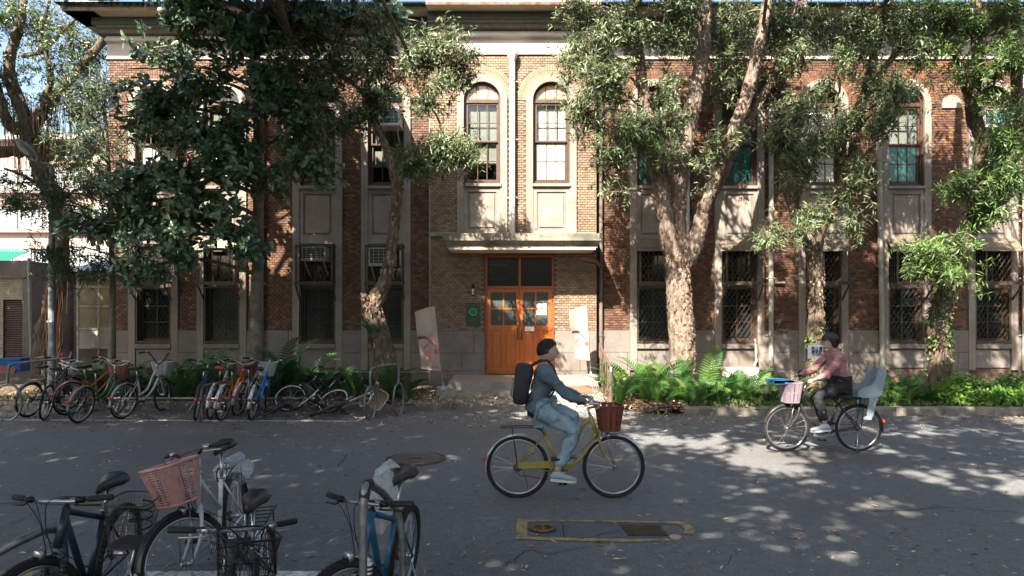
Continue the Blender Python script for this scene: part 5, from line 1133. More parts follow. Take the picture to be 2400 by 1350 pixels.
def head(root, c, fwd, up, skin, hair_m, size=.118, hair='short', cap=None):
    """sculpted head: fwd = face direction"""
    f = Vector(fwd).normalized(); u = (Vector(up)-f*Vector(up).dot(f)).normalized(); s = u.cross(f); Mx = Matrix((s, f, u)).transposed().to_4x4(); Mx = Matrix.Translation(c) @ Mx
    nu, nv = 40, 30; vs = []
    def prof(d):     # d unit vector: x side, y front, z up
        x, y, z = d; r = Vector((x*.66, y*.84, z*1.0))
        if z < 0: r.x *= 1-.30*(-z)**1.5*(1 if y > -.2 else .8); r.y *= 1-.10*(-z)
        if y > 0 and z < 0: r.y += .10*(-z)*y
        g = lambda a, b, w: math.exp(-((x-a[0])**2/(w[0]**2)+(z-a[1])**2/(w[1]**2)))*b if y > 0 else 0
        r.y += g((0,-.18), .20, (.10,.17)); r.y += g((0,-.04), .08, (.07,.14)); r.y -= g((.27,.02), .085, (.15,.10))+g((-.27,.02), .085, (.15,.10))
        r.y += g((0,.16), .035, (.4,.08)); r.y += g((0,-.47), .05, (.18,.06)); r.y -= g((0,-.56), .02, (.2,.04)); r.y += g((0,-.80), .05, (.2,.12))
        if y < 0: r.y *= 1.08
        return r
    for j in range(nv+1):
        ph = math.pi*j/nv
        for i in range(nu):
            th = 2*math.pi*i/nu; d = Vector((math.sin(ph)*math.cos(th), math.sin(ph)*math.sin(th), math.cos(ph))); vs.append(Mx @ (prof(d)*size))
    t = MB(); t.add(vs, [(j*nu+i, (j+1)*nu+i, (j+1)*nu+(i+1)%nu, j*nu+(i+1)%nu) for j in range(nv) for i in range(nu)]); t.build('head', skin, root, smooth=True)
    for sgn in (-1,1):
        t = MB(); t.lathe(Mx @ Vector((sgn*.27*size*.9,.80*size*.88,.02*size)), [(.001,-.006),(.010,-.002),(.011,.002),(.004,.006)], 10, f); t.build('eye', mat('eye_white', (.6,.58,.55), .2), root, smooth=True)
        t = MB(); t.lathe(Mx @ Vector((sgn*.27*size*.9,.80*size*.88+.006,.02*size)), [(.006,0),(.005,.002)], 8, f); t.build('iris', mat('iris_dark', (.02,.012,.01), .2), root)
        t = MB(); t.tube([Mx @ Vector((sgn*.10*size,.90*size,.17*size)), Mx @ Vector((sgn*.26*size,.86*size,.21*size)), Mx @ Vector((sgn*.42*size,.72*size,.15*size))], [.003,.004,.002], 5); t.build('eyebrow', hair_m, root)
        t = MB(); es = [Mx @ Vector((sgn*size*(.64+.05*math.sin(a)), size*(-.04+.12*math.cos(a)), size*(-.05+.22*math.sin(a)))) for a in np.linspace(0, 2*math.pi, 12, endpoint=False)]; t.tube(es, .006, 5, closed=True); t.lathe(Mx @ Vector((sgn*size*.62,-.04*size,-.05*size)), [(.014,0),(.010,.004)], 8, s*sgn); t.build('ear', skin, root, smooth=True)
    t = MB(); t.tube([Mx @ Vector((x_*size, (.93-.9*x_*x_)*size, (-.52+.25*x_*x_)*size)) for x_ in (-.2,-.1,0,.1,.2)], [.002,.005,.006,.005,.002], 6); t.build('lips', mat('lips', (.35,.12,.10), .5), root, smooth=True)
    # hair shell
    vs = []; fs = []; nu2, nv2 = 44, 24
    for j in range(nv2+1):
        for i in range(nu2):
            th = 2*math.pi*i/nu2; front = max(0, math.sin(th)); bk = .66 if hair == 'short' else .80; phm = math.pi*(bk-.10*(1-abs(math.sin(th)))-(bk-.30)*front**.6)
            ph = phm*j/nv2; d = Vector((math.sin(ph)*math.cos(th), math.sin(ph)*math.sin(th), math.cos(ph)))
            k = 1.09+.05*mnoise.noise(d*4)+.035*mnoise.noise(Vector((th*7,ph*1.5,3)))-(.08 if j == nv2 else 0); r = prof(d); r = Vector((r.x, min(r.y, .86), r.z)); vs.append(Mx @ (r*size*k))
    t = MB(); t.add(vs, [(j*nu2+i, (j+1)*nu2+i, (j+1)*nu2+(i+1)%nu2, j*nu2+(i+1)%nu2) for j in range(nv2) for i in range(nu2)]); t.build('hair', hair_m, root, smooth=True)
    t = MB()
    for _ in range(620):
        th = random.uniform(0, 6.283); front = max(0, math.sin(th)); bk = .66 if hair == 'short' else .80; phm = math.pi*(bk-.10*(1-abs(math.sin(th)))-(bk-.30)*front**.6); a0 = random.uniform(.0, .8)*phm; a1 = min(phm*1.06, a0+random.uniform(.25,.6)); L_ = []
        for k in range(4):
            ph = a0+(a1-a0)*k/3; tt = th+.12*k*random.uniform(-.3,1); d = Vector((math.sin(ph)*math.cos(tt), math.sin(ph)*math.sin(tt), math.cos(ph))); r = prof(d); r = Vector((r.x, min(r.y, .86), r.z)); L_.append(Mx @ (r*size*(1.10+.035*random.random())))
        t.tube(L_, [.0022,.003,.0025,.001], 3, False)
    o = t.build('hair_strands', hair_m, root); o['kind'] = 'stuff'
    if cap:
        vs = [];
        for j in range(9):
            for i in range(32):
                th = 2*math.pi*i/32; ph = math.pi*.5*j/8; d = Vector((math.sin(ph)*math.cos(th), math.sin(ph)*math.sin(th), math.cos(ph))); vs.append(Mx @ Vector((d.x*.80*size, d.y*.98*size, (d.z*.80+.32)*size)))
        t = MB(); t.add(vs, [(j*32+i, (j+1)*32+i, (j+1)*32+(i+1)%32, j*32+(i+1)%32) for j in range(8) for i in range(32)])
        br_ = [Mx @ Vector((x_*size, y_*size, (.30-.12*max(0,y_-.8)*(1))*size)) for x_, y_ in ((-.72,.55),(-.5,1.25),(-.2,1.5),(.2,1.5),(.5,1.25),(.72,.55))]; t.add(br_+[v+u*.006 for v in br_], [(0,1,2,3,4,5),(11,10,9,8,7,6)]); t.build('cap', cap, root, smooth=False)
    return Mx
def hand(root, wrist, grip, barax, skin, sgn, up):
    """palm + five fingers curled round a bar at grip running along barax"""
    w, g = Vector(wrist), Vector(grip); a = Vector(barax).normalized(); f = (g-w).normalized(); a = (a-f*a.dot(f)).normalized(); u = Vector(up); u = (u-f*u.dot(f)); u = u-a*u.dot(a); u.normalize()
    nodes = {'w':(w, .024), 'p':(w+f*.035, (.030,.018)), 'k':(w+f*.072+u*.004, (.036,.016))}; ed = [('w','p'),('p','k')]
    o = skinned('hand', nodes, ed, skin, root, 2)
    for i in range(4):
        b = w+f*.070+u*.006+a*(.030-.020*i); L = (.9,1.0,.95,.78)[i]
        pts = [b-f*.02, b, b+f*.030*L+u*.006, b+f*.048*L-u*.014, b+f*.040*L-u*.036, b+f*.020*L-u*.042]
        t = MB(); t.tube(cat_path(pts, 3), [.0088]*4+[.0085]*6+[.007]*6, 8); t.build('finger', skin, root, smooth=True)
    tb = w+f*.03+a*.028; t = MB(); t.tube(cat_path([tb-f*.01, tb+a*.012+f*.02-u*.006, tb+a*.010+f*.042-u*.022, tb+f*.056-a*.004-u*.034], 3), [.011]*4+[.0095]*3+[.008]*3, 8); t.build('thumb', skin, root, smooth=True)
def shoe(root, ankle, toe, m, sole):
    a, t_ = Vector(ankle), Vector(toe); d = (t_-a); d.z *= .4; d.normalize(); s = Vector((0,0,1)).cross(d).normalized(); u = d.cross(s); u = u if u.z > 0 else -u; base = a-u*.075-d*.055; vs = []; n_ = 14
    secs = [(0,.030,.05),(.03,.038,.085),(.09,.040,.095),(.15,.042,.065),(.21,.046,.050),(.255,.036,.038),(.275,.015,.02)]
    for x, w, h in secs:
        for k in range(n_):
            q = 2*math.pi*k/n_; vs.append(base+d*x+s*(w*math.cos(q))+u*(max(0,h*(.5+.5*math.sin(q)))))
    t = MB(); t.add(vs, [(j*n_+k,(j+1)*n_+k,(j+1)*n_+(k+1)%n_,j*n_+(k+1)%n_) for j in range(len(secs)-1) for k in range(n_)]+[tuple(range(n_)),tuple(range(len(vs)-1,len(vs)-n_-1,-1))]); o = t.build('shoe', m, root, smooth=True)
    t = MB(); vs = []
    for x, w, h in secs: vs += [base+d*x-s*(w+.004)-u*.018, base+d*x+s*(w+.004)-u*.018, base+d*x+s*(w+.004)+u*.006, base+d*x-s*(w+.004)+u*.006]
    t.add(vs, [(j*4+k,(j+1)*4+k,(j+1)*4+(k+1)%4,j*4+(k+1)%4) for j in range(len(secs)-1) for k in range(4)]+[(0,1,2,3),(27,26,25,24)]); t.build('sole', sole, root)
skin = worn('skin', (.52,.33,.24), (.58,.37,.27), 30, rough=.5, bump=.02); skin.node_tree.nodes['Principled BSDF'].inputs['Subsurface Weight'].default_value = .08
hairm = worn('hair_black', (.010,.008,.007), (.035,.026,.02), 60, rough=.75, bump=.6, stretch=(1,1,.2))
denim = worn('jacket_denim', (.07,.10,.135), (.11,.15,.19), 14, rough=.9, bump=.4, dirt=((.14,.19,.23),5,.55)); jeans = worn('jeans_light', (.20,.30,.36), (.30,.42,.48), 12, rough=.9, bump=.4, dirt=((.14,.21,.27),4,.5))
packm = worn('backpack_navy', (.010,.014,.022), (.022,.028,.038), 16, rough=.7, bump=.3)
def person(name, label, C, hd, pts, jacket, trouser, shoes, hair='short', cap=None, pack=None, stripes=False, sole=None, back_len=1.0, headfwd=None):
    """pts in bike coordinates: x forward, y left, z up; C = bike origin on the ground, hd heading in degrees"""
    M = Matrix.Translation(C) @ Matrix.Rotation(R(hd), 4, 'Z'); root = empty(name, label=label, cat='person', M=M); V = Vector; p = {k: V(v) for k, v in pts.items()}
    pel, chest, neck, hdc = p['pelvis'], p['chest'], p['neck'], p['head']; mid = pel.lerp(chest, .45)+V((-.02,0,0))
    N = {'pel':(pel,(.085,.11)),'mid':(mid,(.085,.115)),'chest':(chest,(.095,.14)),'neckb':(neck,(.05,.055)),'neckt':(hdc+V((-.02,0,-.09)),(.045,.045))}; E = [('pel','mid'),('mid','chest'),('chest','neckb'),('neckb','neckt')]
    for s, L in ((1,'l'),(-1,'r')):
        sh = chest.lerp(neck,.55)+V((0,s*.165,-.01)); N['sh'+L] = (sh,.052); N['el'+L] = (p['elbow_'+L],.038); N['wr'+L] = (p['wrist_'+L],.025); E += [('chest','sh'+L),('sh'+L,'el'+L),('el'+L,'wr'+L)]
        hp = pel+V((.02,s*.085,-.03)); N['hip'+L] = (hp,.070); N['kn'+L] = (p['knee_'+L],.058); N['an'+L] = (p['ankle_'+L],.036); E += [('pel','hip'+L),('hip'+L,'kn'+L),('kn'+L,'an'+L)]
    body = skinned('body', N, E, skin, root, 2)
    J = {}; JE = []
    J['hem'] = (pel+V((-.01,0,-.07)),(.150,.185)); J['waist'] = (pel+V((-.01,0,.05)),(.140,.17)); J['mid'] = (mid,(.115,.145)); J['chest'] = (chest,(.125,.165)); J['yoke'] = (chest.lerp(neck,.62),(.105,.16)); J['col'] = (neck+V((0,0,.012)),(.078,.084)); JE = [('hem','waist'),('waist','mid'),('mid','chest'),('chest','yoke'),('yoke','col')]
    for s, L in ((1,'l'),(-1,'r')):
        sh = chest.lerp(neck,.55)+V((0,s*.165,-.01)); w = p['wrist_'+L]; e = p['elbow_'+L]; J['sh'+L] = (sh,.080); J['m'+L] = (sh.lerp(e,.55),.060); J['el'+L] = (e,.056); J['m2'+L] = (e.lerp(w,.55),.046); J['cu'+L] = (e.lerp(w,.93),.038); JE += [('yoke','sh'+L),('sh'+L,'m'+L),('m'+L,'el'+L),('el'+L,'m2'+L),('m2'+L,'cu'+L)]
    j = skinned('jacket', J, JE, jacket, root, 3); wrinkle(j, .020, 8, 3); wrinkle(j, .007, 22, 9)
    T = {'pel':(pel+V((0,0,.0)),(.130,.160))}; TE = []
    for s, L in ((1,'l'),(-1,'r')):
        hp = pel+V((.05,s*.09,-.02)); k = p['knee_'+L]; a = p['ankle_'+L]; T['hp'+L] = (hp,.100); T['th'+L] = (hp.lerp(k,.5),.090); T['kn'+L] = (k,.074); T['sh'+L] = (k.lerp(a,.45),.066); T['an'+L] = (k.lerp(a,.90),.056); TE += [('pel','hp'+L),('hp'+L,'th'+L),('th'+L,'kn'+L),('kn'+L,'sh'+L),('sh'+L,'an'+L)]
    tr_ = skinned('trousers', T, TE, trouser, root, 3); wrinkle(tr_, .020, 7, 8); wrinkle(tr_, .006, 22, 2)
    head(root, hdc, headfwd or (1,0,-.05), (0,0,1), skin, hairm, .118, hair, cap)
    for s, L in ((1,'l'),(-1,'r')):
        hand(root, p['wrist_'+L], p['grip_'+L], (0.2,-s*1,0), skin, s, (0,0,1)); shoe(root, p['ankle_'+L], p['ankle_'+L]+V((.16,0,p.get('toe',V((0,0,-.03))).z)), shoes, sole or mat('sole_white', (.6,.6,.58), .6))
    if pack:
        ax = (chest-pel).normalized(); fw = ax.cross(V((0,1,0))).normalized(); fw = -fw if fw.x > 0 else fw; c = mid.lerp(chest,.5)+fw*.20
        Mx = Matrix((fw, V((0,1,0)), fw.cross(V((0,1,0))))).transposed().to_4x4(); Mx = Matrix.Translation(c) @ Mx; vs = []; nu, nv = 24, 12
        for jn in range(nv+1):
            ph = math.pi*jn/nv
            for i in range(nu):
                th = 2*math.pi*i/nu; sx, sy, sz = math.sin(ph)*math.cos(th), math.sin(ph)*math.sin(th), math.cos(ph); pw = lambda q: math.copysign(abs(q)**.45, q); vs.append(Mx @ V((pw(sx)*.085*(1.2 if sz*1 < 0 else 1), pw(sy)*.145, pw(sz)*.22)))
        t = MB(); t.add(vs, [(jn*nu+i,(jn+1)*nu+i,(jn+1)*nu+(i+1)%nu,jn*nu+(i+1)%nu) for jn in range(nv) for i in range(nu)]); proot = t.build('backpack', pack, root, smooth=True); proot['label'] = 'dark navy backpack'
        t = MB()
        for s in (-1,1): t.tube(cat_path([c-fw*.05+V((0,s*.08,.17)), neck+V((.02,s*.09,.045)), chest+V((.14,s*.10,.0)), mid+V((.09,s*.12,-.03)), c-fw*.05+V((0,s*.11,-.15))], 5), .012, 6)
        t.build('strap', pack, root); t = MB(); t.bbox((0,0,0),(.001,.001,.001)); 
        t = MB(); t.torus(c+fw*.11+V((0,0,-.05)),(fw.x,0,fw.z),.09,.006,24,4); t.build('pocket_seam', mat('seam_grey', (.2,.22,.24), .6), root)
    return root
yel = paint('yellow_olive', (.25,.21,.045)); Yr = 7.03; cR = Vector((X(1328,Yr), Yr, 0))
def yellow_bag(part, root):
    t = MB(); t.bbox((.56,-.07,.62),(.74,.07,.74),.02); part(t, 'front_bag', mat('bag_yellow', (.42,.38,.03), .6), smooth=False)
bicycle('yellow bicycle with brown basket ridden along the road in mid frame', (cR.x-.52, cR.y), 0, lean=0, steer=2, col=yel, near=True, style='step', bars='swept', basket='slat', bcol=worn('basket_red_brown', (.13,.035,.02), (.2,.06,.035), 20, rough=.6), fender=fsil, seat_h=.88, chainguard=yel, basket_size=(.24,.2,.34,.28,.26))
person('person', 'rider in blue denim jacket, light jeans and navy backpack on the yellow bicycle', cR, 0, dict(pelvis=(-.30,0,.95), chest=(-.25,0,1.27), neck=(-.235,0,1.42), head=(-.20,0,1.56), elbow_l=(.0,.25,1.10), wrist_l=(.20,.28,1.045), grip_l=(.28,.29,1.03), elbow_r=(.0,-.25,1.10), wrist_r=(.20,-.28,1.045), grip_r=(.28,-.29,1.03), knee_l=(.10,.12,.86), ankle_l=(-.02,.12,.47), knee_r=(.08,-.12,.73), ankle_r=(-.12,-.12,.30)), denim, jeans, mat('shoe_grey_blue', (.30,.38,.42), .7), pack=packm)
pinkj = worn('jacket_pink', (.42,.20,.21), (.50,.27,.27), 9, rough=.85, bump=.3)
# woven stripes across the shirt
n_ = pinkj.node_tree.nodes; l_ = pinkj.node_tree.links; g_ = n_.new('ShaderNodeTexCoord'); wv = n_.new('ShaderNodeTexWave'); wv.wave_type = 'BANDS'; wv.bands_direction = 'Z'; wv.inputs['Scale'].default_value = 16; wv.inputs['Distortion'].default_value = 1.2; l_.new(g_.outputs['Object'], wv.inputs[0])
b_ = n_['Principled BSDF']; old = b_.inputs['Base Color'].links[0].from_socket; mx = n_.new('ShaderNodeMix'); mx.data_type = 'RGBA'; cr_ = n_.new('ShaderNodeValToRGB'); cr_.color_ramp.elements[0].position = .62; cr_.color_ramp.elements[1].position = .75; l_.new(wv.outputs[0], cr_.inputs[0]); l_.new(cr_.outputs[0], mx.inputs[0]); l_.new(old, mx.inputs[6]); mx.inputs[7].default_value = (.22,.09,.11,1); l_.new(mx.outputs[2], b_.inputs['Base Color'])
Yp = 9.37; cP = Vector((X(1926,Yp), Yp, 0))
bluebox = mat('seat_blue_grey', (.24,.31,.36), .5)
def child_seat(part, root):
    side = [(-.80,1.20),(-.835,1.14),(-.80,.95),(-.76,.82),(-.70,.78),(-.50,.77),(-.44,.80),(-.43,.86),(-.50,.92),(-.62,.95),(-.68,1.02),(-.72,1.16),(-.75,1.20)]
    for y in (-.155, .135): t = MB(); t.prism(side, y, y+.02, 'y'); part(t, 'child_seat_side', bluebox, smooth=False)
    bk = cat_path([Vector((-.79,0,1.19)), Vector((-.80,0,1.0)), Vector((-.75,0,.85)), Vector((-.66,0,.80)), Vector((-.46,0,.79))], 4); t = MB(); vs = []
    for p_ in bk:
        for y in (-.134,-.07,0,.07,.134): vs.append((p_.x-.02*(1-(y/.134)**2), y, p_.z-.015*(1-(y/.134)**2)))
    n5 = len(bk); t.add(vs, [(i*5+k,i*5+k+1,(i+1)*5+k+1,(i+1)*5+k) for i in range(n5-1) for k in range(4)]); part(t, 'child_seat', bluebox)
    for y in (-.15,.13):
        t = MB(); t.prism([(-.70,.78),(-.60,.78),(-.57,.60),(-.56,.52),(-.52,.50),(-.52,.47),(-.62,.47),(-.66,.56)], y, y+.02, 'y'); part(t, 'foot_rest', bluebox, smooth=False)
    t = MB(); t.tube([(-.62,0,.78),(-.6,0,.62)], .012, 6); t.tube([(-.52,0,.78),(-.5,0,.62)], .012, 6); part(t, 'seat_mount', rimm)
    t = MB(); t.bbox((.46,-.17,.97),(.74,.17,1.02),.01); part(t, 'basket_cover', mat('cover_blue', (.015,.17,.34), .5), smooth=False)
bicycle('dark bicycle with blue covered basket and child seat ridden leftwards', (cP.x+.52, cP.y), 180, lean=0, steer=3, col=black, style='step', bars='swept', basket='slat', bcol=mat('basket_mauve', (.25,.2,.24), .6), seat_h=.86, fender=fblk, child=child_seat, basket_size=(.22,.2,.32,.26,.28))
person('person', 'rider in striped pink shirt and dark cap heading left on the dark bicycle', cP, 180, dict(pelvis=(-.29,0,.95), chest=(-.21,0,1.27), neck=(-.17,0,1.42), head=(-.12,0,1.555), elbow_l=(.06,.25,1.10), wrist_l=(.20,.28,1.06), grip_l=(.28,.29,1.03), elbow_r=(.06,-.25,1.10), wrist_r=(.20,-.28,1.06), grip_r=(.28,-.29,1.03), knee_l=(.12,.12,.80), ankle_l=(-.0,.12,.40), knee_r=(.06,-.12,.70), ankle_r=(-.16,-.12,.30)), pinkj, worn('trousers_black', (.012,.013,.018), (.025,.026,.032), 10, rough=.85, bump=.3), mat('shoe_pale_blue', (.40,.48,.52), .6), cap=mat('cap_dark', (.03,.03,.04), .8), hair='long')
# ---------------------------------------------------------------- vegetation
def np_leaves(base, dirs, nrm, L, W, rnd, broad=False):
    """base,dirs,nrm (N,3); L,W,rnd (N,) -> vertices, quads/tris arrays"""
    N = len(base); side = np.cross(dirs, nrm); side /= np.linalg.norm(side, axis=1, keepdims=True)+1e-9; up = np.cross(side, dirs)
    L = L[:,None]; W = W[:,None]
    if broad:
        v = np.stack([base, base+dirs*L*.45-side*W*.42+up*W*.12, base+dirs*L*.80-side*W*.40+up*W*.10, base+dirs*L, base+dirs*L*.80+side*W*.40+up*W*.10, base+dirs*L*.45+side*W*.42+up*W*.12, base+dirs*L*.55-up*W*.06], 1)
        f = np.array([[0,6,1],[1,6,2],[2,6,3],[3,6,4],[4,6,5],[5,6,0]]); k = 7
    else:
        v = np.stack([base, base+dirs*L*.45-side*W*.5+up*W*.15, base+dirs*L-up*L*.08, base+dirs*L*.45+side*W*.5+up*W*.15], 1); f = np.array([[0,2,1],[0,3,2]]); k = 4
    F_ = (f[None]+np.arange(N)[:,None,None]*k).reshape(-1,3); return v.reshape(-1,3), F_, np.repeat(rnd, k)
def np_mesh(name, V, Fc, rn, smooth=False):
    me = bpy.data.meshes.new(name); n = len(Fc); me.vertices.add(len(V)); me.vertices.foreach_set('co', V.astype(np.float32).ravel()); me.loops.add(n*3); me.loops.foreach_set('vertex_index', Fc.astype(np.int32).ravel()); me.polygons.add(n)
    me.polygons.foreach_set('loop_start', np.arange(0, n*3, 3, dtype=np.int32)); me.update(calc_edges=True); me.validate()
    a = me.attributes.new('rnd', 'FLOAT', 'POINT'); a.data.foreach_set('value', rn.astype(np.float32))
    if smooth: me.shade_smooth()
    return me
def unit_rows(a): return a/(np.linalg.norm(a, axis=1, keepdims=True)+1e-9)
def cluster_noise(P_, s):
    return np.array([mnoise.noise(Vector(p)*s) for p in P_])
def foliage(blobs, twigs_per, leaf_n, L, W, broad=False, droop=.3, spread=.9, tw=.30, up=.2, hole=-.02, hs=2.2, seed=0):
    """blobs: list of (centre, (rx,ry,rz), density). returns leaf arrays + twig segments"""
    rs = np.random.RandomState(seed); B, D, Nn, LL, WW, RR = [], [], [], [], [], []; segs = []
    for c, rad, den in blobs:
        c = np.array(c); rad = np.array(rad); vol = rad[0]*rad[1]*rad[2]; n = int(twigs_per*den*(vol**.72)*10)
        if n < 4: n = 4
        u = unit_rows(rs.normal(size=(n,3))); r = rs.uniform(size=(n,1))**.45*np.where(rs.uniform(size=(n,1)) < .22, rs.uniform(1.0,1.45,size=(n,1)), 1.0); p = c+u*r*rad*1.06
        keep = cluster_noise(p, hs) > hole; p = p[keep]; u = u[keep]; n = len(p)
        if n == 0: continue
        d = unit_rows(u*spread+rs.normal(size=(n,3))*.55+np.array([0,0,up-droop])); segs.append((p-d*tw*.5, p+d*tw*.5))
        br = cluster_noise(p, 2.6)*.35
        for k in range(leaf_n):
            f = (k+.5)/leaf_n; q = p+d*tw*(f-.5)+rs.normal(size=(n,3))*.012; rdv = rs.normal(size=(n,3)); rdv -= d*np.sum(rdv*d,1,keepdims=True); rdv = unit_rows(rdv)
            ld = unit_rows(d*(.45 if not broad else .35)+rdv*(.8 if not broad else .95)+np.array([0,0,-droop*.7])); nn_ = unit_rows(np.array([-.25,-.85,.62])+u*.45+rs.normal(size=(n,3))*.45)
            B.append(q); D.append(ld); Nn.append(nn_); LL.append(L*rs.uniform(.5,1.3,n)); WW.append(W*rs.uniform(.75,1.2,n)); RR.append(np.clip(.5+br+rs.normal(size=n)*.17,0,1))
    B, D, Nn, LL, WW, RR = [np.concatenate(a) for a in (B, D, Nn, LL, WW, RR)]
    return (B, D, Nn, LL, WW, RR), (np.concatenate([s[0] for s in segs]), np.concatenate([s[1] for s in segs]))
def crown(root, O, name, blobs, m, twig_m, inv=True, **k):
    broad = k.get('broad', False); (B, D, Nn, LL, WW, RR), (s0, s1) = foliage(blobs, **k); V, Fc, rn = np_leaves(B-O, D, Nn, LL, WW, RR, broad); o = link(name, np_mesh(name, V, Fc, rn), m, root)
    n = len(s0); s0 = s0-O; s1 = s1-O; a = np.array([.004,0,0]); b = np.array([-.002,.0035,0]); c = np.array([-.002,-.0035,0]); e = (s0-(s1-s0)*.8)
    V = np.stack([e+a*1.6,e+b*1.6,e+c*1.6,s1+a*.5,s1+b*.5,s1+c*.5],1).reshape(-1,3); f = np.array([[0,1,4],[0,4,3],[1,2,5],[1,5,4],[2,0,3],[2,3,5]]); Fc = (f[None]+np.arange(n)[:,None,None]*6).reshape(-1,3); link('twigs', np_mesh('twigs', V, Fc, np.full(len(V),.5)), twig_m, root); return len(B), o
def trunk(root, O, pts, radii, m, name='trunk', n=18, sub=7, rough=.12, seed=0, fs=3.0, knots=()):
    path = cat_path(pts, sub); rr = []
    for i in range(len(path)):
        f = i/(len(path)-1)*(len(radii)-1); a = min(int(f), len(radii)-2); rr.append(radii[a]+(radii[a+1]-radii[a])*(f-a))
    t = MB(); t.tube([p-O for p in path], rr, n); me = t.mesh(name, smooth=True)
    co = np.empty(len(me.vertices)*3); me.vertices.foreach_get('co', co); co = co.reshape(-1,3); no = np.empty_like(co).ravel(); me.vertices.foreach_get('normal', no); no = no.reshape(-1,3)
    for i in range(len(co)):
        p = Vector(co[i]); r = rr[min(i//n, len(rr)-1)]; h = -.25+mnoise.noise(Vector((p.x*fs*2.2/max(r,.05)*.12+seed, p.y*fs*2.2/max(r,.05)*.12, p.z*fs*.55)))*1.0+mnoise.noise(p*fs*3.1+Vector((seed,0,0)))*.55+abs(mnoise.noise(Vector((p.x*14,p.y*14,p.z*2.2+seed))))*.5
        co[i] += no[i]*r*rough*2*h
    me.vertices.foreach_set('co', co.ravel()); me.update(); return link(name, me, m, root)
def flakes(root, O, pts, radii, m, count, size=.07, seed=1):
    """peeling bark scraps standing off the stem"""
    rs = random.Random(seed); path = cat_path(pts, 7); t = MB()
    for _ in range(count):
        f = rs.random()*(len(path)-1.01); i = int(f); p = path[i].lerp(path[i+1], f-i)-O; ax = (path[i+1]-path[i]).normalized(); g = f/(len(path)-1)*(len(radii)-1); a = min(int(g), len(radii)-2); r = radii[a]+(radii[a+1]-radii[a])*(g-a)
        n0 = ax.orthogonal().normalized(); n0 = Matrix.Rotation(rs.uniform(0,6.283), 3, ax) @ n0; s = ax.cross(n0).normalized(); w, h = size*rs.uniform(.3,1)*.5, size*rs.uniform(.6,1.9); b = p+n0*r*1.0; t.cur = rs.random()
        c1 = n0*rs.uniform(.003,.015)+ax*h*rs.choice((-1,1)); c2 = n0*rs.uniform(.003,.022)+c1*.5
        t.add([b-s*w, b+s*w, b+s*w*.9+c2, b-s*w*.7+c2, b+s*w*.5+c1+n0*.012, b-s*w*.3+c1], [(0,1,2,3),(3,2,4,5)])
    o = t.build('bark_flakes', m, root, rnd=True); o['kind'] = 'stuff'; return o
bark_pb = worn('paperbark', (.075,.056,.044), (.27,.215,.175), scale=7, rough=.9, bump=1.0, stretch=(2.6,2.6,.5), bdist=.06, lo=.36, hi=.6, detail=12, dirt=((.07,.05,.04),4,.5))
bark_fl = ramp_mat('paperbark_flake', [(0,(.09,.06,.045)),(.4,(.22,.15,.11)),(.75,(.33,.25,.20)),(1,(.24,.12,.07))], rough=.85, trans=.15)
bark_dk = worn('bark_brown', (.045,.033,.024), (.19,.145,.10), scale=9, rough=.95, bump=1.0, stretch=(2.8,2.8,.5), bdist=.06, lo=.36, hi=.62, detail=12, dirt=((.05,.06,.03),2,.52))
bark_gy = worn('bark_grey', (.10,.085,.065), (.22,.19,.15), scale=7, rough=.95, bump=.7, bdist=.03, dirt=((.05,.07,.04),2.5,.5))
leaf_n = ramp_mat('leaf_narrow', [(0,(.035,.062,.028)),(.45,(.075,.12,.048)),(.8,(.16,.20,.085)),(1,(.27,.27,.15))], rough=.42, trans=.28, spec=.5)
leaf_g = ramp_mat('leaf_fresh', [(0,(.035,.075,.022)),(.5,(.075,.15,.035)),(.85,(.13,.22,.055)),(1,(.20,.26,.08))], rough=.42, trans=.3, spec=.5)
leaf_b = ramp_mat('leaf_broad', [(0,(.055,.110,.066)),(.5,(.09,.165,.095)),(.86,(.15,.22,.085)),(.97,(.09,.11,.04)),(1,(.30,.17,.03))], rough=.36, trans=.15, spec=.9)
leaf_f = ramp_mat('leaf_banyan', [(0,(.03,.05,.015)),(.5,(.06,.10,.025)),(1,(.14,.17,.05))], rough=.35, trans=.35, spec=.5)
def B_(px, py, rpx, rpy, Y, ry=.55, den=1.0): return (P(px,py,Y), (rpx*Y/F, ry, rpy*Y/F), den)
def Wb(x, y, z, rx, ry, rz, den=1.0): return (Vector((x,y,z)), (rx,ry,rz), den)
NL = 0
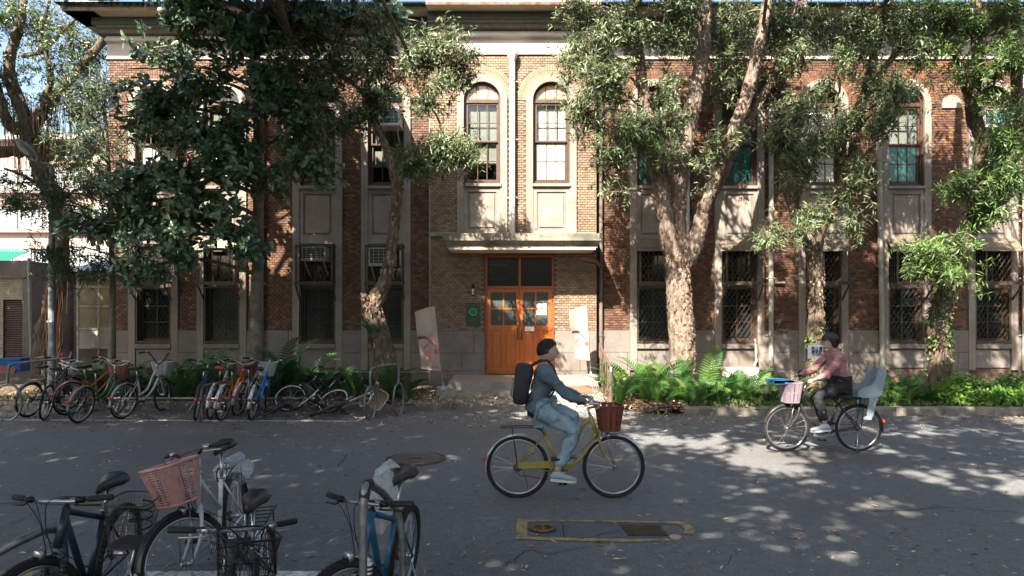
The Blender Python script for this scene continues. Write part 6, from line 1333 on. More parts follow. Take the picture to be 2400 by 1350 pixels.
def tree(name, label, base, stems, blobs, bark, leafm, flake=0, O=None, branch_from=None, kw=None, group=None, extra=None, kw2=None, rough=.12, brn=.028):
    """stems: list of (points, radii); blobs = visible crown; extra = unseen crown above the frame, shaped for the shade it casts (coarser)"""
    global NL
    O = Vector(base); root = empty(name, O, label, 'tree', group)
    for i, (pts, radii) in enumerate(stems): trunk(root, O, pts, radii, bark, 'trunk' if i == 0 else 'limb', seed=i*3.7, rough=rough, n=20 if i == 0 else 14)
    if flake:
        for i, (pts, radii) in enumerate(stems): flakes(root, O, pts, radii, bark_fl, int(flake*(1 if i == 0 else .6)), seed=i+5)
    allp = [p for pts, _ in stems for p in cat_path(pts, 5)[4:]]
    for c, rad, den in blobs+(extra or []):
        c = Vector(c); q = min(allp, key=lambda p: (p-c).length+max(0, p.z-c.z)*.7)
        if (q-c).length < .25: continue
        mid = q.lerp(c, .5)+Vector((random.uniform(-.1,.1), random.uniform(-.1,.1), .12*(q-c).length)); t = MB(); L_ = min(1, (q-c).length/2); t.tube([p-O for p in cat_path([q, mid, c, c+(c-mid)*.35], 5)], [brn*(1.3-.075*k)*(.5+.5*L_)+.004 for k in range(16)], 7); t.build('branch', bark, root, smooth=True)
    k = dict(twigs_per=30, leaf_n=9, L=.13, W=.030, seed=int(abs(O.x)*10)); k.update(kw or {}); n, o = crown(root, np.array(O), 'crown', blobs, leafm, bark, **k); NL += n
    if extra:
        k2 = dict(k); k2.update(dict(twigs_per=k['twigs_per']*.35, L=k['L']*1.7, W=k['W']*2.0)); k2.update(kw2 or {}); n, o = crown(root, np.array(O), 'upper_shade_crown', extra, leafm, bark, **k2); NL += n
    return root
# --- T4: large paperbark right of the entrance
Y4 = 14.6; q4 = lambda x, y, dy=0: P(x, y, Y4+dy)
b4 = Vector((X(1598,Y4), Y4, .1))
st4 = [([b4, q4(1598,790), q4(1592,700), q4(1588,610), q4(1592,560)], [.34,.27,.265,.27,.25]),
 ([q4(1582,605), q4(1564,540,-.1), q4(1545,430,-.15), q4(1530,340,-.1), q4(1512,240), q4(1500,160), q4(1488,60,.1), q4(1480,-80,.2)], [.20,.20,.175,.15,.14,.13,.11,.08]),
 ([q4(1592,600), q4(1588,500,.1), q4(1592,420,.15), q4(1608,330,.2), q4(1628,230,.2), q4(1648,120,.3), q4(1655,0,.4), q4(1660,-140,.5)], [.20,.18,.20,.19,.165,.15,.14,.10]),
 ([q4(1612,615), q4(1632,560,-.1), q4(1652,480,-.1), q4(1690,380), q4(1722,300), q4(1748,230,.1), q4(1778,110,.1), q4(1800,0,.2), q4(1815,-120,.3)], [.18,.18,.16,.145,.14,.14,.13,.11,.08]),
 ([q4(1655,480,.1), q4(1690,420,.3), q4(1722,350,.4), q4(1770,260,.5), q4(1812,180,.5), q4(1850,90,.6), q4(1882,-20,.7)], [.12,.11,.09,.08,.10,.10,.08])]
bl4 = [B_(1400,60,85,75,13.9), B_(1360,130,50,60,13.8), B_(1385,215,70,70,13.7), B_(1440,170,60,80,13.9), B_(1420,300,60,45,13.7), B_(1480,60,70,70,14.2), B_(1490,330,55,50,13.9,den=.9), B_(1370,260,40,30,13.6),
 B_(1560,70,60,70,14.3), B_(1560,215,60,50,14.4,den=.9), B_(1545,285,75,40,13.9), B_(1440,380,45,40,13.9), B_(1445,450,34,30,13.9,den=.9), B_(1560,370,40,30,13.9,den=.8), B_(1640,80,50,60,15.6,den=.8), B_(1700,120,60,70,15.6,den=.9), B_(1680,200,50,50,15.4,den=.7), B_(1730,50,60,60,15.7), B_(1760,170,50,40,15.6,den=.8), B_(1800,210,40,35,15.5), B_(1840,60,60,60,15,den=.9), B_(1340,20,30,40,13.9), B_(1700,330,40,40,14.2,den=.6), B_(1650,400,28,50,14.2,den=.5), B_(1860,130,45,40,14.5,den=.8), B_(1600,20,60,40,14.2)]
ex4 = [Wb(1.3,9.9,9.0,1.2,.9,.7,.45), Wb(3.9,10.0,9.0,1.4,.9,.7,.8), Wb(1.6,13.2,9.8,1.1,1.2,.9,0.44), Wb(3.2,13.5,9.9,1.3,1.4,1.0,0.44), Wb(5.6,13.6,9.8,1.3,1.3,1.0,0.50), Wb(3.6,11.5,9.4,1.3,1.2,.8,0.44), Wb(6.4,11.8,9.2,1.2,1.1,.8,0.44), Wb(4.5,10.2,8.9,1.2,.9,.7,0.28)]
tree('paperbark_tree', 'large paperbark with pale peeling forked trunks right of the entrance', b4, st4, bl4, bark_pb, leaf_n, flake=800, extra=ex4, rough=.10, kw=dict(twigs_per=105, droop=.15))
# --- T3: leaning paperbark left of the entrance
Y3 = 13.9; q3 = lambda x, y, dy=0: P(x, y, Y3+dy); b3 = Vector((X(905,Y3), Y3, .08))
st3 = [([b3, q3(905,890), q3(897,820), q3(882,760), q3(875,715), q3(893,680), q3(905,640), q3(918,580), q3(926,500), q3(930,440), q3(926,400)], [.30,.24,.22,.20,.21,.155,.12,.115,.11,.12,.11]),
 ([q3(928,430), q3(915,375), q3(895,320), q3(876,275), q3(868,235), q3(860,190)], [.10,.085,.075,.07,.05,.03]),
 ([q3(875,730), q3(862,705,-.1), q3(858,698,-.14)], [.16,.12,.09]),
 ([q3(932,430), q3(950,400), q3(985,375,-.2), q3(1040,350,-.4)], [.05,.045,.035,.02]),
 ([q3(868,240), q3(905,200,-.2), q3(960,170,-.3), q3(1030,110,-.4)], [.045,.04,.03,.02]),
 ([q3(870,240), q3(820,190), q3(740,140), q3(680,90)], [.045,.04,.035,.02])]
bl3 = [B_(1040,110,60,50,13.3), B_(1075,150,45,50,13.3), B_(990,140,50,55,13.4), B_(1060,190,55,30,13.3,den=.8), B_(1010,215,60,30,13.4,den=.7), B_(1065,345,60,32,13.2), B_(1095,380,42,35,13.2), B_(1030,360,50,36,13.2), B_(960,375,42,30,13.3), B_(985,400,40,28,13.3,den=.8),
 B_(700,130,80,70,13.9,den=.9), B_(790,110,80,60,14), B_(760,210,90,50,13.8,den=.9), B_(850,190,80,55,13.8), B_(900,130,60,60,13.9,den=.9), B_(820,280,50,40,13.7), B_(700,60,90,50,14,den=.9), B_(760,310,45,35,13.7,den=.8), B_(910,235,60,30,13.8), B_(650,180,60,50,13.8,den=.8), B_(850,50,70,40,14,den=.8), B_(1010,250,40,20,13.6,den=.5), B_(860,240,60,40,13.7)]
ex3 = [Wb(-4.4,12.5,9.4,1.2,1.3,.9,1.4), Wb(-6.0,12.3,9.2,1.3,1.4,.9,1.4), Wb(-4.7,10.6,8.9,1.1,1.0,.8,1.5), Wb(-5.4,11.3,9.0,1.2,1.0,.8,1.5), Wb(-4.9,9.4,8.6,1.0,.9,.7,1.5), Wb(-4.2,9.9,8.7,.95,.9,.7,2.2), Wb(-4.3,9.2,7.9,.9,.6,.5,2.0), Wb(-3.5,8.4,7.8,.85,.6,.5,2.0), Wb(-3.7,12.5,9.6,.6,1.2,.9,1.1)]
tree('leaning_paperbark_tree', 'slender leaning paperbark with a knobbly trunk left of the steps', b3, st3, bl3, bark_dk, leaf_n, flake=350, extra=ex3, rough=.2, kw2=dict(hole=-.45), kw=dict(twigs_per=95))
# --- T2: broad-leaved tree at left
Y2_ = 14.3; q2 = lambda x, y, dy=0: P(x, y, Y2_+dy); b2_ = Vector((X(603,Y2_), Y2_, .1))
st2 = [([b2_, q2(603,850), q2(600,700), q2(606,560), q2(603,430), q2(606,300), q2(600,180), q2(606,40), q2(610,-120)], [.155,.135,.125,.115,.11,.10,.09,.08,.06])]
bl2 = [B_(430,190,95,55,13.6), B_(345,235,62,50,13.5), B_(520,240,95,70,13.5), B_(620,215,60,70,13.7), B_(400,300,90,50,13.4), B_(500,340,90,60,13.4), B_(330,270,45,30,13.4), B_(590,330,60,60,13.6), B_(380,400,70,35,13.3), B_(300,430,45,35,13.2),
 B_(350,470,90,50,13.1), B_(450,430,80,50,13.2), B_(250,520,70,25,13.0), B_(450,520,80,50,13.2), B_(540,510,55,45,13.3), B_(370,560,75,45,13.1), B_(330,630,38,40,13.0), B_(410,600,45,30,13.1), B_(560,420,50,50,13.5), B_(585,570,35,40,13.5), B_(210,545,45,18,12.9),
 B_(460,60,90,55,14), B_(560,90,80,60,13.9), B_(380,110,50,50,14,den=.9), B_(640,50,80,50,14), B_(740,30,80,40,14.2), B_(850,25,75,30,14.3), B_(920,40,35,20,14.2,den=.8), B_(700,330,55,60,14,den=.8), B_(740,400,50,40,14,den=.7), B_(690,260,50,50,13.9,den=.9), B_(450,10,90,40,14), B_(350,160,30,40,13.6), B_(880,120,45,28,14.3,den=.6), B_(650,420,25,40,13.9,den=.6), B_(760,160,60,45,14.3,den=.7)]
ex2 = [Wb(-6.5,13.5,9.9,1.7,1.5,1.0,.3), Wb(-7.6,10.7,8.5,1.5,1.0,.6), Wb(-10,10.6,8.5,1.6,1.0,.6), Wb(-12.5,10.6,8.5,1.4,1.1,.6), Wb(-8.5,9.6,8.5,1.7,.9,.7), Wb(-6.4,9.9,8.6,1.2,.9,.7), Wb(-11.2,9.2,8.4,1.4,.9,.7)]
rt2 = tree('broadleaf_tree', 'tree with large glossy dark green leaves at left of the facade', b2_, st2, bl2, bark_gy, leaf_b, extra=ex2, kw=dict(twigs_per=37, leaf_n=11, L=.175, W=.095, broad=True, droop=.05, up=.3, tw=.20, hole=-.10, hs=1.7), kw2=dict(hole=-.3, twigs_per=26, L=.28, W=.17), brn=.035)
# a few hundred of its leaves as separate pieces
lm = []
for k in range(3):
    V, Fc, rn = np_leaves(np.zeros((1,3)), np.array([[1.,0,0]]), np.array([[0,0,1.]]), np.array([.17+.015*k]), np.array([.09]), np.array([.3]), True); me = np_mesh('leaf', V, Fc, rn); me.materials.append(ramp_mat('leaf_single', [(0,(.055,.110,.066)),(.6,(.09,.165,.095)),(.93,(.15,.22,.085)),(1,(.32,.18,.03))], rough=.28, trans=.15, spec=.6, obj_rnd=True)); lm.append(me)
for i in range(280):
    c, rad, den = bl2[i % 21]; u = Vector((random.gauss(0,1), -abs(random.gauss(0,1))-.3, random.gauss(0,1))).normalized(); p = Vector(c)+Vector((u.x*rad[0], u.y*rad[1], u.z*rad[2]))*random.uniform(.85,1.0)-b2_
    d = Vector((random.gauss(0,1), -.5+random.gauss(0,.6), random.gauss(-.1,.6))).normalized(); link('leaf', random.choice(lm), None, rt2, mw=Matrix.Translation(p) @ d.to_track_quat('X', 'Z').to_matrix().to_4x4())
# --- T2b: thin sapling and willow-leaved tree by the corner
Y7 = 15.2; q7 = lambda x, y, dy=0: P(x, y, Y7+dy); b7 = Vector((X(264,Y7), Y7, .1))
bl7 = [B_(190,440,70,50,14.6,den=.9), B_(120,455,50,45,14.5,den=.8), B_(220,360,60,50,14.8,den=.9), B_(160,330,60,40,14.9,den=.7), B_(200,270,60,40,15,den=.8), B_(230,210,45,45,15,den=.8), B_(110,590,45,22,14.3,den=.8), B_(180,600,60,30,14.4,den=.9), B_(170,640,70,30,14.4,den=.8), B_(225,625,40,40,14.5,den=.8), B_(60,490,50,25,14.2,den=.8), B_(290,320,30,40,14.8,den=.6), B_(150,520,60,35,14.4,den=.9), B_(30,470,40,30,14.2,den=.8)]
tree('slender_tree', 'thin stemmed tree with narrow dark leaves at the left corner of the building', b7, [([b7, q7(264,700), q7(262,600), q7(258,450), q7(248,300), q7(240,180)], [.075,.07,.06,.05,.04,.025])], bl7, bark_gy, ramp_mat('leaf_willow', [(0,(.014,.034,.02)),(.5,(.03,.065,.032)),(1,(.07,.11,.045))], rough=.4, trans=.2), kw=dict(twigs_per=75, L=.15, W=.026, droop=.25), brn=.016)
# --- T1: banyan far left
Y1 = 19.0; q1 = lambda x, y, dy=0: P(x, y, Y1+dy); b1 = Vector((X(108,Y1), Y1, .1))
st1 = [([b1, q1(112,800), q1(120,720), q1(135,640), q1(138,560), q1(130,480), q1(100,400), q1(75,340), q1(70,280)], [.42,.30,.27,.26,.24,.22,.26,.30,.26]),
 ([q1(75,290), q1(110,250), q1(150,200), q1(190,160), q1(240,95), q1(290,20)], [.20,.18,.15,.13,.11,.08]), ([q1(70,300), q1(35,220), q1(25,140), q1(50,40), q1(60,-60)], [.22,.18,.15,.12,.10]),
 ([q1(60,300), q1(20,290), q1(-10,200), q1(-30,80)], [.18,.16,.14,.1]), ([q1(100,240), q1(120,180), q1(100,90), q1(115,0)], [.10,.09,.07,.05]), ([q1(120,365), q1(60,352), q1(0,358), q1(-80,350)], [.16,.17,.18,.18]), ([q1(130,470), q1(100,440), q1(50,410), q1(10,395)], [.09,.07,.05,.03]), ([q1(50,130), q1(100,120), q1(150,70), q1(200,20)], [.07,.06,.05,.03]), ([q1(105,365), q1(170,350), q1(240,355)], [.13,.12,.08])]
bl1 = [B_(60,60,70,60,19,.9,.65), B_(150,70,70,60,19,.9,.7), B_(220,130,50,60,19.3,.9,.8), B_(120,150,70,50,18.8,.9,.55), B_(210,220,50,60,19,.8,.9), B_(20,180,40,60,19,.8,.6), B_(170,250,60,50,18.8,.8,.9), B_(230,310,50,60,19,.8,1.1), B_(60,260,50,40,18.8,.8,.35), B_(120,330,60,30,18.8,.7,.5), B_(180,380,70,50,18.6,.7,1.0), B_(230,440,40,60,18.8,.7,1.0), B_(40,430,60,30,18.4,.6,.7), B_(110,480,50,30,18.4,.6,.7), B_(20,20,60,40,19,.9,.6), B_(250,30,60,40,19.5,.9,.5), B_(190,500,60,40,18.6,.6,.8)]
rt1 = tree('banyan_tree', 'old banyan with hanging reddish aerial roots at far left', b1, st1, bl1, bark_dk, leaf_f, extra=[Wb(-17,13,8.2,2.5,3,1.5,1.3), Wb(-20,16,8.5,3,3,2,1.2), Wb(-15.5,16,9.6,2,2.5,1.,1.2), Wb(-14.5,11,8.6,1.8,2,1.2,1.2), Wb(-23,12,8,3,3,2,1.2),], kw2=dict(twigs_per=10, L=.3, W=.16, hole=-.4), kw=dict(twigs_per=58, leaf_n=10, L=.095, W=.05, droop=.1, up=.2, tw=.35, hole=-.05), rough=.22, brn=.03)
t = MB(); rs_ = random.Random(4)
for _ in range(330):
    px = rs_.gauss(75, 60); py = rs_.uniform(215, 350); p = q1(px, py, rs_.uniform(-.3,.3))-b1; L_ = rs_.uniform(.4, 1.7); sw = rs_.uniform(-.08,.08); t.cur = rs_.random(); t.tube([p, p+Vector((sw,0,-L_*.5)), p+Vector((sw*.6,0,-L_))], [.010,.008,.003], 3, False)
for _ in range(120):
    f = rs_.random(); p = q1(118+rs_.gauss(10,12), 620+f*200, -.25)-b1; t.cur = rs_.random(); t.tube([p, p+Vector((rs_.uniform(-.05,.05),-.05,-.4)), p+Vector((rs_.uniform(-.15,.05),-.05,-.9))], [.018,.016,.012], 4, False)
o = t.build('aerial_roots', ramp_mat('aerial_root', [(0,(.10,.06,.04)),(.6,(.26,.13,.08)),(1,(.38,.24,.16))], rough=.9), rt1, rnd=True); o['kind'] = 'stuff'
# --- T5 / T6: right side
Y5 = 14.3; q5 = lambda x, y, dy=0: P(x, y, Y5+dy); b5 = Vector((X(1912,Y5), Y5, .1))
st5 = [([b5, q5(1913,800), q5(1912,700), q5(1912,620), q5(1905,575)], [.22,.17,.165,.16,.17]), ([q5(1905,600), q5(1922,540), q5(1955,480), q5(1985,420), q5(2000,360), q5(2010,290), q5(2035,190), q5(2060,80), q5(2100,-60)], [.15,.14,.15,.13,.13,.10,.09,.09,.06]), ([q5(1900,600), q5(1880,530), q5(1868,470), q5(1900,400), q5(1935,330), q5(1960,260)], [.09,.07,.05,.045,.04,.02]), ([q5(1985,420), q5(1975,340), q5(2020,230), q5(2080,150), q5(2150,60)], [.08,.07,.07,.06,.05])]
bl5 = [B_(1870,260,70,45,13.6), B_(1840,330,50,45,13.6), B_(1900,330,50,40,13.7,den=.9), B_(1880,400,50,35,13.7,den=.9), B_(1850,540,55,40,13.4), B_(1900,500,40,30,13.6,den=.7), B_(1960,300,50,60,13.8,den=.9), B_(2060,200,70,45,13.4), B_(2080,260,75,50,13.3), B_(2030,290,60,45,13.5), B_(2110,230,50,40,13.4), B_(2000,110,70,60,14.2), B_(1940,60,70,50,14.4,den=.9), B_(2080,80,60,50,14.2,den=.9), B_(2010,390,40,40,13.8,den=.6), B_(2000,440,40,30,13.7,den=.6), B_(1800,560,30,22,13.3,den=.8), B_(1960,170,50,40,14,den=.7), B_(2010,520,30,40,13.6,den=.5), B_(2130,60,50,50,14.3,den=.8), B_(2030,20,80,30,14.3)]
ex5 = [Wb(6.6,10.0,9.0,1.4,1.0,.7,.8), Wb(6.9,13.2,9.7,1.3,1.3,.9,0.36), Wb(8.6,12.8,9.6,1.2,1.3,.9,0.36), Wb(8.0,10.8,9.0,1.4,1.0,.8,0.36), Wb(6.0,9.8,8.8,1.1,.9,.7,0.23)]
tree('forked_tree', 'brown forked tree behind the no parking sign with ivy at its foot', b5, st5, bl5, bark_dk, leaf_n, flake=300, extra=ex5, rough=.18, kw=dict(twigs_per=95, L=.15, W=.026, droop=.3))
Y6 = 14.0; q6 = lambda x, y, dy=0: P(x, y, Y6+dy); b6 = Vector((X(2205,Y6), Y6, .1))
st6 = [([b6, q6(2203,820), q6(2198,760), q6(2215,690), q6(2232,630), q6(2255,570), q6(2290,520), q6(2330,480), q6(2375,440), q6(2420,400)], [.27,.22,.22,.19,.17,.16,.16,.15,.12,.08]), ([q6(2250,590,.2), q6(2280,500,.5), q6(2302,420,.6), q6(2300,340,.6), q6(2280,250,.6), q6(2292,150,.6), q6(2285,40,.6), q6(2290,-80,.7)], [.12,.12,.14,.16,.13,.12,.10,.08]), ([q6(2290,290,.6), q6(2265,230,.4), q6(2250,160,.3), q6(2215,90,.3), q6(2180,20,.3)], [.05,.05,.045,.04,.03]), ([q6(2375,440), q6(2392,340), q6(2385,220), q6(2375,80), q6(2380,-60)], [.12,.13,.13,.12,.1])]
bl6 = [B_(2210,610,70,50,13.2), B_(2170,640,45,35,13.1), B_(2250,660,45,30,13.2,den=.8), B_(2235,560,50,35,13.4,den=.8), B_(2160,580,40,25,13.1,den=.7), B_(2350,340,45,50,13.3), B_(2290,420,60,40,13.4), B_(2340,430,60,45,13.3), B_(2250,440,40,30,13.5,den=.8), B_(2380,300,30,60,13.2), B_(2320,500,45,30,13.5,den=.8), B_(2350,60,60,60,13.8), B_(2230,60,60,50,14.2), B_(2180,120,60,40,14.3,den=.9), B_(2330,160,40,60,13.8), B_(2380,180,40,80,13.6), B_(2240,170,50,40,14.3,den=.8), B_(2300,20,70,40,14), B_(2160,20,60,40,14.3), B_(2330,250,35,40,13.8,den=.8)]
ex6 = [Wb(9.4,10.0,9.0,1.5,1.0,.7,.8), Wb(9.9,13.0,9.6,1.2,1.3,.9,0.41), Wb(11.8,13.2,9.6,1.3,1.4,1.,0.45), Wb(10.2,11.0,9.2,1.3,1.,.8,0.36), Wb(13,11.5,9.2,1.4,1.3,.9,0.45)]
rt6 = tree('ivied_tree', 'dark barked tree with ivy leaning right near the right edge', b6, st6, bl6, bark_dk, leaf_g, flake=200, extra=ex6, rough=.2, kw=dict(twigs_per=95, L=.15, W=.026, droop=.2))
# ivy up the two right trunks
def ivy(root, O, pts, r, h0, h1, n, seed, m):
    rs = np.random.RandomState(seed); path = [np.array(p) for p in cat_path(pts, 8)]; B, D, Nn = [], [], []
    for _ in range(n):
        i = rs.randint(0, len(path)); a = rs.uniform(0, 6.283); d = np.array([math.cos(a), math.sin(a), 0]); p = path[i]+d*(r+.02*rs.rand())+np.array([0,0,rs.uniform(-.08,.08)])
        if not (h0 < p[2] < h1): continue
        B.append(p); D.append(d*.4+np.array([rs.normal()*.5, rs.normal()*.5, -.7])); Nn.append(d)
    B, D, Nn = np.array(B), unit_rows(np.array(D)), unit_rows(np.array(Nn)); V, Fc, rn = np_leaves(B-np.array(O), D, Nn, rs.uniform(.05,.09,len(B)), rs.uniform(.04,.07,len(B)), rs.rand(len(B)), True); o = link('ivy', np_mesh('ivy', V, Fc, rn), m, root); o['kind'] = 'stuff'
ivy(rt6, b6, st6[0][0], .21, .1, 3.3, 1500, 3, leaf_g)
ivy([o for o in sc.objects if o.name == 'forked_tree'][0], b5, st5[0][0], .19, .1, 1.7, 700, 5, leaf_g)
# --- street-side trees standing behind the viewer; their crowns shade the road
def shade_tree(label, base, blobs, m, tall=6, hole=-.6, hs=.8, tp=20):
    O = Vector(base); st = [([O, O+Vector((.1,.1,3)), O+Vector((0,.3,tall))], [.45,.32,.25])]
    tree('street_tree', label, base, st, blobs, bark_dk, m, kw=dict(twigs_per=tp, leaf_n=9, L=.30, W=.11, tw=.5, droop=.2, seed=int(abs(base[0])*7)+50, hole=hole, hs=hs), brn=.06, group='street trees behind the viewer')
shade_tree('wide street tree behind the viewer on the left', (-9,-4.5,0), [Wb(-12,-2,8.3,2.6,2.6,1.1), Wb(-8.3,-1,8.3,2.6,2.6,1.1), Wb(-12.5,2.5,8.6,2.6,2.4,1.1), Wb(-8.6,2.8,8.5,2.5,2.4,1.1), Wb(-12.5,6,8.9,2.4,2.0,1.0), Wb(-8.9,6.2,8.8,2.3,1.9,1.0), Wb(-10,-5,8.5,3,2.5,1.2), Wb(-6,-4.5,8.4,2.6,2.4,1.1)], leaf_n)
shade_tree('wide street tree behind the viewer in the middle', (-2,-5.0,0), [Wb(-4.8,-1.2,8.4,2.3,2.4,1.0), Wb(-5.2,2.4,8.6,2.2,2.2,1.0), Wb(-5.6,5.6,8.9,1.9,1.8,.9), Wb(-2.0,-3,8.4,2.2,2.2,1.0), Wb(-2.6,.4,8.5,1.6,1.8,.9,.9), Wb(-3.2,3.2,8.6,1.3,1.5,.8,.9), Wb(.2,-3.6,8.4,2.0,2.0,.9,.9)], leaf_n)
shade_tree('wide street tree behind the viewer on the right', (6,-5.5,0), [Wb(1.6,-2.6,8.3,2.0,2.0,.9,1), Wb(4.6,-1.6,8.5,2.2,2.0,.8,1), Wb(7.6,-2.2,8.4,2.2,2.2,.9,1), Wb(.6,-.2,8.4,1.5,1.6,.8,1), Wb(9.8,.2,8.6,2.0,2.0,.9,1), Wb(1.8,2.4,8.7,1.6,1.8,.7,1), Wb(5.2,2.4,8.8,2.2,1.8,.8,1), Wb(8.6,4.0,8.8,2.0,1.8,.8,1), Wb(4.4,-4.4,8.4,2.4,2,.9,1), Wb(3.6,5.4,8.9,2.0,1.6,.7,1), Wb(-.3,4.2,8.8,1.5,1.6,.7,1), Wb(1.9,4.5,8.8,1.3,1.4,.7,1), Wb(7.0,4.0,8.8,1.4,1.4,.7,1), Wb(10.5,3.0,8.8,1.8,2.2,.7,1), Wb(6.8,6.0,8.9,1.8,1.4,.7,1)], leaf_n, hole=-.02, hs=1.5, tp=28)
# unseen trees added behind and beside the viewer to block low skylight
tl = [Wb(x, -13+math.sin(x)*1.2, 2.6, 3.4, 2.2, 2.4, 1.0) for x in range(-30, 31, 5)]+[Wb(-29, y, 4.6, 2.2, 3.4, 4.0, .8) for y in range(-8, 14, 6)]+[Wb(27, y, 4.6, 2.2, 3.4, 4.2, 1.0) for y in range(-8, 18, 5)]
(B, D, Nn, LL, WW, RR), _ = foliage(tl, twigs_per=9, leaf_n=8, L=.75, W=.42, droop=.2, tw=1.0, hole=-.45, hs=.5, seed=77)
V, Fc, rn = np_leaves(B, D, Nn, LL, WW, RR); tag(link('unseen_shade_trees', np_mesh('unseen_shade_trees', V, Fc, rn), ramp_mat('leaf_treeline', [(0,(.02,.035,.015)),(1,(.06,.09,.035))], rough=.6, trans=.1)), 'unseen dark trees added behind and beside the viewer to block low skylight', 'trees', None, 'stuff')
# ---------------------------------------------------------------- ferns, low plants, litter
fern_m = ramp_mat('fern_green', [(0,(.022,.075,.020)),(.5,(.045,.135,.028)),(.85,(.09,.20,.04)),(1,(.17,.24,.055))], rough=.5, trans=.35, obj_rnd=True); fern_d = ramp_mat('fern_deep', [(0,(.03,.09,.035)),(.6,(.055,.15,.05)),(1,(.12,.20,.06))], rough=.5, trans=.3, obj_rnd=True)
def frond(L, seed, m, arch=.5):
    rs = random.Random(seed); t = MB(); n = 24; path = []
    for i in range(n+1):
        f = i/n; a = R(68)-f*f*R(95)*arch*1.6; path.append(((path[-1] if path else Vector((0,0,0)))+Vector((math.cos(a),0,math.sin(a)))*L/n) if i else Vector((0,0,0)))
    t.tube(path, [.005*(1-.8*i/n) for i in range(n+1)], 3, False)
    for i in range(3, n+1):
        f = i/n; w = L*.17*math.sin(math.pi*min(1, .12+f*.88))**.8*(1.1-f*.35); d = (path[i]-path[i-1]).normalized(); s = Vector((0,1,0)); u = s.cross(d)
        for sg in (-1,1):
            e = s*sg*w*rs.uniform(.85,1.1)+d*w*.35-u*w*.12; b = path[i]; t.add([b-d*L*.011, b+d*L*.013+e*.05, b+e, b+e*.5+d*L*.016, b+e*.5-d*L*.012], [(0,1,3,4),(4,3,2)])
    me = t.mesh('frond'); me.materials.append(m); return me
FR = [[frond(L, s, m, a) for s, (L, a) in enumerate(((.62,.35),(.75,.5),(.68,.7),(.85,.42)))] for m in (fern_m, fern_d)]
fern_group = 'sword ferns in the planting bed'
def fern(x, y, s, nf, dark, label, z=.12):
    root = empty('fern', (x,y,z), label, 'fern', fern_group)
    for i in range(nf):
        a = 6.283*i/nf+random.uniform(-.25,.25); M = Matrix.Rotation(a, 4, 'Z') @ Matrix.Rotation(R(random.uniform(-18,22)), 4, 'Y') @ Matrix.Rotation(R(random.uniform(-25,25)), 4, 'X') @ Matrix.Scale(s*random.uniform(.75,1.15), 4); link('frond', random.choice(FR[dark]), None, root, mw=M)
RB = [(1455,905,13.9,1.15),(1490,880,14.3,1.3),(1520,905,13.6,1.25),(1545,930,13.2,.95),(1560,880,14.6,1.25),(1450,935,13.3,.85),(1590,900,13.7,1.1),(1620,915,13.4,1.05),(1650,880,14.0,1.25),(1670,925,13.3,1.0),(1700,900,13.6,1.0),(1735,925,13.4,1.1),(1752,900,14.2,1.25),(1715,905,14.4,1.2),(1775,900,13.8,1.0),(1800,935,13.3,.8),(1840,900,14.4,1.0),(1870,930,13.3,.75),(1690,945,13.0,.7),(1630,945,13.1,.75),
 (2060,915,13.7,.95),(2100,890,14.2,1.1),(2140,905,13.7,1.1),(2165,935,13.2,.85),(2120,940,13.1,.75),(2085,945,13.0,.65),(2190,915,13.3,.95),(1960,930,13.4,.8),(2000,940,13.2,.7),(1930,900,14.2,.9)]
def rel(px):
    for a, b_, s in ((1360,1580,'between the ramp handrail and the big paperbark'),(1580,1720,'at the foot of the big paperbark'),(1720,1880,'between the big paperbark and the no parking sign'),(1880,2050,'behind the pink shirted rider'),(2050,2200,'at the foot of the ivied tree'),(-10,300,'beside the street lamp'),(300,480,'behind the silver white bicycle'),(480,640,'at the foot of the broadleaf tree'),(640,860,'along the wall behind the fallen bicycles'),(860,1000,'at the foot of the leaning paperbark')):
        if a <= px < b_: return s
    return 'in the bed'
cnt = {}
ordn = ['first','second','third','fourth','fifth','sixth','seventh','eighth','ninth','tenth','eleventh','twelfth']
def flabel(px, kind):
    r_ = rel(px); k = cnt.get(r_, 0); cnt[r_] = k+1; return r_, k
LB = [(170,900,14.2,.85),(215,880,14.8,1.0),(255,880,14.5,1.1),(300,890,14.2,.95),(345,880,14.8,1.0),(395,890,14.3,1.0),(440,880,14.7,1.1),(430,905,13.9,.8),(490,890,14.3,1.0),(530,880,14.8,1.0),(570,895,14.2,.9),(640,900,14.2,.95),(660,880,14.6,1.2),(700,890,14.2,1.1),(745,895,14.2,.95),(790,890,14.5,1.0),(830,900,14.1,.9),(860,890,14.3,.85),(925,900,13.6,1.0),(950,905,13.6,.9),(240,905,13.9,.75),(590,880,14.9,.9),(380,905,13.9,.7)]
alls = [(px, Y, s*(1.2 if px < 1660 else 1.0), 0) for px, py, Y, s in RB]+[(px, Y, s*1.45, 1) for px, py, Y, s in LB]
alls.sort(key=lambda a: a[0]); per = {}
for a in alls: per.setdefault(rel(a[0]), []).append(a)
for r_, lst in per.items():
    for k, (px, Y, s, dark) in enumerate(lst):
        fern(X(px, Y), Y, s, 13 if s > .9 else 11, dark, '%s fern from the left %s' % (ordn[k], r_))
# epiphytic fern on the leaning trunk, nest fern on the ivied tree
root = empty('trunk_fern', P(872,782,13.62), 'fern growing out of the leaning paperbark trunk', 'fern')
for i, a in enumerate((185,160,215,250,120,20)): link('frond', FR[0][i % 4], None, root, mw=Matrix.Rotation(R(a), 4, 'Z') @ Matrix.Rotation(R(random.uniform(10,40)), 4, 'Y') @ Matrix.Scale(.85, 4))
root = empty('trunk_fern', P(2176,765,13.7), 'small fern growing from the ivied trunk at right', 'fern')
for i, a in enumerate((190,160,230,80)): link('frond', FR[0][i % 4], None, root, mw=Matrix.Rotation(R(a), 4, 'Z') @ Matrix.Rotation(R(20), 4, 'Y') @ Matrix.Scale(.5, 4))
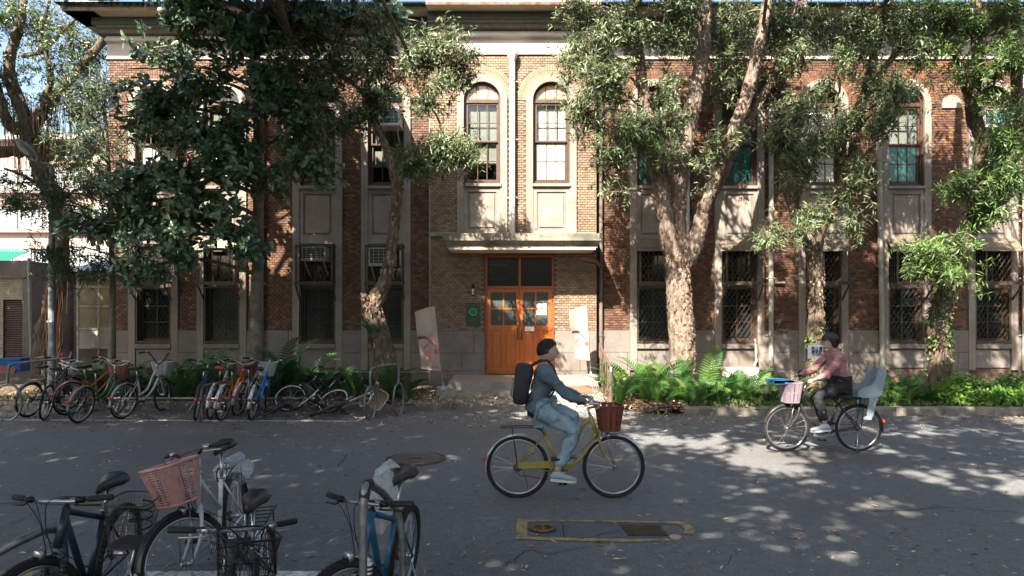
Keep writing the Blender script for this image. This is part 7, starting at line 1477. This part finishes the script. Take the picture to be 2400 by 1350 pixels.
# bright shrub and ground cover at right
lime = ramp_mat('leaf_lime', [(0,(.05,.14,.02)),(.5,(.11,.25,.035)),(1,(.24,.36,.06))], rough=.45, trans=.4)
shr = [(2240,870,13.3,.28,.34),(2262,905,13.1,.26,.30),(2300,900,13.2,.30,.24),(2340,905,13.2,.30,.22),(2380,900,13.4,.32,.3),(2320,935,12.95,.30,.16),(2270,935,12.95,.26,.16),(2370,935,13.0,.3,.16),(2235,925,13.0,.2,.2)]
for k, (px, py, Y, rr_, hh) in enumerate(shr):
    c = Vector((X(px,Y), Y, .13)); root = empty('leafy_shrub', c, '%s bright green leafy shrub from the left under the ivied tree' % ordn[k], 'shrub', 'sunlit leafy shrubs at right')
    (B, D, Nn, LL, WW, RR), _ = foliage([(c+Vector((0,0,hh*.8)), (rr_,rr_,hh), 1)], twigs_per=260, leaf_n=7, L=.075, W=.05, broad=True, droop=0, up=.5, tw=.12, seed=k, hole=-.5)
    V, Fc, rn = np_leaves(B-np.array(c), D, Nn, LL, WW, RR, True); link('leaves', np_mesh('leaves', V, Fc, rn), lime, root)
    t = MB()
    for j in range(6): a = j*1.05; t.tube([(0,0,-.02),(.05*math.cos(a),.05*math.sin(a),hh*.6),(rr_*.5*math.cos(a),rr_*.5*math.sin(a),hh*1.3)], [.008,.006,.003], 4)
    t.build('stem', bark_gy, root)
rs = np.random.RandomState(11)
def scatter_cover(name, n, xr, yr, z, L, W, m, seed, upd=.9):
    rs = np.random.RandomState(seed); B = np.stack([rs.uniform(*xr,n), rs.uniform(*yr,n), np.full(n,z)+rs.uniform(0,.03,n)],1); keep = cluster_noise(B, 1.3) > -.25; B = B[keep]; n = len(B)
    D = unit_rows(rs.normal(size=(n,3))*.6+np.array([0,0,upd])); Nn = unit_rows(rs.normal(size=(n,3))); V, Fc, rn = np_leaves(B, D, Nn, L*rs.uniform(.5,1.3,n), W*rs.uniform(.6,1.2,n), rs.rand(n)); return link(name, np_mesh(name, V, Fc, rn), m, None, 'stuff')
tag(scatter_cover('ground_cover', 15000, (3.4,13), (12.78,14.6), .12, .11, .03, leaf_g, 21), 'low green ground cover along the right kerb', 'ground cover')
tag(scatter_cover('ground_cover', 5000, (-11,-1.9), (13.5,15.6), .12, .09, .028, leaf_n, 22), 'sparse low weeds in the left bed', 'ground cover')
litter_m = ramp_mat('dry_leaf', [(0,(.14,.08,.045)),(.4,(.34,.20,.11)),(.75,(.52,.37,.23)),(1,(.62,.50,.34))], rough=.8, trans=.1)
def litter(name, n, pts_fn, L, W, seed, z=.012, lift=.12):
    rs = np.random.RandomState(seed); B = np.array([pts_fn(rs) for _ in range(n)]); B[:,2] += z; n = len(B); D = unit_rows(np.stack([rs.normal(size=n), rs.normal(size=n), rs.normal(size=n)*lift],1)); Nn = unit_rows(np.array([0,0,1.])+rs.normal(size=(n,3))*.25)
    V, Fc, rn = np_leaves(B, D, Nn, L*rs.uniform(.5,1.3,n), W*rs.uniform(.6,1.3,n), rs.rand(n)); return link(name, np_mesh(name, V, Fc, rn), litter_m, None, 'stuff')
tag(litter('leaf_litter', 4200, lambda r: (r.uniform(-12,13), 12.9-abs(r.normal())*.9, 0), .07, .022, 31), 'dry fallen leaves drifted along the kerb', 'fallen leaves')
tag(litter('leaf_litter', 3000, lambda r: (r.uniform(-9,11), r.uniform(2.6,12.5) if r.rand() < .45 else r.uniform(2.6,6.0), 0), .072, .021, 32), 'dry narrow leaves scattered over the road', 'fallen leaves')
tag(litter('leaf_litter', 9000, lambda r: (r.uniform(-13,13), r.uniform(12.9,15.8), .13), .09, .03, 33, z=.02, lift=.4), 'brown leaf litter on the planting bed', 'fallen leaves')
tag(litter('leaf_litter', 900, lambda r: (-2.3+r.normal()*.45, 13.75+r.normal()*.25, .14), .12, .03, 34, z=.03, lift=.4), 'heap of brown leaves at the foot of the leaning paperbark', 'fallen leaves')
tag(litter('leaf_litter', 900, lambda r: (3.3+r.normal()*.7, 13.0+r.normal()*.18, .08), .13, .03, 35, z=.03, lift=.4), 'dry brown fronds below the ferns by the ramp', 'fallen leaves')
import sys; print('LEAVES', NL, file=sys.stderr); print('L', NL, 'OBJECTS', len(sc.objects))
